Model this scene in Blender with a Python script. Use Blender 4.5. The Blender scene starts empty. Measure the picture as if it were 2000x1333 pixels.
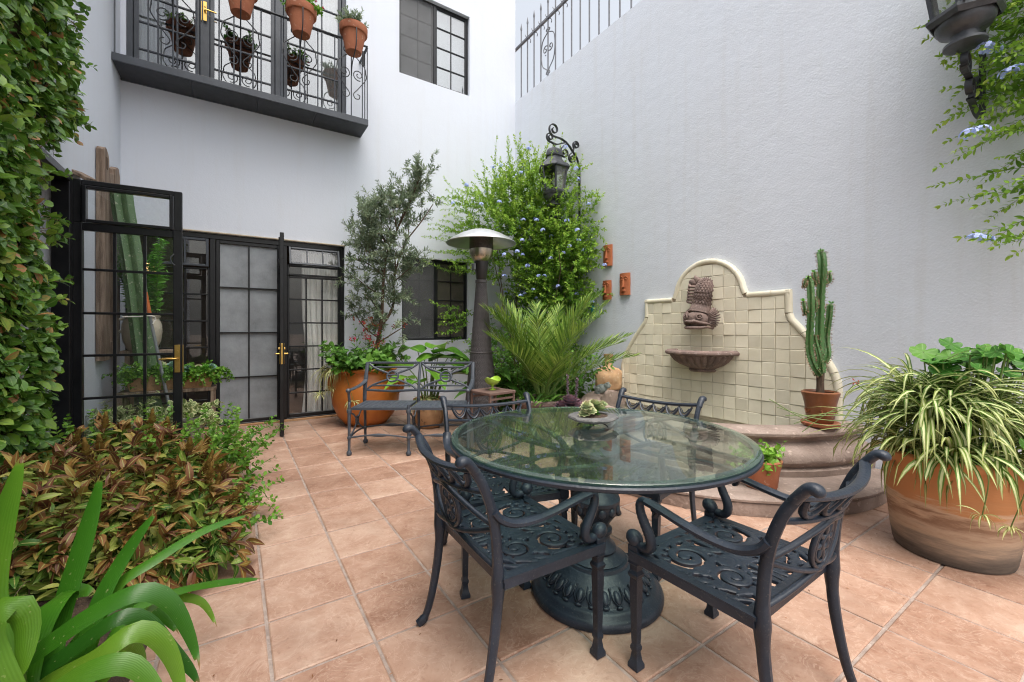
import bpy, math, random
import numpy as np
from mathutils import Vector, Matrix

random.seed(7)
RNG = np.random.default_rng(11)
scene = bpy.context.scene
COL = scene.collection
PI = math.pi
R_ = math.radians

# ------------------------------------------------------------------ camera
cam_d = bpy.data.cameras.new('camera')
cam = bpy.data.objects.new('camera', cam_d)
COL.objects.link(cam)
cam.location = (0, 0, 1.24)
cam.rotation_euler = (R_(90), 0, R_(-33.24))
cam_d.sensor_width = 36
cam_d.lens = 36 * 826 / 2000
cam_d.shift_y = -0.01075
cam_d.clip_start = 0.05
cam_d.clip_end = 500
scene.camera = cam

# ------------------------------------------------------------------ light
SUN_EL, SUN_AZ = 70, 200          # overcast: the brightest part of the cloud, degrees
world = bpy.data.worlds.new('World')
scene.world = world
world.use_nodes = True
wn, wl = world.node_tree.nodes, world.node_tree.links
wn.clear()
wo = wn.new('ShaderNodeOutputWorld')
wb = wn.new('ShaderNodeBackground')
sky = wn.new('ShaderNodeTexSky')
sky.sky_type = 'NISHITA'
sky.sun_disc = False
sky.sun_elevation = R_(SUN_EL)
sky.sun_rotation = R_(SUN_AZ)
sky.dust_density = 10
sky.air_density = 1.6
sky.ozone_density = 1.0
hs = wn.new('ShaderNodeHueSaturation')
hs.inputs['Saturation'].default_value = 0.38
wl.new(sky.outputs[0], hs.inputs['Color'])
wl.new(hs.outputs[0], wb.inputs['Color'])
wb.inputs['Strength'].default_value = 0.15
wl.new(wb.outputs[0], wo.inputs[0])
sun_d = bpy.data.lights.new('sun', 'SUN')
sun_d.energy = 0.6
sun_d.angle = R_(150)
sun_d.color = (1.0, 0.99, 0.97)
sun = bpy.data.objects.new('sun', sun_d)
COL.objects.link(sun)
_az, _el = R_(SUN_AZ), R_(SUN_EL)
sdir = Vector((math.sin(_az) * math.cos(_el), math.cos(_az) * math.cos(_el), math.sin(_el)))
sun.rotation_euler = sdir.to_track_quat('Z', 'Y').to_euler()
sun.location = (0, 0, 12)
scene.view_settings.view_transform = 'Standard'
scene.view_settings.look = 'None'
scene.view_settings.exposure = 1.0
scene.view_settings.gamma = 1
scene.view_settings.use_curve_mapping = False
scene.cycles.max_bounces = 10
scene.cycles.transparent_max_bounces = 24
scene.cycles.use_denoising = True
scene.cycles.filter_width = 1.1

# ------------------------------------------------------------------ materials
def _new(name):
    m = bpy.data.materials.new(name)
    m.use_nodes = True
    nt = m.node_tree
    nt.nodes.clear()
    return m, nt.nodes, nt.links

def _ramp(n, stops):
    r = n.new('ShaderNodeValToRGB')
    el = r.color_ramp.elements
    while len(el) > 1:
        el.remove(el[-1])
    el[0].position = stops[0][0]
    el[0].color = (*stops[0][1], 1)
    for p, c in stops[1:]:
        e = el.new(p)
        e.color = (*c, 1)
    return r

def _math(n, l, op, a, b=None, c=None):
    m = n.new('ShaderNodeMath')
    m.operation = op
    for i, x in enumerate((a, b, c)):
        if x is None:
            continue
        if hasattr(x, 'is_output'):
            l.new(x, m.inputs[i])
        else:
            m.inputs[i].default_value = x
    return m.outputs[0]

def _noise(n, l, vec, scale, detail=4, rough=.55, dist=0.):
    t = n.new('ShaderNodeTexNoise')
    t.inputs['Scale'].default_value = scale
    t.inputs['Detail'].default_value = detail
    t.inputs['Roughness'].default_value = rough
    t.inputs['Distortion'].default_value = dist
    if vec is not None:
        l.new(vec, t.inputs['Vector'])
    return t.outputs[0]

def _mix(n, l, f, a, b, mode='MIX'):
    m = n.new('ShaderNodeMix')
    m.data_type = 'RGBA'
    m.blend_type = mode
    m.clamp_factor = True
    for i, x in ((0, f), (6, a), (7, b)):
        if hasattr(x, 'is_output'):
            l.new(x, m.inputs[i])
        elif i == 0:
            m.inputs[0].default_value = x
        else:
            m.inputs[i].default_value = (*x, 1)
    return m.outputs[2]

def M(name, col, col2=None, scale=6., rough=.6, metal=0., spec=.5, bump=0., bscale=60., lo=.35, hi=.65,
      objrand=0., speck=None, speckscale=90., stretch=None, dist=0., coat=0., world=False, rrough=0., bdist=.02):
    """a surface: two base colours mixed by noise, fine relief, per-object value shift, specks"""
    m, n, l = _new(name)
    out = n.new('ShaderNodeOutputMaterial')
    b = n.new('ShaderNodeBsdfPrincipled')
    l.new(b.outputs[0], out.inputs[0])
    b.inputs['Roughness'].default_value = rough
    b.inputs['Metallic'].default_value = metal
    b.inputs['Specular IOR Level'].default_value = spec
    b.inputs['Coat Weight'].default_value = coat
    tc = n.new('ShaderNodeTexCoord')
    vec = tc.outputs['Object']
    if world:
        g = n.new('ShaderNodeNewGeometry')
        vec = g.outputs['Position']
    oi = n.new('ShaderNodeObjectInfo')
    if objrand:
        va = n.new('ShaderNodeVectorMath')
        va.operation = 'MULTIPLY_ADD'
        l.new(oi.outputs['Random'], va.inputs[0])
        va.inputs[1].default_value = (13.1, 7.7, 5.3)
        l.new(vec, va.inputs[2])
        vec = va.outputs[0]
    if stretch:
        mp = n.new('ShaderNodeMapping')
        mp.inputs['Scale'].default_value = stretch
        l.new(vec, mp.inputs[0])
        svec = mp.outputs[0]
    else:
        svec = vec
    c = None
    if col2 is not None:
        nz = _noise(n, l, svec, scale, 6, .6, dist)
        r = n.new('ShaderNodeMapRange')
        r.inputs['From Min'].default_value = lo
        r.inputs['From Max'].default_value = hi
        l.new(nz, r.inputs[0])
        c = _mix(n, l, r.outputs[0], col, col2)
    if objrand:
        hv = n.new('ShaderNodeHueSaturation')
        v = _math(n, l, 'MULTIPLY_ADD', oi.outputs['Random'], 2 * objrand, 1 - objrand)
        l.new(v, hv.inputs['Value'])
        if c is None:
            hv.inputs['Color'].default_value = (*col, 1)
        else:
            l.new(c, hv.inputs['Color'])
        c = hv.outputs[0]
    if speck:
        nz = _noise(n, l, vec, speckscale, 3, .6)
        r = n.new('ShaderNodeMapRange')
        r.inputs['From Min'].default_value = .60
        r.inputs['From Max'].default_value = .72
        l.new(nz, r.inputs[0])
        c = _mix(n, l, r.outputs[0], c if c is not None else col, speck)
    if c is None:
        b.inputs['Base Color'].default_value = (*col, 1)
    else:
        l.new(c, b.inputs['Base Color'])
    if rrough:
        nz = _noise(n, l, vec, scale * 2.3, 4)
        l.new(_math(n, l, 'MULTIPLY_ADD', nz, rrough, rough - rrough / 2), b.inputs['Roughness'])
    if bump:
        nz = _noise(n, l, svec if stretch else vec, bscale, 5, .6)
        bp = n.new('ShaderNodeBump')
        bp.inputs['Strength'].default_value = bump
        bp.inputs['Distance'].default_value = bdist
        l.new(nz, bp.inputs['Height'])
        l.new(bp.outputs[0], b.inputs['Normal'])
    return m

def LM(name, stops, rough=.45, trans=.25, vein=None, stripe=None, margin=None, spec=.25, nscale=7., tip=None, lines=0):
    """foliage: base colour by a random number per leaf, with vein / stripe / margin across the blade"""
    m, n, l = _new(name)
    out = n.new('ShaderNodeOutputMaterial')
    b = n.new('ShaderNodeBsdfPrincipled')
    b.inputs['Roughness'].default_value = rough
    b.inputs['Specular IOR Level'].default_value = spec
    at = n.new('ShaderNodeAttribute')
    at.attribute_name = 'leaf'
    sp = n.new('ShaderNodeSeparateColor')
    l.new(at.outputs['Color'], sp.inputs[0])
    rnd, u, v = sp.outputs
    tc = n.new('ShaderNodeTexCoord')
    nz = _noise(n, l, tc.outputs['Object'], nscale, 3)
    f = _math(n, l, 'ADD', rnd, _math(n, l, 'MULTIPLY_ADD', nz, .5, -.25))
    r = _ramp(n, stops)
    l.new(f, r.inputs[0])
    c = r.outputs[0]
    au = _math(n, l, 'ABSOLUTE', _math(n, l, 'MULTIPLY_ADD', u, 2., -1.))
    if vein:
        k = n.new('ShaderNodeMapRange')
        k.inputs['From Min'].default_value = .16
        k.inputs['From Max'].default_value = .04
        l.new(au, k.inputs[0])
        c = _mix(n, l, k.outputs[0], c, vein)
    if stripe:
        k = n.new('ShaderNodeMapRange')
        k.inputs['From Min'].default_value = .5
        k.inputs['From Max'].default_value = .34
        l.new(au, k.inputs[0])
        c = _mix(n, l, k.outputs[0], c, stripe)
    if margin:
        k = n.new('ShaderNodeMapRange')
        k.inputs['From Min'].default_value = .55
        k.inputs['From Max'].default_value = .75
        l.new(_math(n, l, 'ADD', au, _math(n, l, 'MULTIPLY_ADD', nz, .6, -.3)), k.inputs[0])
        c = _mix(n, l, k.outputs[0], c, margin)
    if tip:
        k = n.new('ShaderNodeMapRange')
        k.inputs['From Min'].default_value = .6
        k.inputs['From Max'].default_value = 1.1
        l.new(v, k.inputs[0])
        c = _mix(n, l, k.outputs[0], c, tip)
    if lines:
        wv = _math(n, l, 'SINE', _math(n, l, 'MULTIPLY', u, lines))
        c = _mix(n, l, _math(n, l, 'MULTIPLY_ADD', wv, .02, .02), c, tuple(x * .55 for x in stops[0][1]))
        s1 = _noise(n, l, tc.outputs['Object'], 85, 2, .5)
        k = n.new('ShaderNodeMapRange')
        k.inputs['From Min'].default_value = .68
        k.inputs['From Max'].default_value = .74
        l.new(s1, k.inputs[0])
        c = _mix(n, l, _math(n, l, 'MULTIPLY', k.outputs[0], .3), c, (.42, .44, .2))
        k = n.new('ShaderNodeMapRange')
        k.inputs['From Min'].default_value = .955
        k.inputs['From Max'].default_value = .99
        l.new(v, k.inputs[0])
        c = _mix(n, l, k.outputs[0], c, (.25, .13, .05))
        bp = n.new('ShaderNodeBump')
        bp.inputs['Strength'].default_value = .1
        bp.inputs['Distance'].default_value = .001
        l.new(_math(n, l, 'ADD', wv, _noise(n, l, tc.outputs['Object'], 40, 3)), bp.inputs['Height'])
        l.new(bp.outputs[0], b.inputs['Normal'])
    l.new(c, b.inputs['Base Color'])
    t = n.new('ShaderNodeBsdfTranslucent')
    l.new(c, t.inputs['Color'])
    mx = n.new('ShaderNodeMixShader')
    mx.inputs[0].default_value = trans
    l.new(b.outputs[0], mx.inputs[1])
    l.new(t.outputs[0], mx.inputs[2])
    l.new(mx.outputs[0], out.inputs[0])
    return m

def glass(name, tint=(.93, .96, .95), ior=1.5, rough=0., boost=0., dirt=0., dcol=(.5, .5, .5)):
    """a thin pane: clear tinted transmission plus a Fresnel reflection and a little dust"""
    m, n, l = _new(name)
    out = n.new('ShaderNodeOutputMaterial')
    t = n.new('ShaderNodeBsdfTransparent')
    t.inputs[0].default_value = (*tint, 1)
    g = n.new('ShaderNodeBsdfGlossy')
    g.inputs['Roughness'].default_value = rough
    g.inputs['Color'].default_value = (1, 1, 1, 1)
    ge = n.new('ShaderNodeNewGeometry')
    dt = n.new('ShaderNodeVectorMath')
    dt.operation = 'DOT_PRODUCT'
    l.new(ge.outputs['Incoming'], dt.inputs[0])
    l.new(ge.outputs['Normal'], dt.inputs[1])
    om = _math(n, l, 'SUBTRACT', 1., _math(n, l, 'ABSOLUTE', dt.outputs['Value']))
    f0 = ((ior - 1) / (ior + 1)) ** 2
    f = _math(n, l, 'MULTIPLY_ADD', _math(n, l, 'POWER', om, 5.), 1 - f0, f0 + boost)
    mx = n.new('ShaderNodeMixShader')
    l.new(f, mx.inputs[0])
    l.new(t.outputs[0], mx.inputs[1])
    l.new(g.outputs[0], mx.inputs[2])
    o = mx.outputs[0]
    if dirt:
        d = n.new('ShaderNodeBsdfDiffuse')
        d.inputs[0].default_value = (*dcol, 1)
        tc = n.new('ShaderNodeTexCoord')
        nz = _noise(n, l, tc.outputs['Object'], 9, 5)
        m2 = n.new('ShaderNodeMixShader')
        l.new(_math(n, l, 'MULTIPLY', nz, dirt), m2.inputs[0])
        l.new(o, m2.inputs[1])
        l.new(d.outputs[0], m2.inputs[2])
        o = m2.outputs[0]
    l.new(o, out.inputs[0])
    return m

def stucco(name, col, coarse, bump, stain):
    m, n, l = _new(name)
    out = n.new('ShaderNodeOutputMaterial')
    b = n.new('ShaderNodeBsdfPrincipled')
    b.inputs['Roughness'].default_value = .9
    b.inputs['Specular IOR Level'].default_value = .2
    l.new(b.outputs[0], out.inputs[0])
    g = n.new('ShaderNodeNewGeometry')
    vec = g.outputs['Position']
    big = _noise(n, l, vec, .9, 5, .6)
    mp = n.new('ShaderNodeMapping')
    mp.inputs['Scale'].default_value = (9, 9, .5)
    l.new(vec, mp.inputs[0])
    streak = _noise(n, l, mp.outputs[0], 1., 4, .6)
    k = n.new('ShaderNodeMapRange')
    k.inputs['From Min'].default_value = .52
    k.inputs['From Max'].default_value = .78
    l.new(streak, k.inputs[0])
    k2 = n.new('ShaderNodeMapRange')
    k2.inputs['From Min'].default_value = .45
    k2.inputs['From Max'].default_value = .75
    l.new(big, k2.inputs[0])
    c = _mix(n, l, _math(n, l, 'MULTIPLY', k.outputs[0], stain), col, (.50, .49, .47))
    c = _mix(n, l, _math(n, l, 'MULTIPLY', k2.outputs[0], stain * .9), c, (.56, .56, .57))
    l.new(c, b.inputs['Base Color'])
    n1 = _noise(n, l, vec, coarse, 5, .62)
    n2 = _noise(n, l, vec, coarse * .12, 3, .5)
    h = _math(n, l, 'ADD', n1, _math(n, l, 'MULTIPLY', n2, 1.3))
    bp = n.new('ShaderNodeBump')
    bp.inputs['Strength'].default_value = bump
    bp.inputs['Distance'].default_value = .012
    l.new(h, bp.inputs['Height'])
    l.new(bp.outputs[0], b.inputs['Normal'])
    return m

def floor_tile(name):
    m, n, l = _new(name)
    out = n.new('ShaderNodeOutputMaterial')
    b = n.new('ShaderNodeBsdfPrincipled')
    b.inputs['Specular IOR Level'].default_value = .35
    l.new(b.outputs[0], out.inputs[0])
    oi = n.new('ShaderNodeObjectInfo')
    tc = n.new('ShaderNodeTexCoord')
    va = n.new('ShaderNodeVectorMath')
    va.operation = 'MULTIPLY_ADD'
    l.new(oi.outputs['Random'], va.inputs[0])
    va.inputs[1].default_value = (31., 17., 9.)
    l.new(tc.outputs['Object'], va.inputs[2])
    vec = va.outputs[0]
    big = _noise(n, l, vec, 5., 7, .68, .6)
    r = _ramp(n, [(.22, (.22, .108, .068)), (.42, (.33, .188, .128)), (.56, (.40, .248, .178)), (.76, (.51, .36, .275))])
    l.new(_math(n, l, 'ADD', big, _math(n, l, 'MULTIPLY_ADD', oi.outputs['Random'], .24, -.12)), r.inputs[0])
    c = r.outputs[0]
    fine = _noise(n, l, vec, 38, 8, .75, .4)
    c = _mix(n, l, _math(n, l, 'MULTIPLY_ADD', fine, 1.5, -.6), c, (.45, .315, .24))
    k = n.new('ShaderNodeMapRange')
    k.inputs['From Min'].default_value = .44
    k.inputs['From Max'].default_value = .30
    l.new(fine, k.inputs[0])
    c = _mix(n, l, _math(n, l, 'MULTIPLY', k.outputs[0], .5), c, (.2, .1, .065))
    # pale slate-like ridges
    rn = _noise(n, l, vec, 7., 5, .6, 1.8)
    ridge = _math(n, l, 'ABSOLUTE', _math(n, l, 'SUBTRACT', rn, .5))
    k = n.new('ShaderNodeMapRange')
    k.inputs['From Min'].default_value = .02
    k.inputs['From Max'].default_value = .0
    l.new(ridge, k.inputs[0])
    c = _mix(n, l, _math(n, l, 'MULTIPLY', k.outputs[0], .4), c, (.58, .43, .34))
    # dirt by the metre, where the floor is walked on
    g = n.new('ShaderNodeNewGeometry')
    wd = _noise(n, l, g.outputs['Position'], 1.5, 5, .6)
    k = n.new('ShaderNodeMapRange')
    k.inputs['From Min'].default_value = .48
    k.inputs['From Max'].default_value = .75
    l.new(wd, k.inputs[0])
    c = _mix(n, l, _math(n, l, 'MULTIPLY', k.outputs[0], .6), c, (.19, .105, .07))
    sp = _noise(n, l, g.outputs['Position'], 55, 3, .6)
    k = n.new('ShaderNodeMapRange')
    k.inputs['From Min'].default_value = .66
    k.inputs['From Max'].default_value = .74
    l.new(sp, k.inputs[0])
    c = _mix(n, l, _math(n, l, 'MULTIPLY', k.outputs[0], .35), c, (.2, .10, .06))
    l.new(c, b.inputs['Base Color'])
    l.new(_math(n, l, 'MULTIPLY_ADD', big, .3, .38), b.inputs['Roughness'])
    h = _math(n, l, 'ADD', _math(n, l, 'MULTIPLY', ridge, -2.), _math(n, l, 'ADD', _noise(n, l, vec, 26, 5, .6), _math(n, l, 'MULTIPLY', rn, 2.)))
    bp = n.new('ShaderNodeBump')
    bp.inputs['Strength'].default_value = .35
    bp.inputs['Distance'].default_value = .006
    l.new(h, bp.inputs['Height'])
    l.new(bp.outputs[0], b.inputs['Normal'])
    return m

def screen_mesh(name, col, open_, scale=330.):
    """insect screen: a grey weave that lets part of the light through"""
    m, n, l = _new(name)
    out = n.new('ShaderNodeOutputMaterial')
    b = n.new('ShaderNodeBsdfPrincipled')
    b.inputs['Roughness'].default_value = .55
    tc = n.new('ShaderNodeTexCoord')
    nz = _noise(n, l, tc.outputs['Object'], 3.5, 5, .6)
    mpv = n.new('ShaderNodeMapping')
    mpv.inputs['Scale'].default_value = (1, 1, .3)
    l.new(tc.outputs['Object'], mpv.inputs[0])
    fine = _noise(n, l, mpv.outputs[0], 110, 2, .6)
    c = _mix(n, l, _math(n, l, 'MULTIPLY_ADD', nz, 2.2, -.6), tuple(x * .5 for x in col), tuple(x * 1.35 for x in col))
    c = _mix(n, l, _math(n, l, 'MULTIPLY', fine, .5), c, tuple(x * 1.9 for x in col))
    l.new(c, b.inputs['Base Color'])
    bp = n.new('ShaderNodeBump')
    bp.inputs['Strength'].default_value = .5
    bp.inputs['Distance'].default_value = .02
    l.new(nz, bp.inputs['Height'])
    l.new(bp.outputs[0], b.inputs['Normal'])
    t = n.new('ShaderNodeBsdfTransparent')
    mx = n.new('ShaderNodeMixShader')
    l.new(_math(n, l, 'MULTIPLY_ADD', fine, .2, open_ - .1), mx.inputs[0])
    l.new(b.outputs[0], mx.inputs[1])
    l.new(t.outputs[0], mx.inputs[2])
    l.new(mx.outputs[0], out.inputs[0])
    return m

def wicker(name, col):
    m, n, l = _new(name)
    out = n.new('ShaderNodeOutputMaterial')
    b = n.new('ShaderNodeBsdfPrincipled')
    b.inputs['Roughness'].default_value = .5
    l.new(b.outputs[0], out.inputs[0])
    tc = n.new('ShaderNodeTexCoord')
    nz = _noise(n, l, tc.outputs['Object'], 40, 3)
    c = _mix(n, l, nz, tuple(x * .6 for x in col), tuple(x * 1.5 for x in col))
    l.new(c, b.inputs['Base Color'])
    return m

def emit(name, col, s):
    m, n, l = _new(name)
    out = n.new('ShaderNodeOutputMaterial')
    e = n.new('ShaderNodeEmission')
    e.inputs[0].default_value = (*col, 1)
    e.inputs[1].default_value = s
    l.new(e.outputs[0], out.inputs[0])
    return m

WALLW = (.60, .64, .71)
MT = dict(
    stucco_rough=stucco('stucco_rough', (.645, .685, .755), 60, .32, .24),
    stucco_fine=stucco('stucco_fine', WALLW, 70, .16, .17),
    tile=floor_tile('floor_tile'),
    grout=M('grout', (.40, .325, .28), (.27, .21, .18), 14, .9, bump=.4, bscale=120),
    soil=M('soil', (.035, .022, .014), (.08, .05, .03), 20, .95, bump=.8, bscale=50),
    ground=M('ground', (.25, .2, .17), (.18, .14, .12), 2, .95),
    black=M('black_paint', (.006, .0065, .008), (.011, .012, .014), 8, .3, spec=.4, bump=.06, bscale=40),
    slate=M('slate_grey_paint', (.036, .043, .054), (.05, .058, .072), 6, .4, bump=.08, bscale=40),
    iron=M('wrought_iron', (.022, .024, .028), (.035, .038, .045), 12, .5, bump=.1, bscale=90),
    cast=M('cast_aluminium', (.012, .0175, .028), (.021, .03, .046), 7, .4, spec=.42, bump=.12, bscale=70, speck=(.06, .063, .066), speckscale=110, rrough=.2),
    bench=M('bench_paint', (.045, .055, .072), (.06, .072, .09), 9, .45, spec=.55, bump=.1, bscale=70),
    lead=M('lantern_zinc', (.05, .055, .063), (.085, .09, .1), 7, .42, metal=.4, bump=.15, bscale=30),
    brass=M('brass', (.62, .42, .13), (.5, .32, .09), 14, .3, metal=1.),
    steel=M('brushed_steel', (.55, .5, .42), (.42, .36, .28), 30, .3, metal=1., stretch=(1, 1, 12)),
    dome=M('dome_aluminium', (.62, .64, .65), (.5, .52, .53), 4, .4, metal=.85),
    dark=M('dark_plastic', (.025, .022, .022), None, rough=.4),
    wicker=wicker('wicker_strands', (.075, .068, .07)),
    terr=M('terracotta', (.38, .135, .065), (.28, .09, .042), 6, .8, bump=.15, bscale=60, speck=(.46, .27, .18), speckscale=24),
    terr_orange=M('glazed_terracotta', (.52, .18, .035), (.42, .125, .022), 3.5, .42, bump=.12, bscale=25, dist=.6),
    terr_pale=M('old_terracotta', (.50, .29, .15), (.36, .19, .09), 5, .8, bump=.2, bscale=50, speck=(.16, .1, .06), speckscale=14),
    clay=M('pale_clay', (.56, .36, .2), (.44, .25, .13), 7, .85, bump=.25, bscale=45, speck=(.62, .48, .33), speckscale=18),
    plaque=M('plaque_clay', (.46, .15, .06), (.37, .105, .04), 9, .8, bump=.2, bscale=90),
    stone=M('pink_quarry_stone', (.345, .27, .23), (.20, .148, .122), 4, .85, bump=.4, bscale=38, speck=(.5, .4, .34), speckscale=16),
    stone_dark=M('dark_quarry_stone', (.25, .175, .15), (.14, .10, .088), 9, .85, bump=.45, bscale=40, speck=(.42, .34, .31), speckscale=30),
    cream=M('cream_tile', (.82, .77, .62), (.75, .695, .54), 5, .22, spec=.5, objrand=.07, bump=.12, bscale=9, bdist=.03),
    cream_trim=M('cream_trim', (.77, .72, .58), (.71, .655, .50), 5, .22, objrand=.05, bump=.1, bscale=9),
    tgrout=M('tile_joint', (.50, .43, .33), (.38, .32, .24), 12, .9),
    wood=M('grey_wood', (.29, .215, .16), (.13, .088, .06), 3, .8, stretch=(8, 8, .8), bump=.5, bscale=18, lo=.4, hi=.6),
    tablewood=M('rusty_steel', (.165, .105, .085), (.11, .066, .054), 8, .6, bump=.15, bscale=60),
    concrete=M('concrete', (.33, .32, .31), (.24, .235, .23), 6, .9, bump=.3, bscale=40),
    jug=M('glazed_cream', (.55, .5, .4), (.5, .44, .34), 6, .3),
    slatestone=M('slate', (.17, .165, .155), (.09, .092, .095), 12, .8, bump=.5, bscale=50),
    frog=M('grey_green_stone', (.34, .38, .36), (.2, .23, .21), 30, .8, bump=.3, bscale=60),
    curtain=M('curtain', (.84, .82, .78), (.76, .74, .7), 3, .9),
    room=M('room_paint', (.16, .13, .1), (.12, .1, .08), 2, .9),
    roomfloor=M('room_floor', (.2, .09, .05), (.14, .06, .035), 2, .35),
    screen=screen_mesh('door_screen', (.25, .27, .29), .12),
    screen_dark=screen_mesh('window_screen', (.085, .088, .092), .5),
    blind=M('window_blind', (.10, .09, .085), (.075, .066, .062), 4, .8),
    pane=glass('window_glass', (.95, .965, .97), 1.5, 0, .01, .02),
    balpane=glass('balcony_glass', (.75, .78, .8), 1.55, 0, .16, 0.),
    frosted=glass('obscure_glass', (.55, .57, .55), 1.5, .12, .03, .75, (.17, .155, .13)),
    lglass=glass('lantern_glass', (.85, .88, .87), 1.5, .03, .03, .35, (.55, .56, .52)),
    table_glass=glass('table_glass', (.80, .91, .87), 1.52, .008, .02, .03, (.5, .56, .53)),
    table_edge=glass('table_glass_edge', (.45, .66, .58), 1.5, .03, .02, .2, (.25, .36, .31)),
    water=glass('water', (.75, .82, .78), 1.33, .01, 0, .15, (.3, .3, .24)),
    lime=M('lime_glass', (.36, .56, .06), (.28, .46, .04), 4, .12, coat=.5),
    lamp=emit('lamp_shade', (1., .55, .2), 2.2),
    greypipe=M('grey_pipe', (.2, .215, .23), None, rough=.45),
    orange=M('orange_handle', (.5, .13, .03), None, rough=.4),
    string=M('string', (.75, .72, .66), None, rough=.9),
    fence=M('fence_iron', (.10, .105, .12), (.14, .145, .16), 10, .5),
    bark=M('bark', (.13, .085, .055), (.07, .045, .03), 8, .9, stretch=(6, 6, 1), bump=.6, bscale=30),
    twig=M('twig', (.16, .12, .06), (.09, .065, .035), 12, .85),
    gstem=M('green_stem', (.13, .2, .045), (.09, .15, .03), 10, .6),
    cactus=M('cactus_skin', (.045, .125, .03), (.075, .175, .05), 5, .5, bump=.15, bscale=40, speck=(.22, .27, .15), speckscale=26),
    cereus=M('blue_green_cactus', (.065, .13, .05), (.10, .175, .08), 4, .5, bump=.1, bscale=30, speck=(.42, .42, .32), speckscale=34),
    spine=M('spine', (.3, .2, .12), None, rough=.7),
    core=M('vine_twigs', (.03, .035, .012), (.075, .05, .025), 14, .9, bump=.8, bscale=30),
    flower_blue=LM('plumbago_petal', [(0, (.33, .42, .8)), (1, (.55, .63, .92))], .6, .3),
    flower_red=LM('red_petal', [(0, (.5, .02, .05)), (1, (.55, .03, .2))], .6, .2),
    flower_dark=LM('dark_red_petal', [(0, (.2, .03, .02)), (1, (.4, .09, .05))], .6, .2),
    succ=LM('succulent_leaf', [(0, (.30, .42, .2)), (.6, (.42, .52, .27)), (1, (.58, .6, .36))], .5, .1, tip=(.5, .36, .24)),
    succ_blue=LM('blue_succulent_leaf', [(0, (.16, .3, .24)), (1, (.27, .42, .33))], .5, .1),
    succ_purple=LM('purple_succulent_leaf', [(0, (.16, .12, .17)), (1, (.3, .24, .29))], .5, .08, tip=(.3, .12, .14)),
    fig=LM('fig_leaf', [(0, (.045, .12, .018)), (.35, (.09, .205, .025)), (.7, (.17, .31, .04)), (.9, (.28, .41, .075)), (1, (.38, .19, .08))], .3, .22, vein=(.17, .28, .075), spec=.4),
    plumb=LM('plumbago_leaf', [(0, (.07, .18, .022)), (.4, (.16, .32, .035)), (.75, (.29, .46, .055)), (1, (.44, .58, .11))], .5, .35),
    olive=LM('willow_leaf', [(0, (.085, .13, .075)), (.5, (.20, .265, .165)), (1, (.38, .45, .3))], .45, .35),
    broad=LM('broad_leaf', [(0, (.035, .11, .015)), (.5, (.075, .2, .025)), (1, (.16, .33, .05))], .38, .28, vein=(.2, .36, .1)),
    calla=LM('calla_leaf', [(0, (.05, .16, .015)), (.5, (.09, .24, .02)), (1, (.17, .36, .04))], .32, .28, vein=(.22, .42, .08), nscale=5),
    strap=LM('strap_leaf', [(0, (.018, .085, .008)), (.5, (.04, .15, .010)), (1, (.125, .25, .02))], .3, .15, nscale=5, spec=.35, lines=70.),
    palm=LM('palm_leaf', [(0, (.06, .14, .02)), (.5, (.14, .26, .035)), (1, (.32, .43, .09))], .42, .22),
    spider=LM('spider_leaf', [(0, (.06, .14, .02)), (.6, (.12, .22, .035)), (1, (.22, .30, .06))], .42, .22, stripe=(.6, .64, .34), tip=(.3, .3, .1)),
    spider_yellow=LM('spider_leaf_yellow', [(0, (.2, .27, .05)), (1, (.42, .45, .13))], .42, .22, stripe=(.72, .7, .4)),
    coleus=LM('bronze_leaf', [(0, (.025, .075, .012)), (.16, (.06, .15, .02)), (.32, (.17, .26, .04)), (.5, (.33, .36, .08)), (.64, (.33, .25, .06)), (.78, (.24, .125, .035)), (.92, (.17, .07, .035)), (1, (.10, .04, .025))], .42, .22, vein=(.36, .36, .12)),
    cone=LM('bract', [(0, (.14, .085, .02)), (.5, (.27, .16, .04)), (1, (.26, .25, .06))], .6, .15),
    privet=LM('small_green_leaf', [(0, (.06, .17, .02)), (.5, (.12, .28, .03)), (1, (.24, .42, .06))], .4, .3),
    varieg=LM('variegated_leaf', [(0, (.13, .2, .07)), (1, (.24, .31, .11))], .5, .25, margin=(.6, .62, .34)),
    euph=LM('euphorbia_leaf', [(0, (.08, .30, .035)), (1, (.22, .5, .08))], .4, .25),
    ivy=LM('ivy_leaf', [(0, (.10, .27, .03)), (.6, (.2, .42, .04)), (1, (.33, .55, .09))], .4, .3, vein=(.3, .5, .12)),
    geran=LM('pelargonium_leaf', [(0, (.035, .13, .018)), (.6, (.07, .21, .03)), (1, (.13, .29, .045))], .45, .3, vein=(.18, .36, .09)),
)

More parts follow.
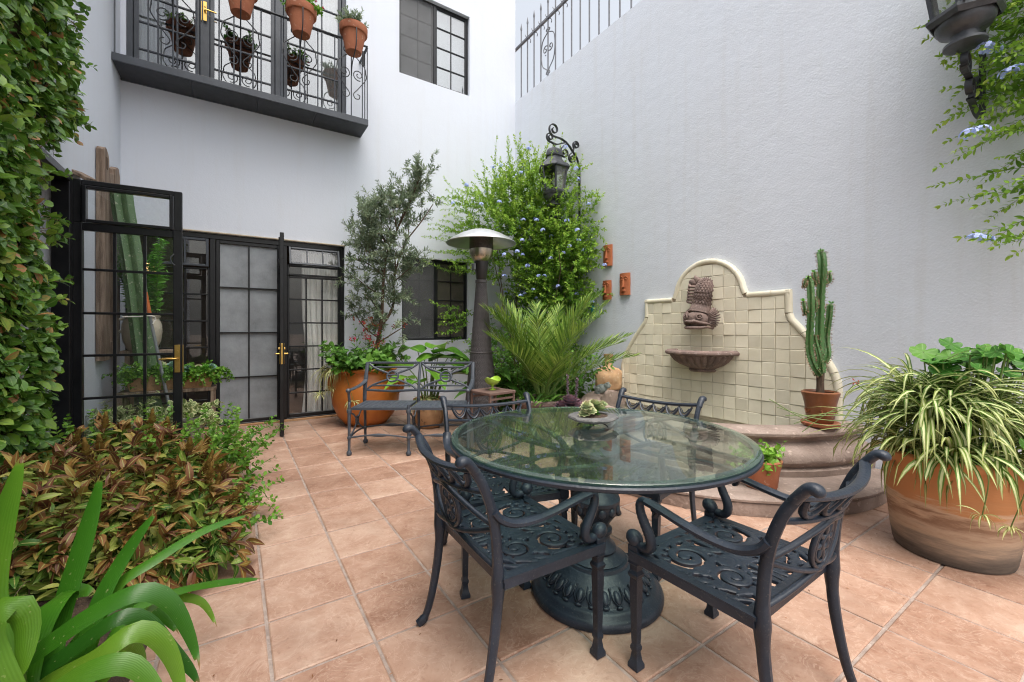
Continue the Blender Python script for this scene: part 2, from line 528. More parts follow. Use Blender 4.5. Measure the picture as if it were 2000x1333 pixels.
# ------------------------------------------------------------------ mesh helpers
class MB:
    """collects shapes; build() links them as one mesh object"""
    def __init__(s):
        s.v, s.f = [], []

    def add(s, vs, fs):
        o = len(s.v)
        s.v.extend([tuple(p) for p in vs])
        s.f.extend([tuple(i + o for i in q) for q in fs])
        return s

    def box(s, x0, x1, y0, y1, z0, z1, c=0.):
        if c <= 0:
            vs = [(x, y, z) for z in (z0, z1) for y in (y0, y1) for x in (x0, x1)]
            return s.add(vs, [(0, 2, 3, 1), (4, 5, 7, 6), (0, 1, 5, 4), (2, 6, 7, 3), (0, 4, 6, 2), (1, 3, 7, 5)])
        b = MBbox(x0, x1, y0, y1, z0, z1, c)
        return s.add(*b)

    def hexa(s, bot, top):
        n = len(bot)
        return s.add(list(bot) + list(top), [tuple(range(n))[::-1], tuple(range(n, 2 * n))] +
                     [(i, (i + 1) % n, n + (i + 1) % n, n + i) for i in range(n)])

    def tube(s, path, r, n=8, flat=None, up=None, caps=True, closed=False, rot=0.):
        """round or elliptic (flat=(a,b) multipliers) tube along a path, r scalar or list"""
        P = [Vector(p) for p in path]
        k = len(P)
        rs = r if hasattr(r, '__len__') else [r] * k
        a, b = flat or (1, 1)
        vs, fs = [], []
        nrm = None
        for i in range(k):
            if closed:
                t = P[(i + 1) % k] - P[i - 1]
            else:
                t = P[min(i + 1, k - 1)] - P[max(i - 1, 0)]
            if t.length < 1e-9:
                t = Vector((0, 0, 1))
            t.normalize()
            if up is not None:
                u = Vector(up)
                u = u - t * u.dot(t)
                nrm = u.normalized() if u.length > 1e-4 else (nrm or t.orthogonal().normalized())
            elif nrm is None:
                nrm = t.orthogonal().normalized()
            else:
                nrm = nrm - t * nrm.dot(t)
                nrm = nrm.normalized() if nrm.length > 1e-6 else t.orthogonal().normalized()
            bi = t.cross(nrm)
            for j in range(n):
                w = rot + 2 * PI * j / n
                vs.append(P[i] + nrm * (math.cos(w) * rs[i] * a) + bi * (math.sin(w) * rs[i] * b))
        for i in range(k if closed else k - 1):
            for j in range(n):
                p, q = i * n, ((i + 1) % k) * n
                fs.append((p + j, p + (j + 1) % n, q + (j + 1) % n, q + j))
        if caps and not closed:
            fs.append(tuple(range(n))[::-1])
            fs.append(tuple(range((k - 1) * n, k * n)))
        return s.add(vs, fs)

    def bar(s, path, w, h, up=(0, 0, 1), closed=False):
        """rectangular bar: w across, h along up"""
        q = math.sqrt(2) / 2
        return s.tube(path, 1., 4, flat=(h * q, w * q), up=up, rot=PI / 4, closed=closed)

    def lathe(s, prof, n=32, c=(0, 0, 0), mod=None, a0=0., a1=2 * PI, sx=1., sy=1.):
        """revolve (r, z) pairs about z; mod(angle, index, r) may return a new radius"""
        full = abs(a1 - a0 - 2 * PI) < 1e-6
        m = n if full else n + 1
        vs, fs = [], []
        for i, (r, z) in enumerate(prof):
            for j in range(m):
                w = a0 + (a1 - a0) * j / n
                rr = mod(w, i, r) if mod else r
                vs.append((c[0] + rr * math.cos(w) * sx, c[1] + rr * math.sin(w) * sy, c[2] + z))
        for i in range(len(prof) - 1):
            for j in range(n):
                j2 = (j + 1) % m if full else j + 1
                fs.append((i * m + j, i * m + j2, (i + 1) * m + j2, (i + 1) * m + j))
        return s.add(vs, fs)

    def ball(s, c, r, n=12, m=8, M_=None):
        rx, ry, rz = r if hasattr(r, '__len__') else (r, r, r)
        vs, fs = [], []
        for i in range(m + 1):
            t = PI * i / m
            for j in range(n):
                w = 2 * PI * j / n
                p = Vector((rx * math.sin(t) * math.cos(w), ry * math.sin(t) * math.sin(w), rz * math.cos(t)))
                if M_ is not None:
                    p = M_ @ p
                vs.append(p + Vector(c))
        for i in range(m):
            for j in range(n):
                fs.append((i * n + j, (i + 1) * n + j, (i + 1) * n + (j + 1) % n, i * n + (j + 1) % n))
        return s.add(vs, fs)

    def prism(s, poly, d, axis='x', at=0.):
        """extrude a 2-D polygon by d along an axis"""
        n = len(poly)
        def q(u, v, w):
            return {'x': (w, u, v), 'y': (u, w, v), 'z': (u, v, w)}[axis]
        vs = [q(u, v, at) for u, v in poly] + [q(u, v, at + d) for u, v in poly]
        fs = [tuple(range(n)), tuple(range(2 * n - 1, n - 1, -1))] + [(i, n + i, n + (i + 1) % n, (i + 1) % n) for i in range(n)]
        return s.add(vs, fs)

    def xform(s, mat, start=0):
        for i in range(start, len(s.v)):
            s.v[i] = tuple(mat @ Vector(s.v[i]))
        return s

    def mesh(s, name, mat, smooth=40):
        me = bpy.data.meshes.new(name)
        me.from_pydata(s.v, [], s.f)
        me.validate()
        if mat is not None:
            me.materials.append(MT[mat] if isinstance(mat, str) else mat)
        if smooth:
            me.polygons.foreach_set('use_smooth', [True] * len(me.polygons))
            me.set_sharp_from_angle(angle=R_(smooth))
        me.update()
        return me

    def build(s, name, mat, parent=None, smooth=40, loc=None, kind=None):
        return link(name, s.mesh(name, mat, smooth), parent, loc, kind)

def MBbox(x0, x1, y0, y1, z0, z1, c):
    """a box with chamfered edges"""
    vs, idx = [], {}
    for sx in (0, 1):
        for sy in (0, 1):
            for sz in (0, 1):
                for ax in range(3):
                    p = [(x0, x1)[sx], (y0, y1)[sy], (z0, z1)[sz]]
                    for a, sg in ((0, sx), (1, sy), (2, sz)):
                        if a != ax:
                            p[a] += c if sg == 0 else -c
                    idx[(sx, sy, sz, ax)] = len(vs)
                    vs.append(tuple(p))
    fs = []
    for ax in range(3):
        o = [a for a in range(3) if a != ax]
        for sg in (0, 1):
            q = []
            for u, v in ((0, 0), (1, 0), (1, 1), (0, 1)):
                k = [0, 0, 0]
                k[ax] = sg
                k[o[0]], k[o[1]] = u, v
                q.append(idx[(*k, ax)])
            fs.append(tuple(q) if (sg == 1) ^ (ax == 1) else tuple(q[::-1]))
    for ax in range(3):
        o = [a for a in range(3) if a != ax]
        for u in (0, 1):
            for v in (0, 1):
                k0, k1 = [0, 0, 0], [0, 0, 0]
                k0[o[0]] = k1[o[0]] = u
                k0[o[1]] = k1[o[1]] = v
                k1[ax] = 1
                fs.append((idx[(*k0, o[0])], idx[(*k1, o[0])], idx[(*k1, o[1])], idx[(*k0, o[1])]))
    for sx in (0, 1):
        for sy in (0, 1):
            for sz in (0, 1):
                fs.append(tuple(idx[(sx, sy, sz, a)] for a in range(3)))
    return vs, fs

def link(name, me, parent=None, loc=None, kind=None):
    o = bpy.data.objects.new(name, me)
    COL.objects.link(o)
    if parent is not None:
        o.parent = parent
    if loc is not None:
        o.location = loc
    if kind:
        o['kind'] = kind
    return o

def tag(o, label, cat, group=None):
    o['label'] = label
    o['category'] = cat
    if group:
        o['group'] = group
    return o

def thing(name, label, cat, loc=(0, 0, 0), rz=0., group=None):
    o = bpy.data.objects.new(name, None)
    COL.objects.link(o)
    o.empty_display_size = .1
    o.location = loc
    o.rotation_euler = (0, 0, rz)
    return tag(o, label, cat, group)

def dup(root, loc, rz, label):
    def cp(o, par):
        c = o.copy()
        COL.objects.link(c)
        c.parent = par
        for ch in kids.get(o.name, []):
            cp(ch, c)
        return c
    kids = {}
    for o in COL.objects:
        if o.parent is not None:
            kids.setdefault(o.parent.name, []).append(o)
    r = cp(root, None)
    r.location = loc
    r.rotation_euler = (0, 0, rz)
    r['label'] = label
    return r

def bez(pts, n=8):
    """smooth curve through the points (Catmull-Rom)"""
    P = [Vector(p) for p in pts]
    out = []
    for i in range(len(P) - 1):
        p0, p1, p2, p3 = P[max(i - 1, 0)], P[i], P[i + 1], P[min(i + 2, len(P) - 1)]
        for k in range(n):
            t = k / n
            out.append(.5 * ((2 * p1) + (p2 - p0) * t + (2 * p0 - 5 * p1 + 4 * p2 - p3) * t * t + (3 * p1 - p0 - 3 * p2 + p3) * t ** 3))
    out.append(P[-1])
    return out

def spiral(cx, cy, r0, r1, a0, turns, n=26):
    """2-D spiral from radius r0 to r1"""
    return [(cx + (r0 + (r1 - r0) * i / n) * math.cos(a0 + 2 * PI * turns * i / n),
             cy + (r0 + (r1 - r0) * i / n) * math.sin(a0 + 2 * PI * turns * i / n)) for i in range(n + 1)]

# ---- foliage
def _attr(me, rnd, u, v):
    a = me.color_attributes.new('leaf', 'FLOAT_COLOR', 'POINT')
    d = np.ones((len(rnd), 4), np.float32)
    d[:, 0], d[:, 1], d[:, 2] = rnd, u, v
    a.data.foreach_set('color', d.ravel())

def _np_mesh(name, V, F, mat):
    me = bpy.data.meshes.new(name)
    V = np.asarray(V, np.float32)
    F = np.asarray(F, np.int32)
    me.vertices.add(len(V))
    me.vertices.foreach_set('co', V.ravel())
    me.loops.add(F.size)
    me.loops.foreach_set('vertex_index', F.ravel())
    me.polygons.add(len(F))
    me.polygons.foreach_set('loop_start', np.arange(0, F.size, 4, dtype=np.int32))
    me.polygons.foreach_set('loop_total', np.full(len(F), 4, np.int32))
    me.polygons.foreach_set('use_smooth', np.ones(len(F), bool))
    me.update(calc_edges=True)
    me.materials.append(MT[mat] if isinstance(mat, str) else mat)
    return me

PROF = dict(ovate=[.08, .85, 1., .72, .03], lance=[.1, .8, 1., .65, .02], round=[.25, 1., 1.05, .8, .12],
            ellip=[.05, .75, 1., .8, .05], tri=[.2, 1., .75, .4, .02], petal=[.2, .6, 1., 1., .5], ovate2=[.08, 1., .04], lance2=[.15, 1., .03])

def norm(a):
    return a / np.maximum(np.linalg.norm(a, axis=-1, keepdims=True), 1e-9)

def leaves(name, P, D, N, L, W, mat, parent, prof='ovate', droop=.15, fold=.18, rnd=None, kind='stuff', loc=None):
    """many small blades in one mesh: base P, direction D, face normal N, length L, half width W"""
    P, D, N = (np.asarray(x, float).reshape(-1, 3) for x in (P, D, N))
    n = len(P)
    L = np.broadcast_to(np.asarray(L, float), (n,))
    W = np.broadcast_to(np.asarray(W, float), (n,))
    D = norm(D)
    S = norm(np.cross(D, N) + 1e-6)
    N = np.cross(S, D)
    pr = PROF[prof]
    k = len(pr)
    dr = np.broadcast_to(np.asarray(droop, float), (n,))
    V = np.zeros((n, k, 3, 3))
    for i, w in enumerate(pr):
        t = i / (k - 1)
        c = P + D * (L * t)[:, None] - N * (L * dr * t * t)[:, None]
        V[:, i, 0] = c - S * (W * w)[:, None] + N * (W * w * fold)[:, None]
        V[:, i, 1] = c
        V[:, i, 2] = c + S * (W * w)[:, None] + N * (W * w * fold)[:, None]
    base = np.arange(n)[:, None, None] * (k * 3)
    q = []
    for i in range(k - 1):
        for j in range(2):
            a = i * 3 + j
            q.append((a, a + 1, a + 4, a + 3))
    F = (base + np.array(q)[None]).reshape(-1, 4)
    me = _np_mesh(name, V.reshape(-1, 3), F, mat)
    if rnd is None:
        rnd = RNG.random(n)
    rr = np.repeat(np.asarray(rnd, float), k * 3)
    u = np.tile(np.array([0, .5, 1.]), n * k)
    v = np.tile(np.repeat(np.linspace(0, 1, k), 3), n)
    _attr(me, rr, u, v)
    return link(name, me, parent, loc, kind)

def straps(name, paths, widths, ups, mat, parent, fold=.2, rnd=None, kind='stuff', wprof=None):
    """ribbons along 3-D paths (all with the same number of points) in one mesh"""
    Pt = np.asarray(paths, float)
    n, k = Pt.shape[:2]
    T = np.gradient(Pt, axis=1)
    T = norm(T)
    U = np.asarray(ups, float)
    if U.ndim == 1:
        U = np.broadcast_to(U, (n, 3))
    S = norm(np.cross(T, U[:, None, :]) + 1e-7)
    Nn = np.cross(S, T)
    tt = np.linspace(0, 1, k)
    wp = np.array([wprof(t) for t in tt]) if wprof else np.minimum(1, np.minimum(.45 + 2.5 * tt, (1 - tt) * 2.6 + .02))
    w = np.asarray(widths, float).reshape(-1, 1) * wp[None, :]
    V = np.zeros((n, k, 3, 3))
    V[:, :, 0] = Pt - S * w[..., None] + Nn * (w * fold)[..., None]
    V[:, :, 1] = Pt
    V[:, :, 2] = Pt + S * w[..., None] + Nn * (w * fold)[..., None]
    base = np.arange(n)[:, None, None] * (k * 3)
    q = [(i * 3 + j, i * 3 + j + 1, i * 3 + j + 4, i * 3 + j + 3) for i in range(k - 1) for j in range(2)]
    F = (base + np.array(q)[None]).reshape(-1, 4)
    me = _np_mesh(name, V.reshape(-1, 3), F, mat)
    if rnd is None:
        rnd = RNG.random(n)
    _attr(me, np.repeat(np.asarray(rnd, float), k * 3), np.tile([0, .5, 1.], n * k), np.tile(np.repeat(tt, 3), n))
    return link(name, me, parent, None, kind)

def rv(s=1.):
    v = RNG.normal(size=3)
    return v / np.linalg.norm(v) * s

def grow(p, d, length, n=6, wander=.25, grav=0.):
    """a shoot: list of points"""
    p = np.asarray(p, float)
    d = np.asarray(d, float)
    d = d / np.linalg.norm(d)
    pts = [p.copy()]
    for i in range(n):
        d = d + RNG.normal(size=3) * wander + np.array([0, 0, -grav])
        d /= np.linalg.norm(d)
        p = p + d * (length / n)
        pts.append(p.copy())
    return np.array(pts)

def shoots(parent, paths, step, L, W, lmat, smat='twig', r0=.004, prof='ovate', start=.15, spread=.9, per=2, up=.4, droop=.2,
           jit=.35, names=('foliage', 'stems'), fold=.18, rfun=None, endtuft=0, clip=None):
    """twigs with leaves set along them; the leaves are one part, the twigs another"""
    P, D, N, LL, RR = [], [], [], [], []
    mb = MB()
    for pa in paths:
        pa = np.asarray(pa)
        seg = np.linalg.norm(np.diff(pa, axis=0), axis=1)
        cum = np.r_[0, np.cumsum(seg)]
        tot = cum[-1]
        k = len(pa)
        mb.tube(pa, [r0 * (1 - .75 * i / (k - 1)) for i in range(k)], 4, caps=False)
        s = tot * start + RNG.random() * step
        ang = RNG.random() * 6.28
        sr = RNG.random()
        while s < tot:
            i = min(np.searchsorted(cum, s) - 1, k - 2)
            i = max(i, 0)
            t = (s - cum[i]) / max(seg[i], 1e-9)
            q = pa[i] * (1 - t) + pa[i + 1] * t
            ax = pa[i + 1] - pa[i]
            ax = ax / (np.linalg.norm(ax) + 1e-9)
            o = np.cross(ax, [0.31, .52, .79])
            o /= np.linalg.norm(o) + 1e-9
            o2 = np.cross(ax, o)
            for m in range(per):
                w = ang + m * 2 * PI / per
                out = o * math.cos(w) + o2 * math.sin(w)
                d = out * spread + ax * (1 - spread * .5) + np.array([0, 0, up]) * .5 + RNG.normal(size=3) * jit * .5
                P.append(q)
                D.append(d)
                N.append(np.array([0, 0, 1.]) * .8 + out * .2 + ax * .35 + RNG.normal(size=3) * jit)
                f = s / tot
                LL.append((1.05 - .45 * f * f) * RNG.uniform(.7, 1.15))
                RR.append(np.clip(.55 * sr + .45 * RNG.random() if rfun is None else rfun(q, f), 0, 1))
            ang += 2.4
            s += step * RNG.uniform(.75, 1.25)
        for e in range(endtuft):
            P.append(pa[-1])
            D.append((pa[-1] - pa[-2]) / (np.linalg.norm(pa[-1] - pa[-2]) + 1e-9) + RNG.normal(size=3) * .45)
            N.append(np.array([0, 0, 1.]) + RNG.normal(size=3) * .5)
            LL.append(RNG.uniform(.5, .9))
            RR.append(min(1, .7 + .3 * RNG.random()))
    P = np.array(P)
    D, N, LL, RR = np.array(D), np.array(N), np.array(LL), np.array(RR)
    if clip is not None:
        k = clip(P + norm(D) * (LL * L)[:, None]) & clip(P)
        P, D, N, LL, RR = P[k], D[k], N[k], LL[k], RR[k]
    leaves(names[0], P, D, N, LL * L, LL * W, lmat, parent, prof, droop, fold, RR)
    mb.build(names[1], smat, parent, kind='stuff')

def arc_path(c, az, el, length, n=9, grav=1.3, start=0.):
    """an arching blade from c: azimuth, elevation, bends down under its weight"""
    p = np.array(c, float) + start * np.array([math.cos(az), math.sin(az), 0])
    out = [p.copy()]
    e = el
    for i in range(n - 1):
        e -= grav / (n - 1) * (1.0 if e > -1.3 else .1)
        p = p + length / (n - 1) * np.array([math.cos(az) * math.cos(e), math.sin(az) * math.cos(e), math.sin(e)])
        out.append(p.copy())
    return out

def spider_tuft(parent, c, n, l0, l1, w, mat, rad=.1, e0=.3, e1=1.35, g0=1.4, g1=2.6, name='foliage', az=None, zmin=None):
    ps, us = [], []
    for i in range(n):
        a = RNG.uniform(*(az or (0, 2 * PI)))
        o = RNG.uniform(0, rad)
        p = arc_path((c[0] + o * math.cos(a), c[1] + o * math.sin(a), c[2]), a + RNG.normal() * .3, RNG.uniform(e0, e1), RNG.uniform(l0, l1), 9, RNG.uniform(g0, g1))
        if zmin is not None:
            for q in p:
                q[2] = max(q[2], zmin + RNG.random() * .02)
        ps.append(p)
        us.append((RNG.normal() * .3, RNG.normal() * .3, 1))
    return straps(name, ps, RNG.uniform(.75, 1.2, n) * w, us, mat, parent, fold=.35)

def pot(parent, prof, mat, n=40, wall=.02, soil=None, name='pot', mod=None):
    """a thrown pot: outer profile (r,z) from the foot to the rim, an inner wall and soil"""
    p = list(prof)
    r, z = p[-1]
    inner = [(r - wall * .5, z + wall * .25), (r - wall, z - .01)] + [(max(a - wall, .02), b) for a, b in p[::-1][1:] if b > z * .45]
    mb = MB()
    mb.lathe([(.001, p[0][1])] + p + inner, n, mod=mod)
    o = mb.build(name, mat, parent, smooth=50)
    if soil:
        s = MB()
        rs, zs = soil
        s.lathe([(rs, zs), (rs * .6, zs + .012), (.001, zs + .02)], 24)
        s.build('soil', 'soil', parent)
    return o

# ================================================================== the setting
BY, RX, LX = 6.48, 4.32, -1.09      # back wall, right wall, left wall

def struct(name, mb, mat, **k):
    o = mb.build(name, mat, **k)
    o['kind'] = 'structure'
    return o

struct('ground', MB().box(-120, 120, -120, 120, -.2, -.06), 'ground', smooth=0)
floor = struct('floor', MB().box(LX, RX, -2.2, BY, -.05, -.006), 'grout', smooth=0)

# paving tiles: each its own piece, joints recessed
SX, SY, X0, Y0, J = .3585, .362, .112, 2.432, .0065
tmb = MB()
hx, hy, c = SX / 2 - J, SY / 2 - J, .005
tmb.add([(-hx, -hy, -.03), (hx, -hy, -.03), (hx, hy, -.03), (-hx, hy, -.03), (-hx, -hy, -.004), (hx, -hy, -.004), (hx, hy, -.004), (-hx, hy, -.004),
         (-hx + c, -hy + c, 0), (hx - c, -hy + c, 0), (hx - c, hy - c, 0), (-hx + c, hy - c, 0)],
        [(0, 1, 5, 4), (1, 2, 6, 5), (2, 3, 7, 6), (3, 0, 4, 7), (4, 5, 9, 8), (5, 6, 10, 9), (6, 7, 11, 10), (7, 4, 8, 11), (8, 9, 10, 11)])
tile_me = tmb.mesh('tile', 'tile', smooth=0)
nt = 0
rest = MB()
for i in range(-4, 12):
    for j in range(-9, 12):
        cx, cy = X0 + (i + .5) * SX, Y0 + (j + .5) * SY
        if cx + hx > RX - .005 or cx - hx < LX + .02 or cy + hy > BY + .01:
            continue
        d = cx * .548 + cy * .836
        if d > .45 and nt < 300:
            o = link('tile', tile_me, floor, (cx, cy, random.uniform(-.0015, .0012)))
            o.rotation_euler = (random.uniform(-.003, .003), random.uniform(-.003, .003), random.uniform(-.004, .004) + random.choice((0, 0, PI)))
            nt += 1

# planting bed along the left wall
bed = MB()
bed.lathe([(1.0, -.01), (.9, .05), (.6, .08), (.001, .1)], 30, (-.68, 2.75, 0), sx=.43, sy=1.6)
struct('planting_bed', bed, 'soil')

def walls(mb, axis, at, u0, u1, v0, v1, holes, depth):
    """a wall slab in the plane axis=at with openings; depth goes away from the courtyard"""
    us = sorted({u0, u1, *[h[0] for h in holes], *[h[1] for h in holes]})
    vs = sorted({v0, v1, *[h[2] for h in holes], *[h[3] for h in holes]})
    def q(u, v, w):
        return (u, at + w, v) if axis == 'y' else (at + w, u, v)
    for i in range(len(us) - 1):
        for j in range(len(vs) - 1):
            um, vm = (us[i] + us[i + 1]) / 2, (vs[j] + vs[j + 1]) / 2
            if any(h[0] < um < h[1] and h[2] < vm < h[3] for h in holes):
                continue
            for w in (0, depth):
                mb.add([q(us[i], vs[j], w), q(us[i + 1], vs[j], w), q(us[i + 1], vs[j + 1], w), q(us[i], vs[j + 1], w)], [(0, 1, 2, 3)])
    for h in list(holes) + [(u0, u1, v0, v1)]:
        a, b, c_, d = h
        for p, r in (((a, c_), (b, c_)), ((b, c_), (b, d)), ((b, d), (a, d)), ((a, d), (a, c_))):
            mb.add([q(*p, 0), q(*r, 0), q(*r, depth), q(*p, depth)], [(0, 1, 2, 3)])
    return mb

FD = (-1.055, 1.335, -.002, 2.45)          # french doors
W1 = (2.146, 3.374, 5.26, 6.62)            # upper window
W2 = (2.187, 3.354, 1.075, 2.40)           # lower window
BD = (-1.045, 1.36, 4.17, 6.75)            # balcony doors
house = thing('house', 'white plastered house front with balcony, black windows and french doors', 'house', (0, 0, 0))
wm = walls(MB(), 'y', BY, LX - .3, RX, -.05, 8.6, [FD, W1, W2, BD], .28)
wm.build('wall', 'stucco_fine', house, smooth=0)

def bars_frame(x0, x1, z0, z1, y0, y1, cols, rows, st, mt, mb=None, sill=None):
    """stiles, rails and glazing bars of one glazed frame in the plane y; returns mesh builder and pane rectangles"""
    mb = mb or MB()
    sill = sill or st
    mb.box(x0, x0 + st, y0, y1, z0, z1, .004)
    mb.box(x1 - st, x1, y0, y1, z0, z1, .004)
    mb.box(x0 + st, x1 - st, y0 + .002, y1 - .002, z1 - st, z1, .004)
    mb.box(x0 + st, x1 - st, y0 + .002, y1 - .002, z0, z0 + sill, .004)
    xs = [x0 + st] + list(cols) + [x1 - st]
    zs = [z0 + sill] + list(rows) + [z1 - st]
    ym = (y0 + y1) / 2
    for x in cols:
        mb.box(x - mt / 2, x + mt / 2, ym - .011, ym + .011, z0 + sill, z1 - st, .002)
    for z in rows:
        mb.box(x0 + st, x1 - st, ym - .013, ym + .013, z - mt / 2, z + mt / 2, .002)
    panes = [(xs[i], xs[i + 1], zs[j], zs[j + 1]) for i in range(len(xs) - 1) for j in range(len(zs) - 1)]
    return mb, panes, ym

def add_panes(panes, ym, mat, parent, off=.004, name='pane', jit=.0):
    for a, b, c_, d in panes:
        m = MB().box(a, b, -.0025, .0025, c_, d)
        o = m.build(name, mat, parent, smooth=0, loc=(0, ym + off, 0))
        if jit:
            o.rotation_euler = (0, 0, 0)
    return

def lin(a, b, n):
    return [a + (b - a) * (i + 1) / n for i in range(n - 1)]

# ---- french doors: outer frame, left fixed light, screen door, right fixed light
fr = MB()
y0, y1 = BY + .03, BY + .10
fr.box(FD[0] + .001, FD[0] + .05, y0, y1, 0.0, 2.449, .004)
fr.box(FD[1] - .055, FD[1] - .001, y0, y1, 0.0, 2.449, .004)
fr.box(FD[0] + .05, FD[1] - .055, y0 - .002, y1 - .002, 2.385, 2.449, .004)
fr.box(FD[0] + .05, FD[1] - .055, y0 - .002, y1 + .03, 0.0, .035, .004)
fr.box(-.262, -.202, y0 - .006, y1, .035, 2.385, .004)
fr.box(.522, .598, y0 - .006, y1, .035, 2.385, .004)
fr.build('door_frame', 'black', house, smooth=30)
MB().box(FD[0] + .001, FD[1] - .001, BY - .012, y0, -.02, .022, .004).build('threshold', 'terr_pale', house, smooth=30)
MB().box(FD[0] - .0, FD[1] + .01, BY - .025, BY + .02, 2.451, 2.468, .003).build('lintel_trim', 'tgrout', house, smooth=30)

mb, pn, ym = bars_frame(-1.005, -.262, .036, 2.02, y0 + .012, y1 - .012, [-.757, -.51], [.36, .69, 1.02, 1.353, 1.686], .024, .02)
sl = mb.build('side_light', 'black', house, smooth=30)
add_panes(pn, ym, 'pane', sl)
mb, pn, ym = bars_frame(-1.0, -.272, 2.03, 2.38, y0 - .02, y0 + .02, [-.757, -.51], [], .03, .02)
sl = mb.build('transom_window', 'slate', house, smooth=30)
add_panes(pn, ym, 'pane', sl)

mb, pn, ym = bars_frame(-.2, .52, .037, 2.383, y0 + .004, y1 - .03, [.155], [.627, 1.207, 1.786], .042, .017)
sd = mb.build('screen_door', 'black', house, smooth=30)
for a, b, c_, d in pn:
    # the mesh sags: a gently bellied sheet
    g = MB()
    nx, nz = 8, 12
    ph = random.random() * 6
    vs = [(a + (b - a) * i / nx, -.006 * math.sin(PI * i / nx) * math.sin(PI * j / nz) * math.sin(3.1 * j / nz + ph), c_ + (d - c_) * j / nz) for j in range(nz + 1) for i in range(nx + 1)]
    g.add(vs, [(j * (nx + 1) + i, j * (nx + 1) + i + 1, (j + 1) * (nx + 1) + i + 1, (j + 1) * (nx + 1) + i) for j in range(nz) for i in range(nx)])
    g.build('screen_panel', 'screen', sd, loc=(0, ym + .012, 0))

mb, pn, ym = bars_frame(.6, 1.279, .036, 1.985, y0 + .012, y1 - .012, lin(.63, 1.25, 3), [.37, .69, 1.015, 1.34, 1.665], .026, .02, sill=.05)
sl = mb.build('side_light', 'black', house, smooth=30)
add_panes(pn, ym, 'pane', sl)
mb, pn, ym = bars_frame(.6, 1.279, 1.99, 2.14, y0 + .012, y1 - .012, [], [], .026, .02)
sl = mb.build('side_light', 'black', house, smooth=30)
add_panes(pn, ym, 'pane', sl)
# awning window, tipped open
mb, pn, ym = bars_frame(-.325, .325, -.255, 0, -.016, .016, lin(-.3, .3, 3), [], .028, .016)
aw = mb.build('awning_window', 'slate', house, smooth=30, loc=(.94, y0 - .005, 2.378))
add_panes(pn, ym, 'pane', aw)
aw.rotation_euler = (R_(-17), 0, 0)

def handle(parent, loc, side, rz=0.):
    """lever handle with back plate on both faces of a door edge"""
    for s in (-1, 1):
        h = MB()
        h.box(-.02, .02, s * .022 - .003, s * .022 + .003, -.12, .12, .002)
        h.tube([(0, s * .024, 0), (0, s * .06, 0)], .009, 10)
        h.tube([(0, s * .058, 0), (-side * .04, s * .06, 0), (-side * .12, s * .058, -.002)], [.009, .009, .007], 10)
        h.tube([(0, s * .02, .06), (0, s * .034, .06)], .012, 10)
        h.build('handle', 'brass', parent, loc=loc)
    h = MB().box(side * .037 - .003, side * .037 + .004, -.011, .011, -.12, .12, .001)
    h.build('lock_plate', 'brass', parent, loc=loc)

def door_leaf(parent, w, hgt, rows, ztr, name, mat='black', st=.062):
    """a glazed leaf, hinge edge on x=0, with a hopper light on top"""
    mb = MB()
    z0 = .012
    mb, pn, ym = bars_frame(0, w, z0, ztr + .03, -.022, .022, lin(st, w - st, 3), rows, st, .02, mb, sill=.075)
    mb2 = MB()
    mb.box(0.0, st * .9, -.0215, .0215, ztr + .03, hgt, .004)
    mb.box(w - st * .9, w, -.0215, .0215, ztr + .03, hgt, .004)
    mb.box(st * .9, w - st * .9, -.0215, .0215, hgt - .04, hgt, .004)
    d = mb.build(name, mat, parent, smooth=30)
    add_panes(pn, 0, 'pane', d)
    m2, pn2, _ = bars_frame(st * .9 + .004, w - st * .9 - .004, ztr + .034, hgt - .044, -.034, .02, [], [], .026, .02)
    hl = m2.build('hopper_window', mat, d, smooth=30)
    a, b, c_, e = pn2[0]
    MB().box(a, b, -.003, .003, c_, e).build('pane', 'pane', d, smooth=0, loc=(0, -.005, 0))
    for z in (.25, hgt * .5, hgt - .3):
        MB().tube([(-.004, -.026, z - .05), (-.004, -.026, z + .05)], .009, 8).build('hinge', mat, d)
    return d

leaf = door_leaf(house, .93, 2.37, [.36, .69, 1.03, 1.37, 1.71], 2.03, 'open_door')
leaf.location = (.528, BY - .005, 0)
leaf.rotation_euler = (0, 0, R_(-94.5))
handle(leaf, (.895, 0, .965), 1)

# ---- windows
def window(frame_rect, parent, name, left_mat, right_pane, right_cols, rows, ydepth=.06):
    x0, x1, z0, z1 = frame_rect
    xm = (x0 + x1) / 2
    yy = BY + ydepth
    mb = MB()
    mb.box(x0 + .001, x0 + .03, yy, yy + .06, z0 + .001, z1 - .001, .003)
    mb.box(x1 - .03, x1 - .001, yy, yy + .06, z0 + .001, z1 - .001, .003)
    mb.box(x0 + .03, x1 - .03, yy + .002, yy + .058, z0 + .001, z0 + .03, .003)
    mb.box(x0 + .03, x1 - .03, yy + .002, yy + .058, z1 - .03, z1 - .001, .003)
    mb.box(xm - .022, xm + .022, yy - .004, yy + .05, z0 + .03, z1 - .03, .003)
    wf = mb.build(name, 'black', parent, smooth=30)
    m2, pn, ym = bars_frame(xm + .023, x1 - .031, z0 + .031, z1 - .031, yy + .008, yy + .04, lin(xm + .04, x1 - .05, right_cols + 1) if right_cols else [], rows, .022, .016)
    m2.build('sash', 'black', wf, smooth=30)
    add_panes(pn, ym, right_pane, wf)
    m3, pn, ym = bars_frame(x0 + .031, xm - .023, z0 + .031, z1 - .031, yy + .02, yy + .05, [(x0 + xm) / 2 + .03], rows, .022, .014)
    m3.build('sash', 'black', wf, smooth=30)
    add_panes(pn, ym, right_pane, wf)
    m4 = MB().box(x0 + .031, xm - .024, yy + .006, yy + .009, z0 + .031, z1 - .031)
    m4.build('insect_screen', left_mat, wf, smooth=0)
    return wf

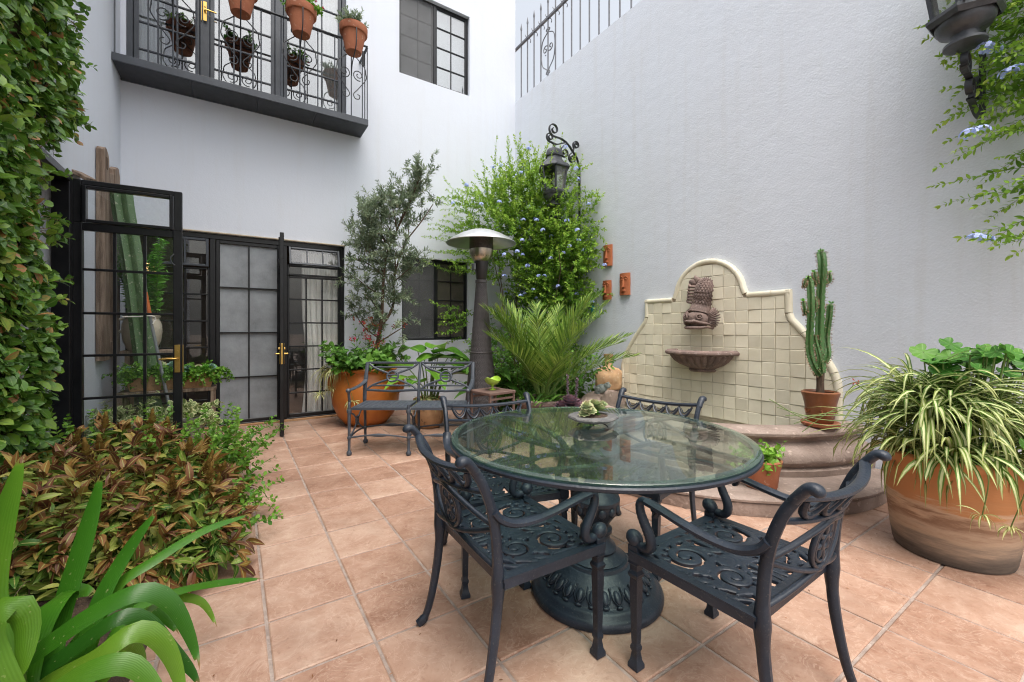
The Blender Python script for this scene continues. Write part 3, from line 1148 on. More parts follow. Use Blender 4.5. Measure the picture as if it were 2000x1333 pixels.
window(W1, house, 'window', 'screen_dark', 'balpane', 1, lin(5.29, 6.59, 4))
window(W2, house, 'window', 'screen_dark', 'frosted', 1, lin(1.1, 2.37, 4))
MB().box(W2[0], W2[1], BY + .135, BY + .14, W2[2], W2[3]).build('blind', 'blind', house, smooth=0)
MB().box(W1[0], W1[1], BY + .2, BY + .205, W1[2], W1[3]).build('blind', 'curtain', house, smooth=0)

# ---- balcony doors
yb0, yb1 = BY + .03, BY + .09
mb = MB()
for x0, x1 in ((-1.044, -.99), (-.36, -.265), (.455, .55), (1.305, 1.359)):
    mb.box(x0, x1, yb0, yb1, 4.172, 6.748, .004)
mb.box(-.99, -.36, yb0 + .002, yb1 - .002, 4.172, 4.23, .003)
mb.box(-.265, .455, yb0 + .002, yb1 - .002, 4.172, 4.23, .003)
mb.box(.55, 1.305, yb0 + .002, yb1 - .002, 4.172, 4.23, .003)
bdo = mb.build('balcony_door', 'slate', house, smooth=30)
for (a, b) in ((-.985, -.365), (-.26, .45), (.555, 1.30)):
    m2, pn, ym = bars_frame(a, b, 4.232, 6.74, yb0 + .012, yb1 - .012, lin(a + .04, b - .04, 3), [4.54, 4.86, 5.18, 5.5, 5.82, 6.14], .045, .018)
    m2.build('glazing_bars', 'slate', bdo, smooth=30)
    add_panes(pn, ym, 'balpane', bdo)
handle(bdo, (-.31, BY + .025, 5.2), -1)

# ---- balcony: slab of sheet-metal panels, rail, bars, scrolls
bal_x0, bal_x1, bal_y = LX + .004, 1.555, 6.045
SLZ = 4.09
mb = MB().box(bal_x0, bal_x1, bal_y, BY - .001, SLZ + .012, SLZ + .07, .004)
bal = mb.build('balcony', 'slate', house, smooth=30)
for i in range(4):
    a, b = bal_x0 + (bal_x1 - bal_x0) * i / 4, bal_x0 + (bal_x1 - bal_x0) * (i + 1) / 4
    MB().box(a + .006, b - .006, bal_y + .02, BY - .03, SLZ + .002, SLZ + .012, .003).build('soffit_panel', 'iron', bal, smooth=30)
mb = MB()
mb.box(bal_x0, bal_x1 + .003, bal_y - .012, bal_y + .012, SLZ, SLZ + .085, .003)
mb.box(bal_x1 - .012, bal_x1 + .006, bal_y + .012, BY - .002, SLZ, SLZ + .085, .003)
mb.box(bal_x0, bal_x1, BY - .03, BY - .002, SLZ - .004, SLZ + .012, .003)
mb.build('edge_beam', 'slate', bal, smooth=30)
RZ = 5.19
yr = bal_y + .012
mb = MB()
mb.box(bal_x0, bal_x1, yr - .018, yr + .018, RZ, RZ + .014, .003)
mb.box(bal_x1 - .02, bal_x1 + .012, yr + .018, BY - .002, RZ, RZ + .014, .003)
mb.build('handrail', 'slate', bal, smooth=30)
pots_x = [-.58, .058, .701, 1.336]
bx = []
x = bal_x1 - .006
bars_x = []
for pxi in pots_x:
    bars_x += [pxi - .213, pxi, pxi + .213]
for x in sorted(set(round(b, 3) for b in bars_x + [bal_x0 + .02, bal_x1 - .006])):
    MB().tube([(x, yr, SLZ + .085), (x, yr, RZ)], .0075, 8).build('baluster', 'slate', bal)
for y in (yr + .14, yr + .28):
    MB().tube([(bal_x1 - .004, y, SLZ + .085), (bal_x1 - .004, y, RZ)], .0075, 8).build('baluster', 'slate', bal)

def scroll_motif(mb, x, y, z, s=1.):
    """heart of four C-scrolls round a bar, in the plane of the railing"""
    for m in (-1, 1):
        a = spiral(.066, .01, .012, .056, 2.2, 1.45, 24)
        b = [(.115, -.05), (.06, -.13), (.02, -.185), (.035, -.225), (.07, -.222), (.078, -.19), (.055, -.18)]
        t = [(.135, .05), (.125, .1), (.07, .155), (.018, .21), (.03, .25), (.065, .25), (.07, .215), (.05, .205)]
        for k, cv in enumerate((a, b, t)):
            pts = [(x + m * u * s, y, z + v * s) for u, v in cv]
            if k:
                pts = bez(pts, 5)
            mb.tube(pts, .0065, 6)
        mb.tube(bez([(x + m * .132 * s, y, z + .06 * s), (x + m * .14 * s, y, z), (x + m * .112 * s, y, z - .055 * s)], 5), .0065, 6)

for x in pots_x:
    m = MB()
    scroll_motif(m, x, yr - .012, 4.74, 1.4)
    m.build('scroll', 'iron', bal)
    # ring bracket for the pot, leaning out
    m = MB()
    yc, zc = 5.925, 5.235
    m.tube([(x + .166 * math.cos(w), yc + .166 * math.sin(w), zc) for w in [2 * PI * i / 28 for i in range(28)]], .008, 6, closed=True)
    m.tube(bez([(x, yr - .012, 4.72), (x, yr - .05, 4.86), (x, yc - .12, 4.97), (x, yc - .165, 5.1), (x, yc - .167, zc)], 6), .007, 6)
    m.build('pot_ring', 'iron', bal)
m = MB()
m.box(bal_x1 - .05, bal_x1 - .02, yr + .1, yr + .13, 4.98, 5.19, .003)
m.build('rail_stay', 'iron', bal)

# ---- rooms behind the glass
def room(name, x0, x1, y0_, y1_, z0, z1, fl_='roomfloor'):
    mb = MB()
    mb.add([(x0, y0_, z0), (x1, y0_, z0), (x1, y1_, z0), (x0, y1_, z0), (x0, y0_, z1), (x1, y0_, z1), (x1, y1_, z1), (x0, y1_, z1)],
           [(4, 7, 6, 5), (1, 2, 6, 5), (2, 3, 7, 6), (3, 0, 4, 7)])
    r = struct(name, mb, 'room', smooth=0)
    f = MB().box(x0, x1, y0_, y1_, z0 - .04, z0)
    f.build('room_floor', fl_, r, smooth=0)
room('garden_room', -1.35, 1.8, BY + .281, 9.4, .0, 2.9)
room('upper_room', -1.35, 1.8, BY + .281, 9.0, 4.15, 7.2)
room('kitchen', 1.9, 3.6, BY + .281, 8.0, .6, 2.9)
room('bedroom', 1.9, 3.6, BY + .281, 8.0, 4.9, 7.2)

def curtain(x0, x1, y, z0, z1, name, label, seed, gather=0.):
    rr = random.Random(seed)
    n, k = 70, 10
    ph = [rr.uniform(0, 6) for _ in range(4)]
    vs = []
    for j in range(k + 1):
        t = j / k
        for i in range(n + 1):
            u = i / n
            x = x0 + (x1 - x0) * u
            if gather:
                x += gather * math.sin(PI * min(1, t * 1.6)) * (1 - u)
            yy = y + .028 * math.sin(u * 44 + ph[0] + .5 * math.sin(t * 2)) + .014 * math.sin(u * 91 + ph[1]) + .012 * math.sin(t * 4 + u * 7 + ph[2])
            vs.append((x, yy, z0 + (z1 - z0) * t))
    mb = MB().add(vs, [(j * (n + 1) + i, j * (n + 1) + i + 1, (j + 1) * (n + 1) + i + 1, (j + 1) * (n + 1) + i) for j in range(k) for i in range(n)])
    return tag(mb.build(name, 'curtain', smooth=80), label, 'curtain')
curtain(.80, 1.31, BY + .22, .03, 2.35, 'curtain', 'white gathered curtain hanging behind the right pane of the french doors', 3, .05)
curtain(-1.02, -.72, BY + .21, 4.2, 6.7, 'curtain', 'pale curtain at the left end of the balcony doors', 5)
curtain(.98, 1.34, BY + .21, 4.2, 6.7, 'curtain', 'pale curtain at the right end of the balcony doors', 6)
lampt = thing('hanging_lamp', 'warm lit lamp hanging inside the room behind the left door glass', 'lamp', (-1.02, 7.5, 0))
MB().lathe([(.05, 2.16), (.1, 2.1), (.13, 2.0), (.12, 2.0), (.09, 2.1), (.045, 2.15)], 20).build('lamp_shade', 'lamp', lampt)
MB().tube([(0, 0, 2.15), (0, 0, 2.9)], .006, 6).build('cord', 'black', lampt)

# ---- left wing: plain plastered wall with a doorway, its glazed leaf standing open
DW = (3.93, 4.70, -.002, 2.46)
wing = thing('house_wing', 'white side wall on the left with an open black glazed door', 'wall', (0, 0, 0))
wm = walls(MB(), 'x', LX, -2.2, BY - .0005, -.05, 8.6, [DW], -.28)
wm.build('wall', 'stucco_fine', wing, smooth=0)
mb = MB()
mb.box(LX - .09, LX + .02, DW[0] + .001, DW[0] + .06, 0, 2.459, .004)
mb.box(LX - .09, LX + .012, DW[1] - .05, DW[1] + .03, 0, 2.49, .004)
mb.box(LX - .088, LX + .018, DW[0] + .06, DW[1] - .05, 2.4, 2.459, .004)
mb.build('door_frame', 'black', wing, smooth=30)
wl_ = door_leaf(wing, .70, 2.45, [.345, .685, 1.032, 1.376, 1.73], 2.075, 'open_door')
wl_.location = (LX + .004, 4.757, 0)
wl_.rotation_euler = (0, 0, R_(-3.5))
handle(wl_, (.668, 0, .99), 1)
m = MB()
m.tube(bez([(.645, -.03, 1.9), (.625, -.045, 1.86), (.635, -.045, 1.82), (.655, -.04, 1.8)], 5), .006, 6)
m.build('hook', 'iron', wl_)
m = MB().box(-.02, .09, -.2, .02, -.015, .015, .004)
lb = m.build('lintel_board', 'wood', wing, smooth=30, loc=(LX + .02, 4.95, 2.545))
lb.rotation_euler = (R_(12), R_(28), 0)
room('passage', LX - 2.2, LX - .281, 3.2, 5.2, -.0, 2.8)

# ---- garden wall on the right
gw = MB().box(RX, RX + .3, -2.2, BY + .3, -.05, 5.44, .01)
tag(gw.build('garden_wall', 'stucco_rough', smooth=0), 'tall white rough stucco garden wall behind the fountain', 'wall')

# ---- spiked railing on the wall
rail = thing('spiked_railing', 'grey iron spiked railing on top of the tall garden wall', 'railing', (0, 0, 0))
xr = RX + .12
zr = 6.53
m = MB().box(xr - .02, xr + .02, 1.0, BY + .2, zr - .02, zr + .02, .003)
m.build('rail', 'fence', rail, smooth=30)
spike = MB()
spike.tube([(0, 0, 5.43), (0, 0, 6.78)], .012, 8)
spike.tube([(0, 0, 6.78), (0, 0, 6.81), (0, 0, 6.92)], [.013, .019, .001], 8)
sp_me = spike.mesh('bar', 'fence')
curl = MB()
curl.tube(bez([(0, 0, 6.5), (-.004, -.07, 6.48), (0, -.1, 6.43), (0, -.085, 6.40)], 4), .007, 6)
curl.tube(bez([(0, 0, 6.56), (0, .05, 6.585), (0, .07, 6.63)], 4), .007, 6)
cu_me = curl.mesh('curl', 'fence')
y = BY - .02
k = 0
while y > 1.1:
    link('bar', sp_me, rail, (xr, y, 0))
    if k > 0:
        link('curl', cu_me, rail, (xr, y, 0))
    y -= .2
    k += 1
for yc in (BY - .02 - .8, BY - .02 - 3.4 + .4):
    m = MB()
    for sg in (-1, 1):
        for up in (-1, 1):
            a = [(yc + sg * p, 5.98 + up * q) for p, q in spiral(.07, .04 * sg, .01, .07, 1.2, 1.2, 18)]
            m.tube([(xr, u, v) for u, v in a][:19 if sg * up > 0 else 4], .009, 6)
        m.tube(bez([(xr, yc + sg * .02, 6.36), (xr, yc + sg * .05, 6.33), (xr, yc + sg * .02, 6.29), (xr, yc + sg * .15, 6.2), (xr, yc + sg * .185, 6.0), (xr, yc + sg * .15, 5.78), (xr, yc + sg * .03, 5.66), (xr, yc + sg * .05, 5.6), (xr, yc + sg * .02, 5.58)], 5), .009, 6)
    m.build('scroll', 'fence', rail)

# ================================================================== fountain
fountain = thing('wall_fountain', 'wall fountain with cream tiled back, fish spout, fluted stone bowl and round stone pool', 'fountain', (RX, 2.68, 0))
# local frame: x towards the courtyard is negative, y along the wall, z up
HALF, CAPW, BT = 1.215, .052, .04

def outline():
    """right half (y<0) of the back panel from the foot to the crown, mirrored later: list of (y, z)"""
    pts = [(-HALF, .2), (-HALF, .72)]
    pts += [(v.x, v.y) for v in bez([(-1.208, .80, 0), (-1.17, .91, 0), (-1.10, 1.03, 0), (-1.015, 1.15, 0), (-.93, 1.255, 0), (-.848, 1.35, 0)], 4)]
    pts += [(-.83, 1.40), (-.825, 1.615), (-.43, 1.615)]
    for i in range(1, 11):
        a = PI * (i / 20)
        pts.append((-.41 * math.cos(a), 1.615 + .395 * math.sin(a)))
    return pts
half = outline()
full = half + [(-y, z) for y, z in half[::-1][1:]]
back = MB().prism(full, BT - .012, 'x', -(BT - .012)).build('back_panel', 'tgrout', fountain, smooth=0)

def clip_poly(poly, sub):
    """Sutherland-Hodgman against a convex subject rectangle: clip polygon 'sub' (rect) out of 'poly'"""
    out = poly
    a, b, c_, d = sub
    for ax, lim, sg in ((0, a, 1), (0, b, -1), (1, c_, 1), (1, d, -1)):
        res = []
        for i in range(len(out)):
            p, q = out[i - 1], out[i]
            ip, iq = (p[ax] - lim) * sg >= 0, (q[ax] - lim) * sg >= 0
            if ip != iq:
                t = (lim - p[ax]) / (q[ax] - p[ax])
                res.append((p[0] + t * (q[0] - p[0]), p[1] + t * (q[1] - p[1])))
            if iq:
                res.append(q)
        out = res
        if len(out) < 3:
            return []
    return out

def inset(poly, d):
    n = len(poly)
    out = []
    for i in range(n):
        p0, p1, p2 = Vector(poly[i - 1]), Vector(poly[i]), Vector(poly[(i + 1) % n])
        e1, e2 = (p1 - p0).normalized(), (p2 - p1).normalized()
        n1, n2 = Vector((-e1.y, e1.x)), Vector((-e2.y, e2.x))
        b = n1 + n2
        b = b / max(b.dot(n1), .35)
        out.append((p1.x + b.x * d, p1.y + b.y * d))
    return out
def area(p):
    return .5 * sum(p[i - 1][0] * p[i][1] - p[i][0] * p[i - 1][1] for i in range(len(p)))
if area(full) < 0:
    full = full[::-1]
inner = inset(full, CAPW)
TP = .1265
rr = random.Random(4)
iz = 0
z = .30
while z < 2.0:
    iy = 0
    y = -TP * 10.5
    while y < TP * 10.5:
        p = clip_poly(inner, (y + .0016, y + TP - .0016, z + .0016, z + TP - .0016))
        if len(p) >= 3 and abs(area(p)) > .0012:
            t0 = rr.uniform(-.002, .002)
            cy, cz = y + TP / 2, z + TP / 2
            ta, tb = rr.uniform(-.045, .045), rr.uniform(-.05, .05)
            q = inset(p if area(p) > 0 else p[::-1], .004)
            pp = p if area(p) > 0 else p[::-1]
            f = lambda u, v, e: -(BT + t0 + e + (u - cy) * ta + (v - cz) * tb)
            n = len(pp)
            vs = [(-(BT - .02), u, v) for u, v in pp] + [(f(u, v, -.003), u, v) for u, v in pp] + [(f(u, v, 0), u, v) for u, v in q]
            fs = [(i, n + i, n + (i + 1) % n, (i + 1) % n) for i in range(n)] + [(n + i, 2 * n + i, 2 * n + (i + 1) % n, n + (i + 1) % n) for i in range(n)]
            fs.append(tuple(range(2 * n, 3 * n))[::-1])
            MB().add(vs, fs).build('tile', 'cream', back, smooth=0)
        y += TP
        iy += 1
    z += TP
    iz += 1
# bullnose edging, piece by piece
edge = [p for p in full]
# walk the outline and cut it to pieces of about 17 cm
path = [Vector(p) for p in full]
i0 = min(range(len(path)), key=lambda i: (path[i][1], path[i][0]))
corners = {(-.825, 1.615), (-.43, 1.615), (.825, 1.615), (.43, 1.615), (-.83, 1.40), (.83, 1.40)}
order = []
start = max(range(len(full)), key=lambda i: (full[i][0] > 1.2 and full[i][1] < .3, full[i][0]))
seq = full[start:] + full[:start]
if seq[1][1] < .3:
    seq = [seq[0]] + seq[1:][::-1]
chunks, cur, ln = [], [seq[0]], 0
for a, b in zip(seq[:-1], seq[1:]):
    n = max(1, int(math.dist(a, b) / .05))
    for i in range(1, n + 1):
        p = (a[0] + (b[0] - a[0]) * i / n, a[1] + (b[1] - a[1]) * i / n)
        ln += math.dist(cur[-1], p)
        cur.append(p)
        if ln > .2 or (i == n and any(math.dist(p, c_) < .01 for c_ in corners)):
            chunks.append(cur)
            cur, ln = [p], 0
if ln > .03:
    chunks.append(cur)
for ch in chunks:
    if max(p[1] for p in ch) < .3 or math.dist(ch[0], ch[-1]) < .02:
        continue
    def off(i, d):
        p0, p2 = Vector(ch[max(i - 1, 0)]), Vector(ch[min(i + 1, len(ch) - 1)])
        e = (p2 - p0).normalized()
        nrm = Vector((-e.y, e.x))
        q = Vector(ch[i]) + nrm * d
        return q.x, q.y
    sgn = 1
    cm = (sum(p[0] for p in ch) / len(ch), sum(p[1] for p in ch) / len(ch))
    o1 = off(len(ch) // 2, .03)
    mid = ch[len(ch) // 2]
    # inside test: the panel lies below and towards y=0
    def inside(p):
        c_ = False
        for i in range(len(full)):
            a, b = full[i - 1], full[i]
            if (a[1] > p[1]) != (b[1] > p[1]) and p[0] < (b[0] - a[0]) * (p[1] - a[1]) / (b[1] - a[1]) + a[0]:
                c_ = not c_
        return c_
    sgn = 1 if inside(o1) else -1
    prof = [(-.003, .0), (-.004, BT - .012), (.002, BT + .004), (.013, BT + .012), (.028, BT + .013), (.042, BT + .009), (CAPW - .001, BT + .0005), (CAPW - .001, 0)]
    vs, fs = [], []
    m = len(prof)
    dz = rr.uniform(-.003, .003)
    L = len(ch)
    for i in range(L):
        sh = .0022 if i == 0 else (-.0022 if i == L - 1 else 0)
        e = Vector((ch[min(i + 1, L - 1)][0] - ch[max(i - 1, 0)][0], ch[min(i + 1, L - 1)][1] - ch[max(i - 1, 0)][1])).normalized()
        for d, h in prof:
            u, v = off(i, sgn * d)
            vs.append((-h - (dz if h > .01 else 0), u + e.x * sh, v + e.y * sh))
    for i in range(L - 1):
        for j in range(m):
            fs.append((i * m + j, i * m + (j + 1) % m, (i + 1) * m + (j + 1) % m, (i + 1) * m + j))
    fs += [tuple(range(m)), tuple(range((L - 1) * m, L * m))[::-1]]
    MB().add(vs, fs).build('edge_tile', 'cream_trim', back, smooth=50)

# pool: bellied stone wall with a heavy rolled rim, on a low step
def half_lathe(prof, n=64, c=(0, 0, 0), wob=0., seed=1):
    q = random.Random(seed)
    ph = [q.uniform(0, 6) for _ in range(6)]
    def mod(w, i, r):
        return r * (1 + wob * (math.sin(5 * w + ph[0]) + .6 * math.sin(13 * w + ph[1]) + .4 * math.sin(29 * w + ph[2] + i)))
    return MB().lathe(prof, n, c, mod, PI / 2, 3 * PI / 2)
pool = half_lathe([(1.40, .128), (1.43, .132), (1.435, .175), (1.40, .182), (1.385, .187), (1.40, .2), (1.43, .235), (1.43, .27), (1.40, .31), (1.345, .345), (1.315, .37), (1.315, .395),
                   (1.35, .402), (1.372, .42), (1.375, .44), (1.355, .462), (1.31, .474), (1.24, .474), (1.18, .47), (1.155, .455), (1.15, .43), (1.15, .1)], wob=.0016, seed=3)
pool.build('pool_wall', 'stone', fountain)
half_lathe([(1.152, .27), (.001, .27)], 48).build('water', 'water', fountain)
half_lathe([(1.152, .11), (.001, .11)], 48).build('pool_floor', 'cream', fountain)
# step: a drum with straight flanks to the wall
st = MB()
scx, scy, sr = -.433, -.163, 1.455
prof = [(sr - .006, -.006), (sr, .01), (sr, .082), (sr - .012, .09), (sr + .012, .098), (sr + .014, .112), (sr, .127), (sr - .03, .13)]
ring = []
N_ = 72
for i in range(N_ + 1):
    w = PI / 2 + PI * i / N_
    ring.append((math.cos(w), math.sin(w)))
vs, fs = [], []
rows = []
for r, z in prof:
    row = [(-.001, scy + r, z)] + [(scx + r * a * (1 + .0015 * math.sin(17 * i)), scy + r * b, z) for i, (a, b) in enumerate(ring)] + [(-.001, scy - r, z)]
    rows.append(row)
k = len(rows[0])
for row in rows:
    vs += row
for j in range(len(rows) - 1):
    for i in range(k - 1):
        fs.append((j * k + i, j * k + i + 1, (j + 1) * k + i + 1, (j + 1) * k + i))
vs.append((-.2, scy, .13))
for i in range(k - 1):
    fs.append(((len(rows) - 1) * k + i, (len(rows) - 1) * k + i + 1, len(vs) - 1))
st.add(vs, fs).build('step', 'stone', fountain, smooth=50)
# fluted half bowl
def flute(w, i, r):
    return r * (1 + (.085 * abs(math.sin(w * 14)) - .04 if 3 <= i <= 8 else 0))
bw = MB().lathe([(r_0, z_0 * 1.1) for r_0, z_0 in [(.05, .0), (.13, .004), (.15, .02), (.135, .034), (.17, .05), (.235, .075), (.29, .11), (.325, .15), (.335, .168), (.345, .172), (.385, .176), (.398, .19), (.394, .205), (.37, .218), (.33, .22), (.30, .19), (.2, .12), (.05, .1)]],
                140, (0, 0, 0), flute, PI / 2, 3 * PI / 2)
bowl = bw.build('fluted_bowl', 'stone_dark', fountain, loc=(-.04, .035, .785))
for i in range(18):
    w = PI / 2 + PI * (i + .5) / 18

# fish spout, head down, tail curling up to the left
FZ = 1.245                       # height of the mouth
fish = MB()
fb = [(.05, -.005, .60), (.085, -.03, .575), (.12, -.05, .52), (.135, -.045, .44), (.12, -.025, .36), (.125, -.005, .28), (.15, .005, .20)]
body = bez([(-x, y, z) for x, y, z in fb], 8)
nb = len(body)
rad = [float(np.interp(i / (nb - 1), [0, .1, .25, .45, .6, .75, .9, 1], [.012, .06, .085, .09, .09, .1, .115, .12])) for i in range(nb)]
fish.tube(body, rad, 20, flat=(.9, 1.0), up=(-1, 0, 0))
fo = fish.build('fish_spout', 'stone_dark', fountain, smooth=60, loc=(-BT, -.005, FZ))
fo.scale = (.95, .95, .86)
fo['label'] = 'brown stone fish head spout with scaly body'
sc = MB()
for i in range(1, 15):
    k = int(3 + i / 14 * (nb - 18))
    c_, r = body[k], rad[k]
    tn = (body[k + 1] - body[k - 1]).normalized()
    nn = Vector((-1, 0, 0))
    nn = (nn - tn * nn.dot(tn)).normalized()
    bi = tn.cross(nn)
    for j in range(10):
        w = -1.6 + 3.2 * (j + .5 * (i % 2)) / 9.5
        q = c_ + nn * (r * .9 * math.cos(w)) + bi * (r * math.sin(w))
        o = (nn * math.cos(w) + bi * math.sin(w)).normalized()
        B_ = Matrix((o, bi, tn)).transposed()
        sc.ball(q + o * .002, (.0085, .0165, .021), 8, 5, B_ @ Matrix.Rotation(.35, 3, 'Y'))
sc.build('scales', 'stone_dark', fo, smooth=60, kind='stuff')
hd = MB()
start = len(hd.v)
hd.ball((0, 0, 0), 1., 36, 22)
for i in range(len(hd.v)):
    x, y, z = hd.v[i]
    wy = .125 * (1 - .12 * max(0, z)) * (1 + .06 * max(0, -z))
    fx = .115 * (1.0 + .28 * max(0, -z) * (x < 0))
    px_, py_, pz_ = x * fx - .165, y * wy + .005, z * .118 + .128
    # brow ridge over the eyes, cheek hollow
    for sy in (-1, 1):
        d2 = ((py_ - .005 - sy * .072) / .035) ** 2 + ((pz_ - .185) / .02) ** 2
        if x < 0:
            px_ -= .02 * math.exp(-d2)
        d3 = ((py_ - .005 - sy * .05) / .03) ** 2 + ((pz_ - .10) / .025) ** 2
        if x < 0:
            px_ += .014 * math.exp(-d3)
    hd.v[i] = (px_, py_, pz_)
hd.build('head', 'stone_dark', fo, smooth=60)
for up_, zz, amp in ((1, .062, 1), (0, .022, .8)):
    lp = MB()
    pts = [(-.10, -.128, zz - .012), (-.19, -.125, zz + .006), (-.255, -.075, zz + .022 * up_), (-.29, -.035, zz + .038 * up_), (-.298, .005, zz + .03 * up_), (-.29, .045, zz + .038 * up_), (-.255, .085, zz + .022 * up_), (-.19, .135, zz + .006), (-.10, .138, zz - .012)]
    bz_ = bez(pts, 5)
    lp.tube(bz_, [.013 + .012 * math.sin(PI * i / (len(bz_) - 1)) for i in range(len(bz_))], 10, flat=(.85, 1.2), up=(0, 0, 1))
    lp.build('lip', 'stone_dark', fo, smooth=60)
MB().ball((-.20, .005, .045), (.075, .09, .022), 16, 8).build('mouth', 'soil', fo)
for sy in (-1, 1):
    e = MB()
    cx, cy, cz = -.262, .005 + sy * .078, .155
    Mr = Matrix.Rotation(-sy * .75, 3, 'Z')
    e.ball((cx + .01, cy, cz), (.016, .019, .019), 12, 8, Mr)
    e.tube([Vector((cx, cy, cz)) + Mr @ Vector((-.002, .03 * math.cos(a_), .028 * math.sin(a_))) for a_ in [2 * PI * i / 20 for i in range(20)]], .0075, 7, closed=True)
    e.build('eye', 'stone_dark', fo, smooth=60)
    for i in range(11):
        a_ = -1.15 + 2.35 * i / 10
        L_ = .15 * (1 - .12 * abs(a_ - .2))
        f = MB()
        p0 = (-.15, .005 + sy * .105, .12 + .05 * math.sin(a_))
        pm = (-.15, .005 + sy * (.115 + .45 * L_ * math.cos(a_)), .12 + .62 * L_ * math.sin(a_) + .012)
        pe = (-.09, .005 + sy * (.11 + .72 * L_ * math.cos(a_)), .12 + 1.05 * L_ * math.sin(a_) + .02)
        f.tube(bez([p0, pm, pe], 5), [.012, .013, .014, .0145, .015, .015, .0148, .014, .012, .009, .005], 7, flat=(1.25, .8), up=(-1, 0, 0))
        f.build('gill_fin', 'stone_dark', fo, smooth=60)
for i in range(6):
    tl = MB()
    z0 = .335 + .04 * i
    tl.tube(bez([(-.10, .03, z0), (-.145, .105, z0 + .005), (-.14, .15 - .004 * i, z0 + .02), (-.12, .165 - .006 * i, z0 + .045)], 4), [.018] * 6 + [.018, .0175, .017, .016, .014, .011, .007], 7)
    tl.build('back_fin', 'stone_dark', fo, smooth=60)
for sg in (0, 1):
    tl = MB()
    tl.tube(bez([(-.075, -.01, .57), (-.10, .04 + .05 * sg, .61 - .02 * sg), (-.09, .085 + .06 * sg, .645 - .03 * sg), (-.06, .11 + .03 * sg, .69 - .06 * sg)], 5), [.034, .034, .035, .036, .037, .037, .037, .036, .034, .032, .029, .025, .02, .015, .01, .005], 9, flat=(.6, 1.1), up=(-1, 0, 0))
    tl.build('tail', 'stone_dark', fo, smooth=60)

# ================================================================== table
TC = (1.444, 1.471)
table = thing('patio_table', 'round glass topped patio table on an ornate dark metal pedestal', 'table', (*TC, 0))
TR, TZ = .685, .752
g = MB().lathe([(.001, TZ - .010), (TR - .012, TZ - .010), (TR - .004, TZ - .008)], 96)
g.lathe([(TR - .030, TZ), (.001, TZ)], 96)
g.build('glass_top', 'table_glass', table, smooth=30)
MB().lathe([(TR - .004, TZ - .008), (TR, TZ - .004), (TR - .002, TZ - .001), (TR - .030, TZ)], 96).build('glass_bevel', 'table_edge', table, smooth=60)
rim = MB().lathe([(TR - .028, TZ - .030), (TR - .006, TZ - .034), (TR + .004, TZ - .028), (TR + .006, TZ - .018), (TR + .001, TZ - .0125), (TR - .026, TZ - .0125), (TR - .028, TZ - .030)], 96)
rim.build('rim_ring', 'cast', table)
pads = MB()
for i in range(6):
    a = i * PI / 3 + .3
    m = MB().lathe([(.001, TZ - .012), (.009, TZ - .012), (.009, TZ - .0105), (.001, TZ - .0105)], 10, ((TR - .03) * math.cos(a), (TR - .03) * math.sin(a), 0))
    m.build('rubber_pad', 'black', table)
# S-shaped flat bars that carry the glass
for i in range(4):
    a = i * PI / 2 + .52
    ca, sa = math.cos(a), math.sin(a)
    def L2(u, v, z):
        return (u * ca - v * sa, u * sa + v * ca, z)
    pts = bez([L2(.04, 0, .62), L2(.12, .06, .66), L2(.24, .13, .70), L2(.40, .10, .715), L2(.54, -.03, .722), L2(.66, -.10, .724)], 7)
    MB().bar(pts, .036, .014).build('support_arm', 'cast', table)
    b2 = bez([L2(.12, .06, .665), L2(.2, -.02, .695), L2(.33, -.12, .712), L2(.48, -.16, .72), L2(.62, -.26, .724)], 7)
    MB().bar(b2, .028, .012).build('support_arm', 'cast', table)
colp = [(.13, .165), (.135, .172), (.11, .185), (.09, .20), (.096, .212), (.09, .225), (.07, .24), (.062, .27), (.075, .285), (.075, .30), (.06, .312), (.066, .335), (.095, .372), (.106, .40), (.104, .425), (.112, .43), (.112, .445), (.098, .452), (.075, .488), (.052, .515), (.046, .53),
        (.06, .536), (.06, .548), (.046, .556), (.052, .575), (.075, .6), (.1, .63), (.118, .66), (.12, .675), (.10, .69), (.04, .70), (.001, .70)]
MB().lathe(colp, 48, mod=lambda w, i, r: r * (1 + (.05 * math.cos(w * 16) if i in (24, 25, 26, 27) else (.02 * math.cos(w * 12) if i in (11, 12, 13) else 0)))).build('pedestal', 'cast', table, smooth=50)
dec = MB()
for i in range(12):
    a = 2 * PI * i / 12
    dec.ball((.103 * math.cos(a), .103 * math.sin(a), .40), (.012, .02, .024), 8, 6, Matrix.Rotation(a, 3, 'Z'))
dec.build('pedestal_beading', 'cast', table, smooth=60, kind='stuff')
basep = [(.29, 0), (.305, .004), (.308, .018), (.303, .032), (.292, .04), (.286, .042), (.278, .055), (.262, .063), (.25, .064), (.246, .067), (.232, .085), (.205, .112), (.19, .122), (.184, .124), (.176, .134), (.166, .136), (.158, .15), (.15, .152), (.145, .165), (.13, .168)]
base = MB().lathe([(.001, .002)] + basep, 96).build('base', 'cast', table, smooth=50)
NP = 26
for i in range(NP):
    a = 2 * PI * i / NP
    m = MB()
    Mr = Matrix.Rotation(a, 3, 'Z')
    def q(u, v, w):
        return tuple(Mr @ Vector((u, v, w)))
    # a rounded drop-shaped petal lying on the slope, ringed by a raised rib
    m.ball(q(.222, 0, .097), (.0095, .015, .029), 10, 8, Mr @ Matrix.Rotation(-.93, 3, 'Y'))
    rp = bez([q(.196, -.02, .124), q(.212, -.0235, .112), q(.232, -.021, .092), q(.2465, 0, .076), q(.232, .021, .092), q(.212, .0235, .112), q(.196, .02, .124)], 3)
    m.tube(rp, .0028, 6)
    m.ball(q(.249, 0, .071), (.009, .016, .006), 8, 6, Mr)
    m.build('petal', 'cast', base, smooth=60)

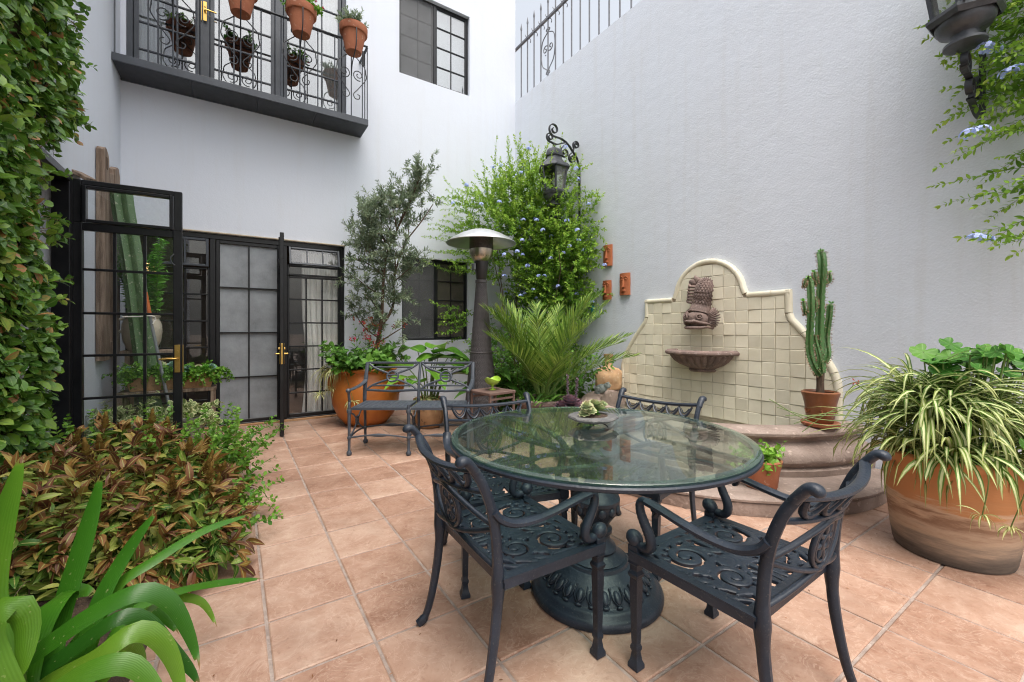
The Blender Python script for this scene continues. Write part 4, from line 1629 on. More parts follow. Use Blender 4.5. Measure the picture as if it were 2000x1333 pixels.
# ================================================================== cast chairs
def plate(strokes, x0, x1, y0, y1, res, thick, border=.04, relief=.0035, rim=None):
    """openwork plate: strokes (2-D path, half width) are metal, the rest is cut out (marching squares)"""
    xs = np.arange(x0, x1 + res / 2, res)
    ys = np.arange(y0, y1 + res / 2, res)
    X, Y = np.meshgrid(xs, ys, indexing='ij')
    F = np.full(X.shape, -1.)
    H = np.zeros(X.shape)
    for pa, w in strokes:
        pa = np.asarray(pa, float)
        ws = np.broadcast_to(np.asarray(w, float), (len(pa),))
        # dense resample
        seg = np.linalg.norm(np.diff(pa, axis=0), axis=1)
        cum = np.r_[0, np.cumsum(seg)]
        t = np.linspace(0, cum[-1], max(int(cum[-1] / .003), 2))
        px, py, pw = np.interp(t, cum, pa[:, 0]), np.interp(t, cum, pa[:, 1]), np.interp(t, cum, ws)
        for a, b, c_ in zip(px, py, pw):
            i0, i1 = np.searchsorted(xs, [a - c_ - .008, a + c_ + .008])
            j0, j1 = np.searchsorted(ys, [b - c_ - .008, b + c_ + .008])
            d = c_ - np.hypot(X[i0:i1, j0:j1] - a, Y[i0:i1, j0:j1] - b)
            F[i0:i1, j0:j1] = np.maximum(F[i0:i1, j0:j1], d)
            # rounded band with a groove down its middle
            hh = np.clip(d / c_, 0, 1)
            hh = relief * (np.sin(hh * PI * .9) * .45 + .55 * np.minimum(hh * 3, 1))
            H[i0:i1, j0:j1] = np.maximum(H[i0:i1, j0:j1], np.where(d > 0, hh, 0))
    e = np.minimum(np.minimum(X - x0, x1 - X), np.minimum(Y - y0, y1 - Y))
    fb = border - e
    F = np.maximum(F, fb)
    H = np.where(fb > 0, np.maximum(H * .5, np.minimum(fb, .01) * relief * 60), H)
    mb = MB()
    nx, ny = len(xs), len(ys)
    vid, edge = {}, {}
    vs, fs, bnd = [], [], []
    def V(i, j):
        k = (i, j)
        if k not in vid:
            vid[k] = len(vs)
            vs.append((xs[i], ys[j], H[i, j]))
        return vid[k]
    def E(i, j, i2, j2):
        k = (i, j, i2, j2) if (i, j) < (i2, j2) else (i2, j2, i, j)
        if k not in edge:
            a, b = F[k[0], k[1]], F[k[2], k[3]]
            t = a / (a - b)
            t = min(max(t, .05), .95)
            edge[k] = len(vs)
            vs.append((xs[k[0]] + (xs[k[2]] - xs[k[0]]) * t, ys[k[1]] + (ys[k[3]] - ys[k[1]]) * t, 0.))
        return edge[k]
    for i in range(nx - 1):
        for j in range(ny - 1):
            cs = ((i, j), (i + 1, j), (i + 1, j + 1), (i, j + 1))
            ins = [F[c_] > 0 for c_ in cs]
            if all(ins):
                fs.append(tuple(V(*c_) for c_ in cs))
            elif any(ins):
                poly, marks = [], []
                for k in range(4):
                    a, b = cs[k], cs[(k + 1) % 4]
                    if ins[k]:
                        poly.append(V(*a))
                        marks.append(0)
                    if ins[k] != ins[(k + 1) % 4]:
                        poly.append(E(*a, *b))
                        marks.append(1 if ins[k] else 2)
                fs.append(tuple(poly))
                for k in range(len(poly)):
                    if marks[k] == 1 and marks[(k + 1) % len(poly)] == 2:
                        bnd.append((poly[k], poly[(k + 1) % len(poly)]))
    n = len(vs)
    # outer edge
    for i in range(nx - 1):
        bnd.append((V(i + 1, 0), V(i, 0)) if False else (V(i, 0), V(i + 1, 0)))
        bnd.append((V(i + 1, ny - 1), V(i, ny - 1)))
    for j in range(ny - 1):
        bnd.append((V(nx - 1, j), V(nx - 1, j + 1)))
        bnd.append((V(0, j + 1), V(0, j)))
    low = {}
    def Lw(a):
        if a not in low:
            low[a] = len(vs)
            vs.append((vs[a][0], vs[a][1], -thick))
        return low[a]
    for a, b in bnd:
        fs.append((b, a, Lw(a), Lw(b)))
    mb.add(vs, fs)
    return mb

SW, SD, SZ = .275, .225, .432           # seat half width, half depth, height
def acanthus():
    s = []
    def add(p, w):
        w = np.asarray(w) * 1.2
        if w.ndim == 0:
            w = w * np.interp(np.linspace(0, 1, len(p)), [0, .4, 1], [1.25, 1.05, .6])
        s.append((p, w))
        s.append(([(-x, y) for x, y in p], w))
    def cv(pts, w):
        add([(v.x, v.y) for v in bez([(a, b, 0) for a, b in pts], 7)], w)
    def sp(cx, cy, r0, r1, a0, t, w):
        p = spiral(cx, cy, r0, r1, a0, t, 40)
        add(p, w)
    s.append(([(0, -.19), (0, .19)], .011))
    sp(.135, .075, .010, .078, 0.6, 1.75, np.linspace(.015, .0095, 41))
    sp(.125, -.085, .008, .068, 3.9, -1.7, np.linspace(.014, .009, 41))
    sp(.042, -.02, .006, .034, 2., 1.4, np.linspace(.012, .008, 41))
    cv([(.0, .15), (.05, .165), (.11, .172), (.18, .16), (.225, .12), (.238, .06)], .010)
    cv([(.0, .03), (.03, .055), (.05, .1), (.045, .15)], .010)
    cv([(.238, .08), (.215, .02), (.18, -.01), (.13, -.012), (.06, .02)], .010)
    cv([(.24, -.02), (.215, -.05), (.205, -.1), (.175, -.15), (.12, -.165), (.06, -.16), (.0, -.12)], .010)
    cv([(.245, -.1), (.23, -.14), (.2, -.18)], .010)
    cv([(.245, -.06), (.222, -.075), (.205, -.06)], .008)
    cv([(.15, -.155), (.16, -.175), (.155, -.2)], .009)
    cv([(.09, -.16), (.085, -.18), (.07, -.2)], .009)
    cv([(.03, -.14), (.028, -.17), (.035, -.2)], .009)
    cv([(.20, .15), (.225, .17), (.245, .175)], .009)
    cv([(.13, .17), (.14, .185), (.14, .2)], .008)
    cv([(.06, .16), (.07, .18), (.065, .2)], .009)
    cv([(.22, .03), (.235, .02), (.25, .03)], .008)
    cv([(.0, -.06), (.04, -.075), (.06, -.11)], .009)
    cv([(.13, .0), (.14, -.01), (.13, -.02)], .009)
    for cx_, cy_, r_1, a_1, da in ((.135, .075, .078, 0.4, .5), (.125, -.085, .068, 2.6, .55)):
        for q_ in range(10):
            a_2 = a_1 + q_ * da
            cv([(cx_ + r_1 * .98 * math.cos(a_2), cy_ + r_1 * .98 * math.sin(a_2)), (cx_ + (r_1 + .016) * math.cos(a_2 + .12), cy_ + (r_1 + .016) * math.sin(a_2 + .12)), (cx_ + (r_1 + .032) * math.cos(a_2 + .35), cy_ + (r_1 + .032) * math.sin(a_2 + .35))], .0075)
    cv([(.19, -.02), (.2, .01), (.235, .0)], .008)
    cv([(.06, -.05), (.075, -.02), (.065, .01)], .008)
    cv([(.06, .06), (.07, .1), (.06, .14)], .007)
    return s

def fluted_ball(mb, c, r, ribs=9, M_=None):
    start = len(mb.v)
    mb.ball((0, 0, 0), 1., 36, 12)
    for i in range(start, len(mb.v)):
        x, y, z = mb.v[i]
        a = math.atan2(z, x)
        k = 1 + .09 * abs(math.sin(a * ribs)) * math.hypot(x, z)
        p = Vector((x * r[0] * k, y * r[1] * (1 + .0), z * r[2] * k))
        if M_ is not None:
            p = M_ @ p
        mb.v[i] = tuple(p + Vector(c))

seat_me = plate(acanthus(), -SW, SW, -SD, SD, .0034, .010).mesh('seat', 'cast', 50)

def make_chair(label, loc, rz):
    t = thing('patio_chair', label, 'chair', loc, rz, 'cast metal chairs around the glass table')
    seat = link('seat', seat_me, t, (0, 0, SZ))
    fr = MB()
    fr.bar([(-SW + .006, -SD + .004, SZ - .019), (-SW + .006, SD - .004, SZ - .019)], .014, .026)
    fr.bar([(SW - .006, -SD + .004, SZ - .019), (SW - .006, SD - .004, SZ - .019)], .014, .026)
    fr.bar([(-SW + .013, -SD + .010, SZ - .0195), (SW - .013, -SD + .010, SZ - .0195)], .014, .025)
    fr.bar([(-SW + .013, SD - .010, SZ - .0195), (SW - .013, SD - .010, SZ - .0195)], .014, .025)
    fr.build('seat_frame', 'cast', t)
    for s in (-1, 1):
        # rear leg and back post in one sweep
        pts = bez([(s * .268, -.318, .006), (s * .262, -.29, .035), (s * .254, -.266, .12), (s * .25, -.243, .25), (s * .25, -.232, .36), (s * .252, -.232, .43), (s * .254, -.236, .50),
                   (s * .255, -.243, .58), (s * .256, -.260, .665), (s * .257, -.290, .745), (s * .258, -.322, .798)], 5)
        n = len(pts)
        rs = []
        for i in range(n):
            z = pts[i].z
            r = .0165
            if z < .03:
                r = .022
            elif z < .3:
                r = .0155 + .004 * (z / .3)
            elif z < .5:
                r = .0195 + .007 * max(0, 1 - abs(z - .41) / .07)
            else:
                r = .0195 - .003 * (z - .5) / .35
            rs.append(r * .86)
        lg = MB().tube(pts, rs, 8, flat=(1.1, .92), up=(0, 1, 0), rot=PI / 8)
        lg.build('back_post', 'cast', t, smooth=50)
        # rolled ear at the top
        er = MB().tube(bez([(s * .258, -.316, .79), (s * .26, -.334, .814), (s * .262, -.352, .832), (s * .263, -.37, .832), (s * .263, -.376, .817)], 5), [.0155 + .0001 * i for i in range(10)] + [.0165, .017, .0175, .018, .018, .018, .0175, .0165, .015, .012, .006], 12, flat=(1.15, .95), up=(1, 0, 0))
        er.build('scroll_ear', 'cast', t, smooth=60)
        # front leg
        fl = MB()
        x, y = s * .25, .207
        sec = [(.0, .019), (.004, .0235), (.018, .0235), (.032, .017), (.062, .0125), (.072, .0165), (.082, .0165), (.09, .0125), (.105, .0135), (.31, .0185), (.333, .0165), (.338, .021), (.35, .0235), (.362, .0165), (.38, .018), (.388, .0235), (.40, .019), (.41, .023), (.452, .023), (.456, .02)]
        fl.tube([(x, y, z) for z, r in sec], [r * 1.28 for z, r in sec], 4, rot=PI / 4, up=(0, 1, 0))
        fl.build('front_leg', 'cast', t, smooth=30)
        # arm: dips from the post, rises to the front, turns down as a swan neck onto a shell
        ap = bez([(s * .257, -.252, .655), (s * .262, -.228, .625), (s * .268, -.175, .602), (s * .27, -.10, .598), (s * .27, -.01, .608), (s * .268, .08, .624), (s * .265, .15, .633)], 6)
        MB().tube(ap, [.022 - .003 * min(1, i / 12) for i in range(len(ap))], 8, flat=(.72, 1.1), up=(0, 0, 1), rot=PI / 8).build('arm', 'cast', t, smooth=50)
        np_ = bez([(s * .265, .135, .632), (s * .264, .165, .632), (s * .263, .18, .615), (s * .262, .177, .585), (s * .26, .162, .55), (s * .258, .146, .52), (s * .256, .138, .493), (s * .254, .143, .468), (s * .252, .165, .456), (s * .251, .2, .46)], 5)
        rr2 = [.0105 + .0045 * math.sin(PI * i / (len(np_) - 1)) + (.005 * i / len(np_)) + .0012 * (i % 2) for i in range(len(np_))]
        MB().tube(np_, rr2, 10, up=(1, 0, 0)).build('swan_neck', 'cast', t, smooth=60)
        sh = MB()
        fluted_ball(sh, (s * .25, .214, .474), (.027, .034, .026), 7, Matrix.Rotation(.5, 3, 'X'))
        sh.build('shell', 'cast', t, smooth=60)
        sp_ = MB().tube(bez([(s * .266, .10, .62), (s * .266, .105, .6), (s * .265, .12, .59), (s * .265, .118, .605)], 4), [.008] * 6 + [.007, .006, .006, .005, .004, .003, .002], 6)
        sp_.build('arm_spur', 'cast', t)
    # back: bowed rails. position of the post at a height, bowed backwards in the middle
    def post(z):
        zz = [.43, .5, .58, .665, .745, .798]
        yy = [-.232, -.236, -.243, -.260, -.290, -.322]
        return float(np.interp(z, zz, yy))
    def bp(x, z):
        return (x, post(z) - .042 * (1 - (x / .255) ** 2), z - .022 * (1 - (x / .255) ** 2))
    xs = [-.255 + .51 * i / 24 for i in range(25)]
    MB().tube([bp(x, .80) for x in xs], .0135, 8, flat=(.8, 1.2), up=(0, 0, 1), rot=PI / 8).build('top_rail', 'cast', t, smooth=50)
    MB().tube([bp(x, .722) for x in xs], .0105, 8, flat=(.85, 1.1), up=(0, 0, 1), rot=PI / 8).build('rail', 'cast', t, smooth=50)
    for k in range(5):
        x0 = -.215 + .086 * k
        pts = []
        for i in range(11):
            u = i / 10
            pts.append(bp(x0 + .086 * u, .788 - .052 * math.sin(PI * u) ** .8))
        MB().tube(pts, [.0075 + .003 * math.sin(PI * i / 10) for i in range(11)], 7, flat=(1.2, .8), up=(0, 1, 0)).build('scallop', 'cast', t, smooth=60)
        pts = [bp(x0 + .043 + .026 * (i / 3 - 1), .778 - .024 * math.sin(PI * i / 6)) for i in range(7)]
        MB().tube(pts, .004, 5).build('scallop_inlay', 'cast', t)
    for zf, zc in ((.605, .70), (.597, .535)):
        pts = [bp(x, zc + (zf - zc) * (abs(x) / .255) ** 1.25) for x in xs]
        MB().tube(pts, .0095, 8, flat=(.9, 1.1), up=(0, 0, 1)).build('curved_brace', 'cast', t, smooth=60)
    pts = [bp(x, .545 - .085 * (abs(x) / .255) ** 1.4) for x in xs]
    MB().tube(pts, .0095, 8, flat=(.9, 1.1), up=(0, 0, 1)).build('curved_brace', 'cast', t, smooth=60)
    med = MB()
    for rx, rz_, rr3 in ((.072, .083, .0085), (.054, .064, .006), (.018, .02, .009)):
        med.tube([bp(rx * math.cos(a), .622 + rz_ * math.sin(a)) for a in [2 * PI * i / 30 for i in range(30)]], rr3, 7, closed=True)
    for i in range(8):
        a = 2 * PI * i / 8 + .2
        med.tube([bp(.012 * math.cos(a), .622 + .014 * math.sin(a)), bp(.036 * math.cos(a), .622 + .043 * math.sin(a)), bp(.056 * math.cos(a), .622 + .066 * math.sin(a))], [.004, .009, .004], 6)
    med.build('medallion', 'cast', t, smooth=60)
    return t

chA = make_chair('dark cast chair nearest the camera on the left, facing right to the table', (.957, 1.425, 0), R_(-91.5))
dup(chA, (1.487, .848, 0), R_(1.5), 'dark cast chair in front on the right, its back towards the camera side')
dup(chA, (1.19, 1.90, 0), R_(180 - 15), 'dark cast chair behind the table near the garden bench')
dup(chA, (1.905, 1.655, 0), R_(90 + 12), 'dark cast chair behind the table in front of the fountain')

# ================================================================== garden bench
bench = thing('garden_bench', 'blue grey cast metal two seat bench with ring backs in front of the orange jar', 'bench', (0, 0, 0))
bo = Vector((.945, 4.379, 0))
ang = math.atan2(4.057 - 4.379, 1.436 - .945)
bench.location = bo
bench.rotation_euler = (0, 0, ang)
BW = .588         # one seat; local x along the bench, y to the back
legx = (0, BW, 2 * BW)
BD_, BS = .44, .47
for i, x in enumerate(legx):
    m = MB()
    sec = [(0, .018), (.012, .026), (.03, .026), (.045, .016), (.05, .013), (.16, .014), (.165, .02), (.185, .02), (.19, .014), (.42, .017), (.425, .024), (.45, .024), (.455, .016), (.5, .014)]
    m.tube([(x, 0, z) for z, r in sec], [r for z, r in sec], 10)
    m.build('front_leg', 'bench', bench)
    m = MB()
    sec = [(0, .018), (.012, .026), (.03, .026), (.045, .016), (.05, .013), (.16, .014), (.165, .02), (.185, .02), (.19, .014), (.43, .017), (.5, .02)]
    m.tube([(x, BD_ + .03 * (1 - z / .5), z) for z, r in sec], [r for z, r in sec], 10)
    bp_ = bez([(x, BD_, .48), (x, BD_ + .015, .62), (x, BD_ + .05, .75), (x, BD_ + .10, .88)], 6)
    m.tube(bp_, .017, 8, flat=(.8, 1.25) if i != 1 else (.9, .9), up=(0, 1, 0))
    m.build('rear_leg', 'bench', bench)
    m = MB()
    for z0, z1 in ((.3, .42), (.18, .30)):
        for sg in (-1, 1):
            m.tube(bez([(x, .22 + sg * .2, z1 if z0 > .25 else z0), (x, .22 + sg * .1, (z0 + z1) / 2 + (.02 if z0 > .25 else -.02)), (x, .22 + sg * .02, .3 + .02 * (1 if z0 > .25 else -1)), (x, .22 - sg * .02, .3)], 4), .009, 6)
    m.tube([(x, .22 + .035 * math.cos(a), .3 + .045 * math.sin(a)) for a in [2 * PI * k / 14 for k in range(14)]], .009, 6, closed=True)
    m.tube(bez([(x, 0, .17), (x, .15, .19), (x, .3, .19), (x, BD_ + .02, .17)], 4), .009, 6)
    m.build('leg_bracket', 'bench', bench)
    if i != 1:
        m = MB()
        ap = bez([(x, BD_ + .05, .74), (x, BD_ + .02, .685), (x, .30, .655), (x, .12, .645), (x, -.01, .645)], 6)
        m.tube(ap, .018, 8, flat=(.7, 1.3), up=(0, 0, 1))
        m.tube(bez([(x, -.03, .64), (x, -.012, .62), (x, .0, .56), (x, .012, .53), (x, 0, .5), (x, 0, .46)], 4), .014, 8)
        m.ball((x, -.02, .643), (.026, .03, .022), 10, 8)
        m.build('arm_rest', 'bench', bench)
for i in range(2):
    x0, x1 = i * BW + .02, (i + 1) * BW - .02
    st_ = []
    ny, nx = 7, 9
    s = plate([], x0, x1, -.005, BD_ - .01, .0045, .022, border=.028)
    # woven lattice: bars both ways
    wv = []
    for k in range(nx + 1):
        xx = x0 + .02 + (x1 - x0 - .04) * k / nx
        wv.append(([(xx, 0), (xx, BD_ - .015)], .0165))
    for k in range(ny + 1):
        yy = .012 + (BD_ - .045) * k / ny
        wv.append(([(x0 + .01, yy), (x1 - .01, yy)], .0165))
    s = plate(wv, x0, x1, -.005, BD_ - .01, .0045, .022, border=.03, relief=.004)
    s.build('seat', 'bench', bench, smooth=50, loc=(0, 0, BS))
    m = MB()
    xm, hw = (x0 + x1) / 2, (x1 - x0) / 2 + .01
    def by(z):
        return BD_ + float(np.interp(z, [.48, .62, .75, .88], [0, .015, .05, .10])) - .004
    def bq(u, z):
        return (xm + u, by(z), z)
    m.tube([bq(-hw, .875), bq(hw, .875)], .013, 8, flat=(.8, 1), up=(0, 1, 0))
    m.build('back_rail', 'bench', bench)
    m = MB()
    m.tube([bq(-hw, .585), bq(0, .572), bq(hw, .585)], .013, 8, flat=(.8, 1), up=(0, 1, 0))
    m.build('back_rail', 'bench', bench)
    for sg in (1, -1):
        m = MB()
        zc = .73
        zt = zc + sg * .135
        m.tube(bez([bq(-hw + .015, zt), bq(-hw * .72, zc + sg * .09), bq(-hw * .4, zc + sg * .055), bq(-.055, zc + sg * .035)], 6), .0115, 7)
        m.tube(bez([bq(hw - .015, zt), bq(hw * .72, zc + sg * .09), bq(hw * .4, zc + sg * .055), bq(.055, zc + sg * .035)], 6), .0115, 7)
        m.tube([bq(-hw * .78, zc + sg * .098), bq(hw * .78, zc + sg * .098)], .010, 7)
        m.build('back_brace', 'bench', bench)
    m = MB()
    m.tube([bq(.06 * math.cos(a), .73 + .055 * math.sin(a)) for a in [2 * PI * k / 24 for k in range(24)]], .0115, 7, closed=True)
    m.tube([bq(-.055, .745), bq(.055, .745)], .009, 7)
    m.tube([bq(-.055, .715), bq(.055, .715)], .009, 7)
    m.build('back_ring', 'bench', bench)
    m = MB()
    for yy in (0, BD_ + .018):
        m.tube(bez([(i * BW, yy, .175), (i * BW + BW * .25, yy, .195), (i * BW + BW * .5, yy, .2), (i * BW + BW * .75, yy, .195), ((i + 1) * BW, yy, .175)], 4), [.009] * 6 + [.011, .016, .018, .016, .011] + [.009] * 6, 7)
    m.build('stretcher', 'bench', bench)

# ================================================================== patio heater
hx_, hy_ = 2.387, 4.291
heater = thing('patio_heater', 'tall patio heater with dark wicker column and pale metal dome', 'heater', (hx_, hy_, 0))
WP = [(.225, .015), (.122 + .0, .99), (.058, 1.79)]
def wr(z):
    return float(np.interp(z, [0, .99, 1.79], [.225, .122, .058]))
cone = MB().lathe([(wr(z) - .004, z) for z in (.015, .5, .985, 1.4, 1.79)], 36)
cone.build('column_core', 'dark', heater)
# woven strands: rows of short bulged strips, alternate rows shifted
V_, F_ = [], []
rowh = .0135
NS = 30
z = .03
ri = 0
while z < 1.78:
    r = wr(z)
    n = max(16, int(2 * PI * r / .03))
    for k in range(n):
        a0 = 2 * PI * (k + .5 * (ri % 2)) / n
        for q in range(2):
            pass
        aa = [a0 + 2 * PI / n * t for t in (0.02, .25, .5, .75, .98)]
        bul = [-.001, .003, .0045, .003, -.001]
        o = len(V_)
        for a, b in zip(aa, bul):
            for dz, e in ((-.0056, -.0015), (0, .0012), (.0056, -.0015)):
                rr_ = wr(z + dz) + b + e
                V_.append((rr_ * math.cos(a), rr_ * math.sin(a), z + dz))
        for i in range(4):
            for j in range(2):
                F_.append((o + i * 3 + j, o + (i + 1) * 3 + j, o + (i + 1) * 3 + j + 1, o + i * 3 + j + 1))
    z += rowh
    ri += 1
link('wicker_weave', _np_mesh('wicker_weave', np.array(V_), np.array(F_), 'wicker'), heater, kind='stuff')
MB().lathe([(.23, 0), (.238, .01), (.238, .03), (.225, .034)], 36).build('foot_ring', 'dark', heater)
for zz in (.99, 1.0):
    pass
MB().tube([(.127 * math.cos(a), .127 * math.sin(a), .985) for a in [2 * PI * k / 32 for k in range(32)]], .009, 8, closed=True).build('column_band', 'wicker', heater)
MB().lathe([(.055, 1.78), (.068, 1.785), (.068, 1.815), (.062, 1.82), (.05, 1.82)], 28).build('collar', 'wicker', heater)
MB().lathe([(.05, 1.82), (.058, 1.83), (.075, 1.95), (.082, 2.02), (.082, 2.03), (.06, 2.03)], 28).build('control_housing', 'dark', heater)
MB().box(-.112, -.088, -.035, .03, 1.93, 2.0, .004).build('control_box', 'greypipe', heater, smooth=30)
MB().lathe([(.08, 2.031), (.088, 2.034), (.115, 2.08), (.132, 2.12), (.137, 2.16), (.137, 2.17)], 40).build('burner_bowl', 'steel', heater)
for k in range(20):
    a = 2 * PI * k / 20
    m = MB().tube([(.094 * math.cos(a), .094 * math.sin(a), 2.05), (.119 * math.cos(a), .119 * math.sin(a), 2.092)], .0065, 6, flat=(.4, 1.), up=(math.cos(a), math.sin(a), 0))
    m.build('vent_slot', 'dark', heater)
MB().lathe([(.137, 2.17), (.137, 2.36), (.05, 2.37)], 40).build('burner_screen', M('burner_mesh', (.10, .085, .075), (.06, .05, .045), 60, .45, metal=.6), heater)
MB().lathe([(.40, 2.235), (.405, 2.24), (.40, 2.247), (.33, 2.295), (.24, 2.345), (.15, 2.38), (.05, 2.395), (.001, 2.397)], 64).build('dome_reflector', 'dome', heater)
MB().lathe([(.02, 2.397), (.02, 2.407), (.001, 2.41)], 12).build('dome_nut', 'steel', heater)

# ================================================================== lanterns on scroll brackets
def ribbon_scroll(mb, pts2, yc, wid, th, ox, oz):
    """flat bar bent in the x-z plane"""
    mb.tube([(ox + u, yc, oz + v) for u, v in pts2], 1., 4, flat=(wid * .7071, th * .7071), up=(0, 1, 0), rot=PI / 4)

def make_lantern(label, loc):
    t = thing('wall_lantern', label, 'lantern', loc, 0, 'lanterns on the garden wall')
    # local: origin at lantern axis, z0 at glass base plate; wall at x = +.5
    n = 6
    def hexring(r, z, off=0.):
        return [(r * math.cos(2 * PI * i / n + off), r * math.sin(2 * PI * i / n + off), z) for i in range(n)]
    def hexstack(prof, name, mat='lead', par=t):
        m = MB()
        vs, fs = [], []
        for r, z in prof:
            vs += hexring(r, z)
        k = len(prof)
        for i in range(k - 1):
            for j in range(n):
                fs.append((i * n + j, i * n + (j + 1) % n, (i + 1) * n + (j + 1) % n, (i + 1) * n + j))
        fs += [tuple(range(n))[::-1], tuple(range((k - 1) * n, k * n))]
        m.add(vs, fs)
        return m.build(name, mat, par, smooth=25)
    hexstack([(.15, -.035), (.165, -.05), (.185, -.02), (.185, 0), (.17, .008), (.15, .008)], 'base_plate')
    MB().lathe([(.001, -.2), (.085, -.2), (.1, -.195), (.1, -.18), (.07, -.17), (.066, -.13), (.075, -.12), (.12, -.1), (.135, -.07), (.14, -.036), (.001, -.036)], 32).build('base_cup', 'lead', t)
    hexstack([(.205, .335), (.235, .32), (.24, .335), (.225, .365), (.205, .385), (.19, .39)], 'eaves')
    hexstack([(.19, .39), (.15, .42), (.125, .455), (.112, .5), (.108, .515)], 'roof')
    hexstack([(.13, .505), (.132, .52), (.13, .55), (.118, .585), (.09, .61), (.05, .63), (.02, .637)], 'cap')
    for i in range(n):
        a = 2 * PI * i / n
        p0, p1 = Vector((.148 * math.cos(a), .148 * math.sin(a), .005)), Vector((.198 * math.cos(a), .198 * math.sin(a), .34))
        MB().tube([p0, p1], .015, 4, up=(math.cos(a), math.sin(a), 0)).build('corner_bar', 'lead', t, smooth=20)
    for i in range(n):
        a, b = 2 * PI * i / n, 2 * PI * (i + 1) / n
        def pt(r, w, z):
            return Vector((r * math.cos(w), r * math.sin(w), z))
        q = [pt(.147, a, .01), pt(.147, b, .01), pt(.197, b, .335), pt(.197, a, .335)]
        if i == 3:      # this light stands open like a little door
            hinge = q[0], q[3]
            ang_ = R_(-70)
            c_ = q[0]
            rot = Matrix.Rotation(ang_, 3, (q[3] - q[0]).normalized())
            q = [c_ + rot @ (p - c_) for p in q]
        m = MB()
        for u, v in ((0, 1), (1, 2), (2, 3), (3, 0)):
            m.tube([q[u], q[v]], .008, 4)
        fo_ = m.build('light_frame', 'lead', t, smooth=20)
        cen = (q[0] + q[2]) / 2
        MB().add([p + (cen - p) * .05 for p in q], [(0, 1, 2, 3)]).build('pane', 'lglass', fo_, smooth=0)
    MB().tube([(0, 0, .0), (0, 0, .1)], .014, 10).build('candle_tube', 'jug', t)
    MB().lathe([(.012, .1), (.03, .13), (.035, .17), (.022, .215), (.001, .235)], 16).build('bulb', glass('bulb_glass', (.92, .92, .88), 1.45, .02, .05, .35, (.75, .75, .7)), t)
    # hanging loop and bracket: flat bars in the plane square to the wall
    m = MB()
    m.tube([(.0, .022 * math.cos(a), .665 + .03 * math.sin(a)) for a in [2 * PI * k / 16 for k in range(16)]], .006, 6, closed=True)
    m.build('hanging_loop', 'iron', t)
    W_, T_ = .034, .012
    def sc2(path, name):
        m = MB()
        ribbon_scroll(m, path, 0, W_, T_, 0, 0)
        m.build(name, 'iron', t, smooth=40)
    v2 = lambda P_: [(p.x, p.y) for p in bez([(a, b, 0) for a, b in P_], 6)]
    sc2([(.487, -.5), (.487, .46), (.44, .58), (.36, .66), (.3, .72), (.22, .775)], 'bracket_bar')
    sc2(v2([(.22, .775), (.12, .80), (.02, .80)]) + spiral(.0, .90, .10, .022, -PI / 2 + .2, -1.45, 26), 'bracket_scroll')
    sc2(v2([(.22, .765), (.14, .735), (.06, .70), (0, .698), (-.05, .705)]) + spiral(-.07, .775, .07, .02, -1.3, -1.5, 24), 'bracket_scroll')
    sc2(v2([(.25, .76), (.19, .72)]) + spiral(.2, .615, .085, .02, 1.9, 1.5, 24), 'bracket_scroll')
    sc2(v2([(.36, .665), (.33, .64)]) + spiral(.345, .56, .072, .02, 1.9, 1.5, 24), 'bracket_scroll')
    sc2(v2([(.36, .67), (.375, .72)]) + spiral(.42, .775, .06, .02, 3.6, -1.5, 24), 'bracket_scroll')
    sc2(spiral(.02, -.285, .02, .075, 0., -1.4, 24) + v2([(.05, -.35), (.16, -.37), (.26, -.42)]) + spiral(.3, -.36, .09, .025, -2.2, 1.3, 24), 'lower_scroll')
    sc2(spiral(.13, -.42, .02, .07, .8, -1.4, 24) + v2([(.18, -.49), (.3, -.53), (.42, -.53), (.475, -.5)]), 'lower_scroll')
    return t
make_lantern('lantern with one pane open, hanging in the blue flowering climber', (3.82, 4.733, 3.21))
make_lantern('large lantern cut off at the top right corner of the picture', (3.82, .66, 3.215))

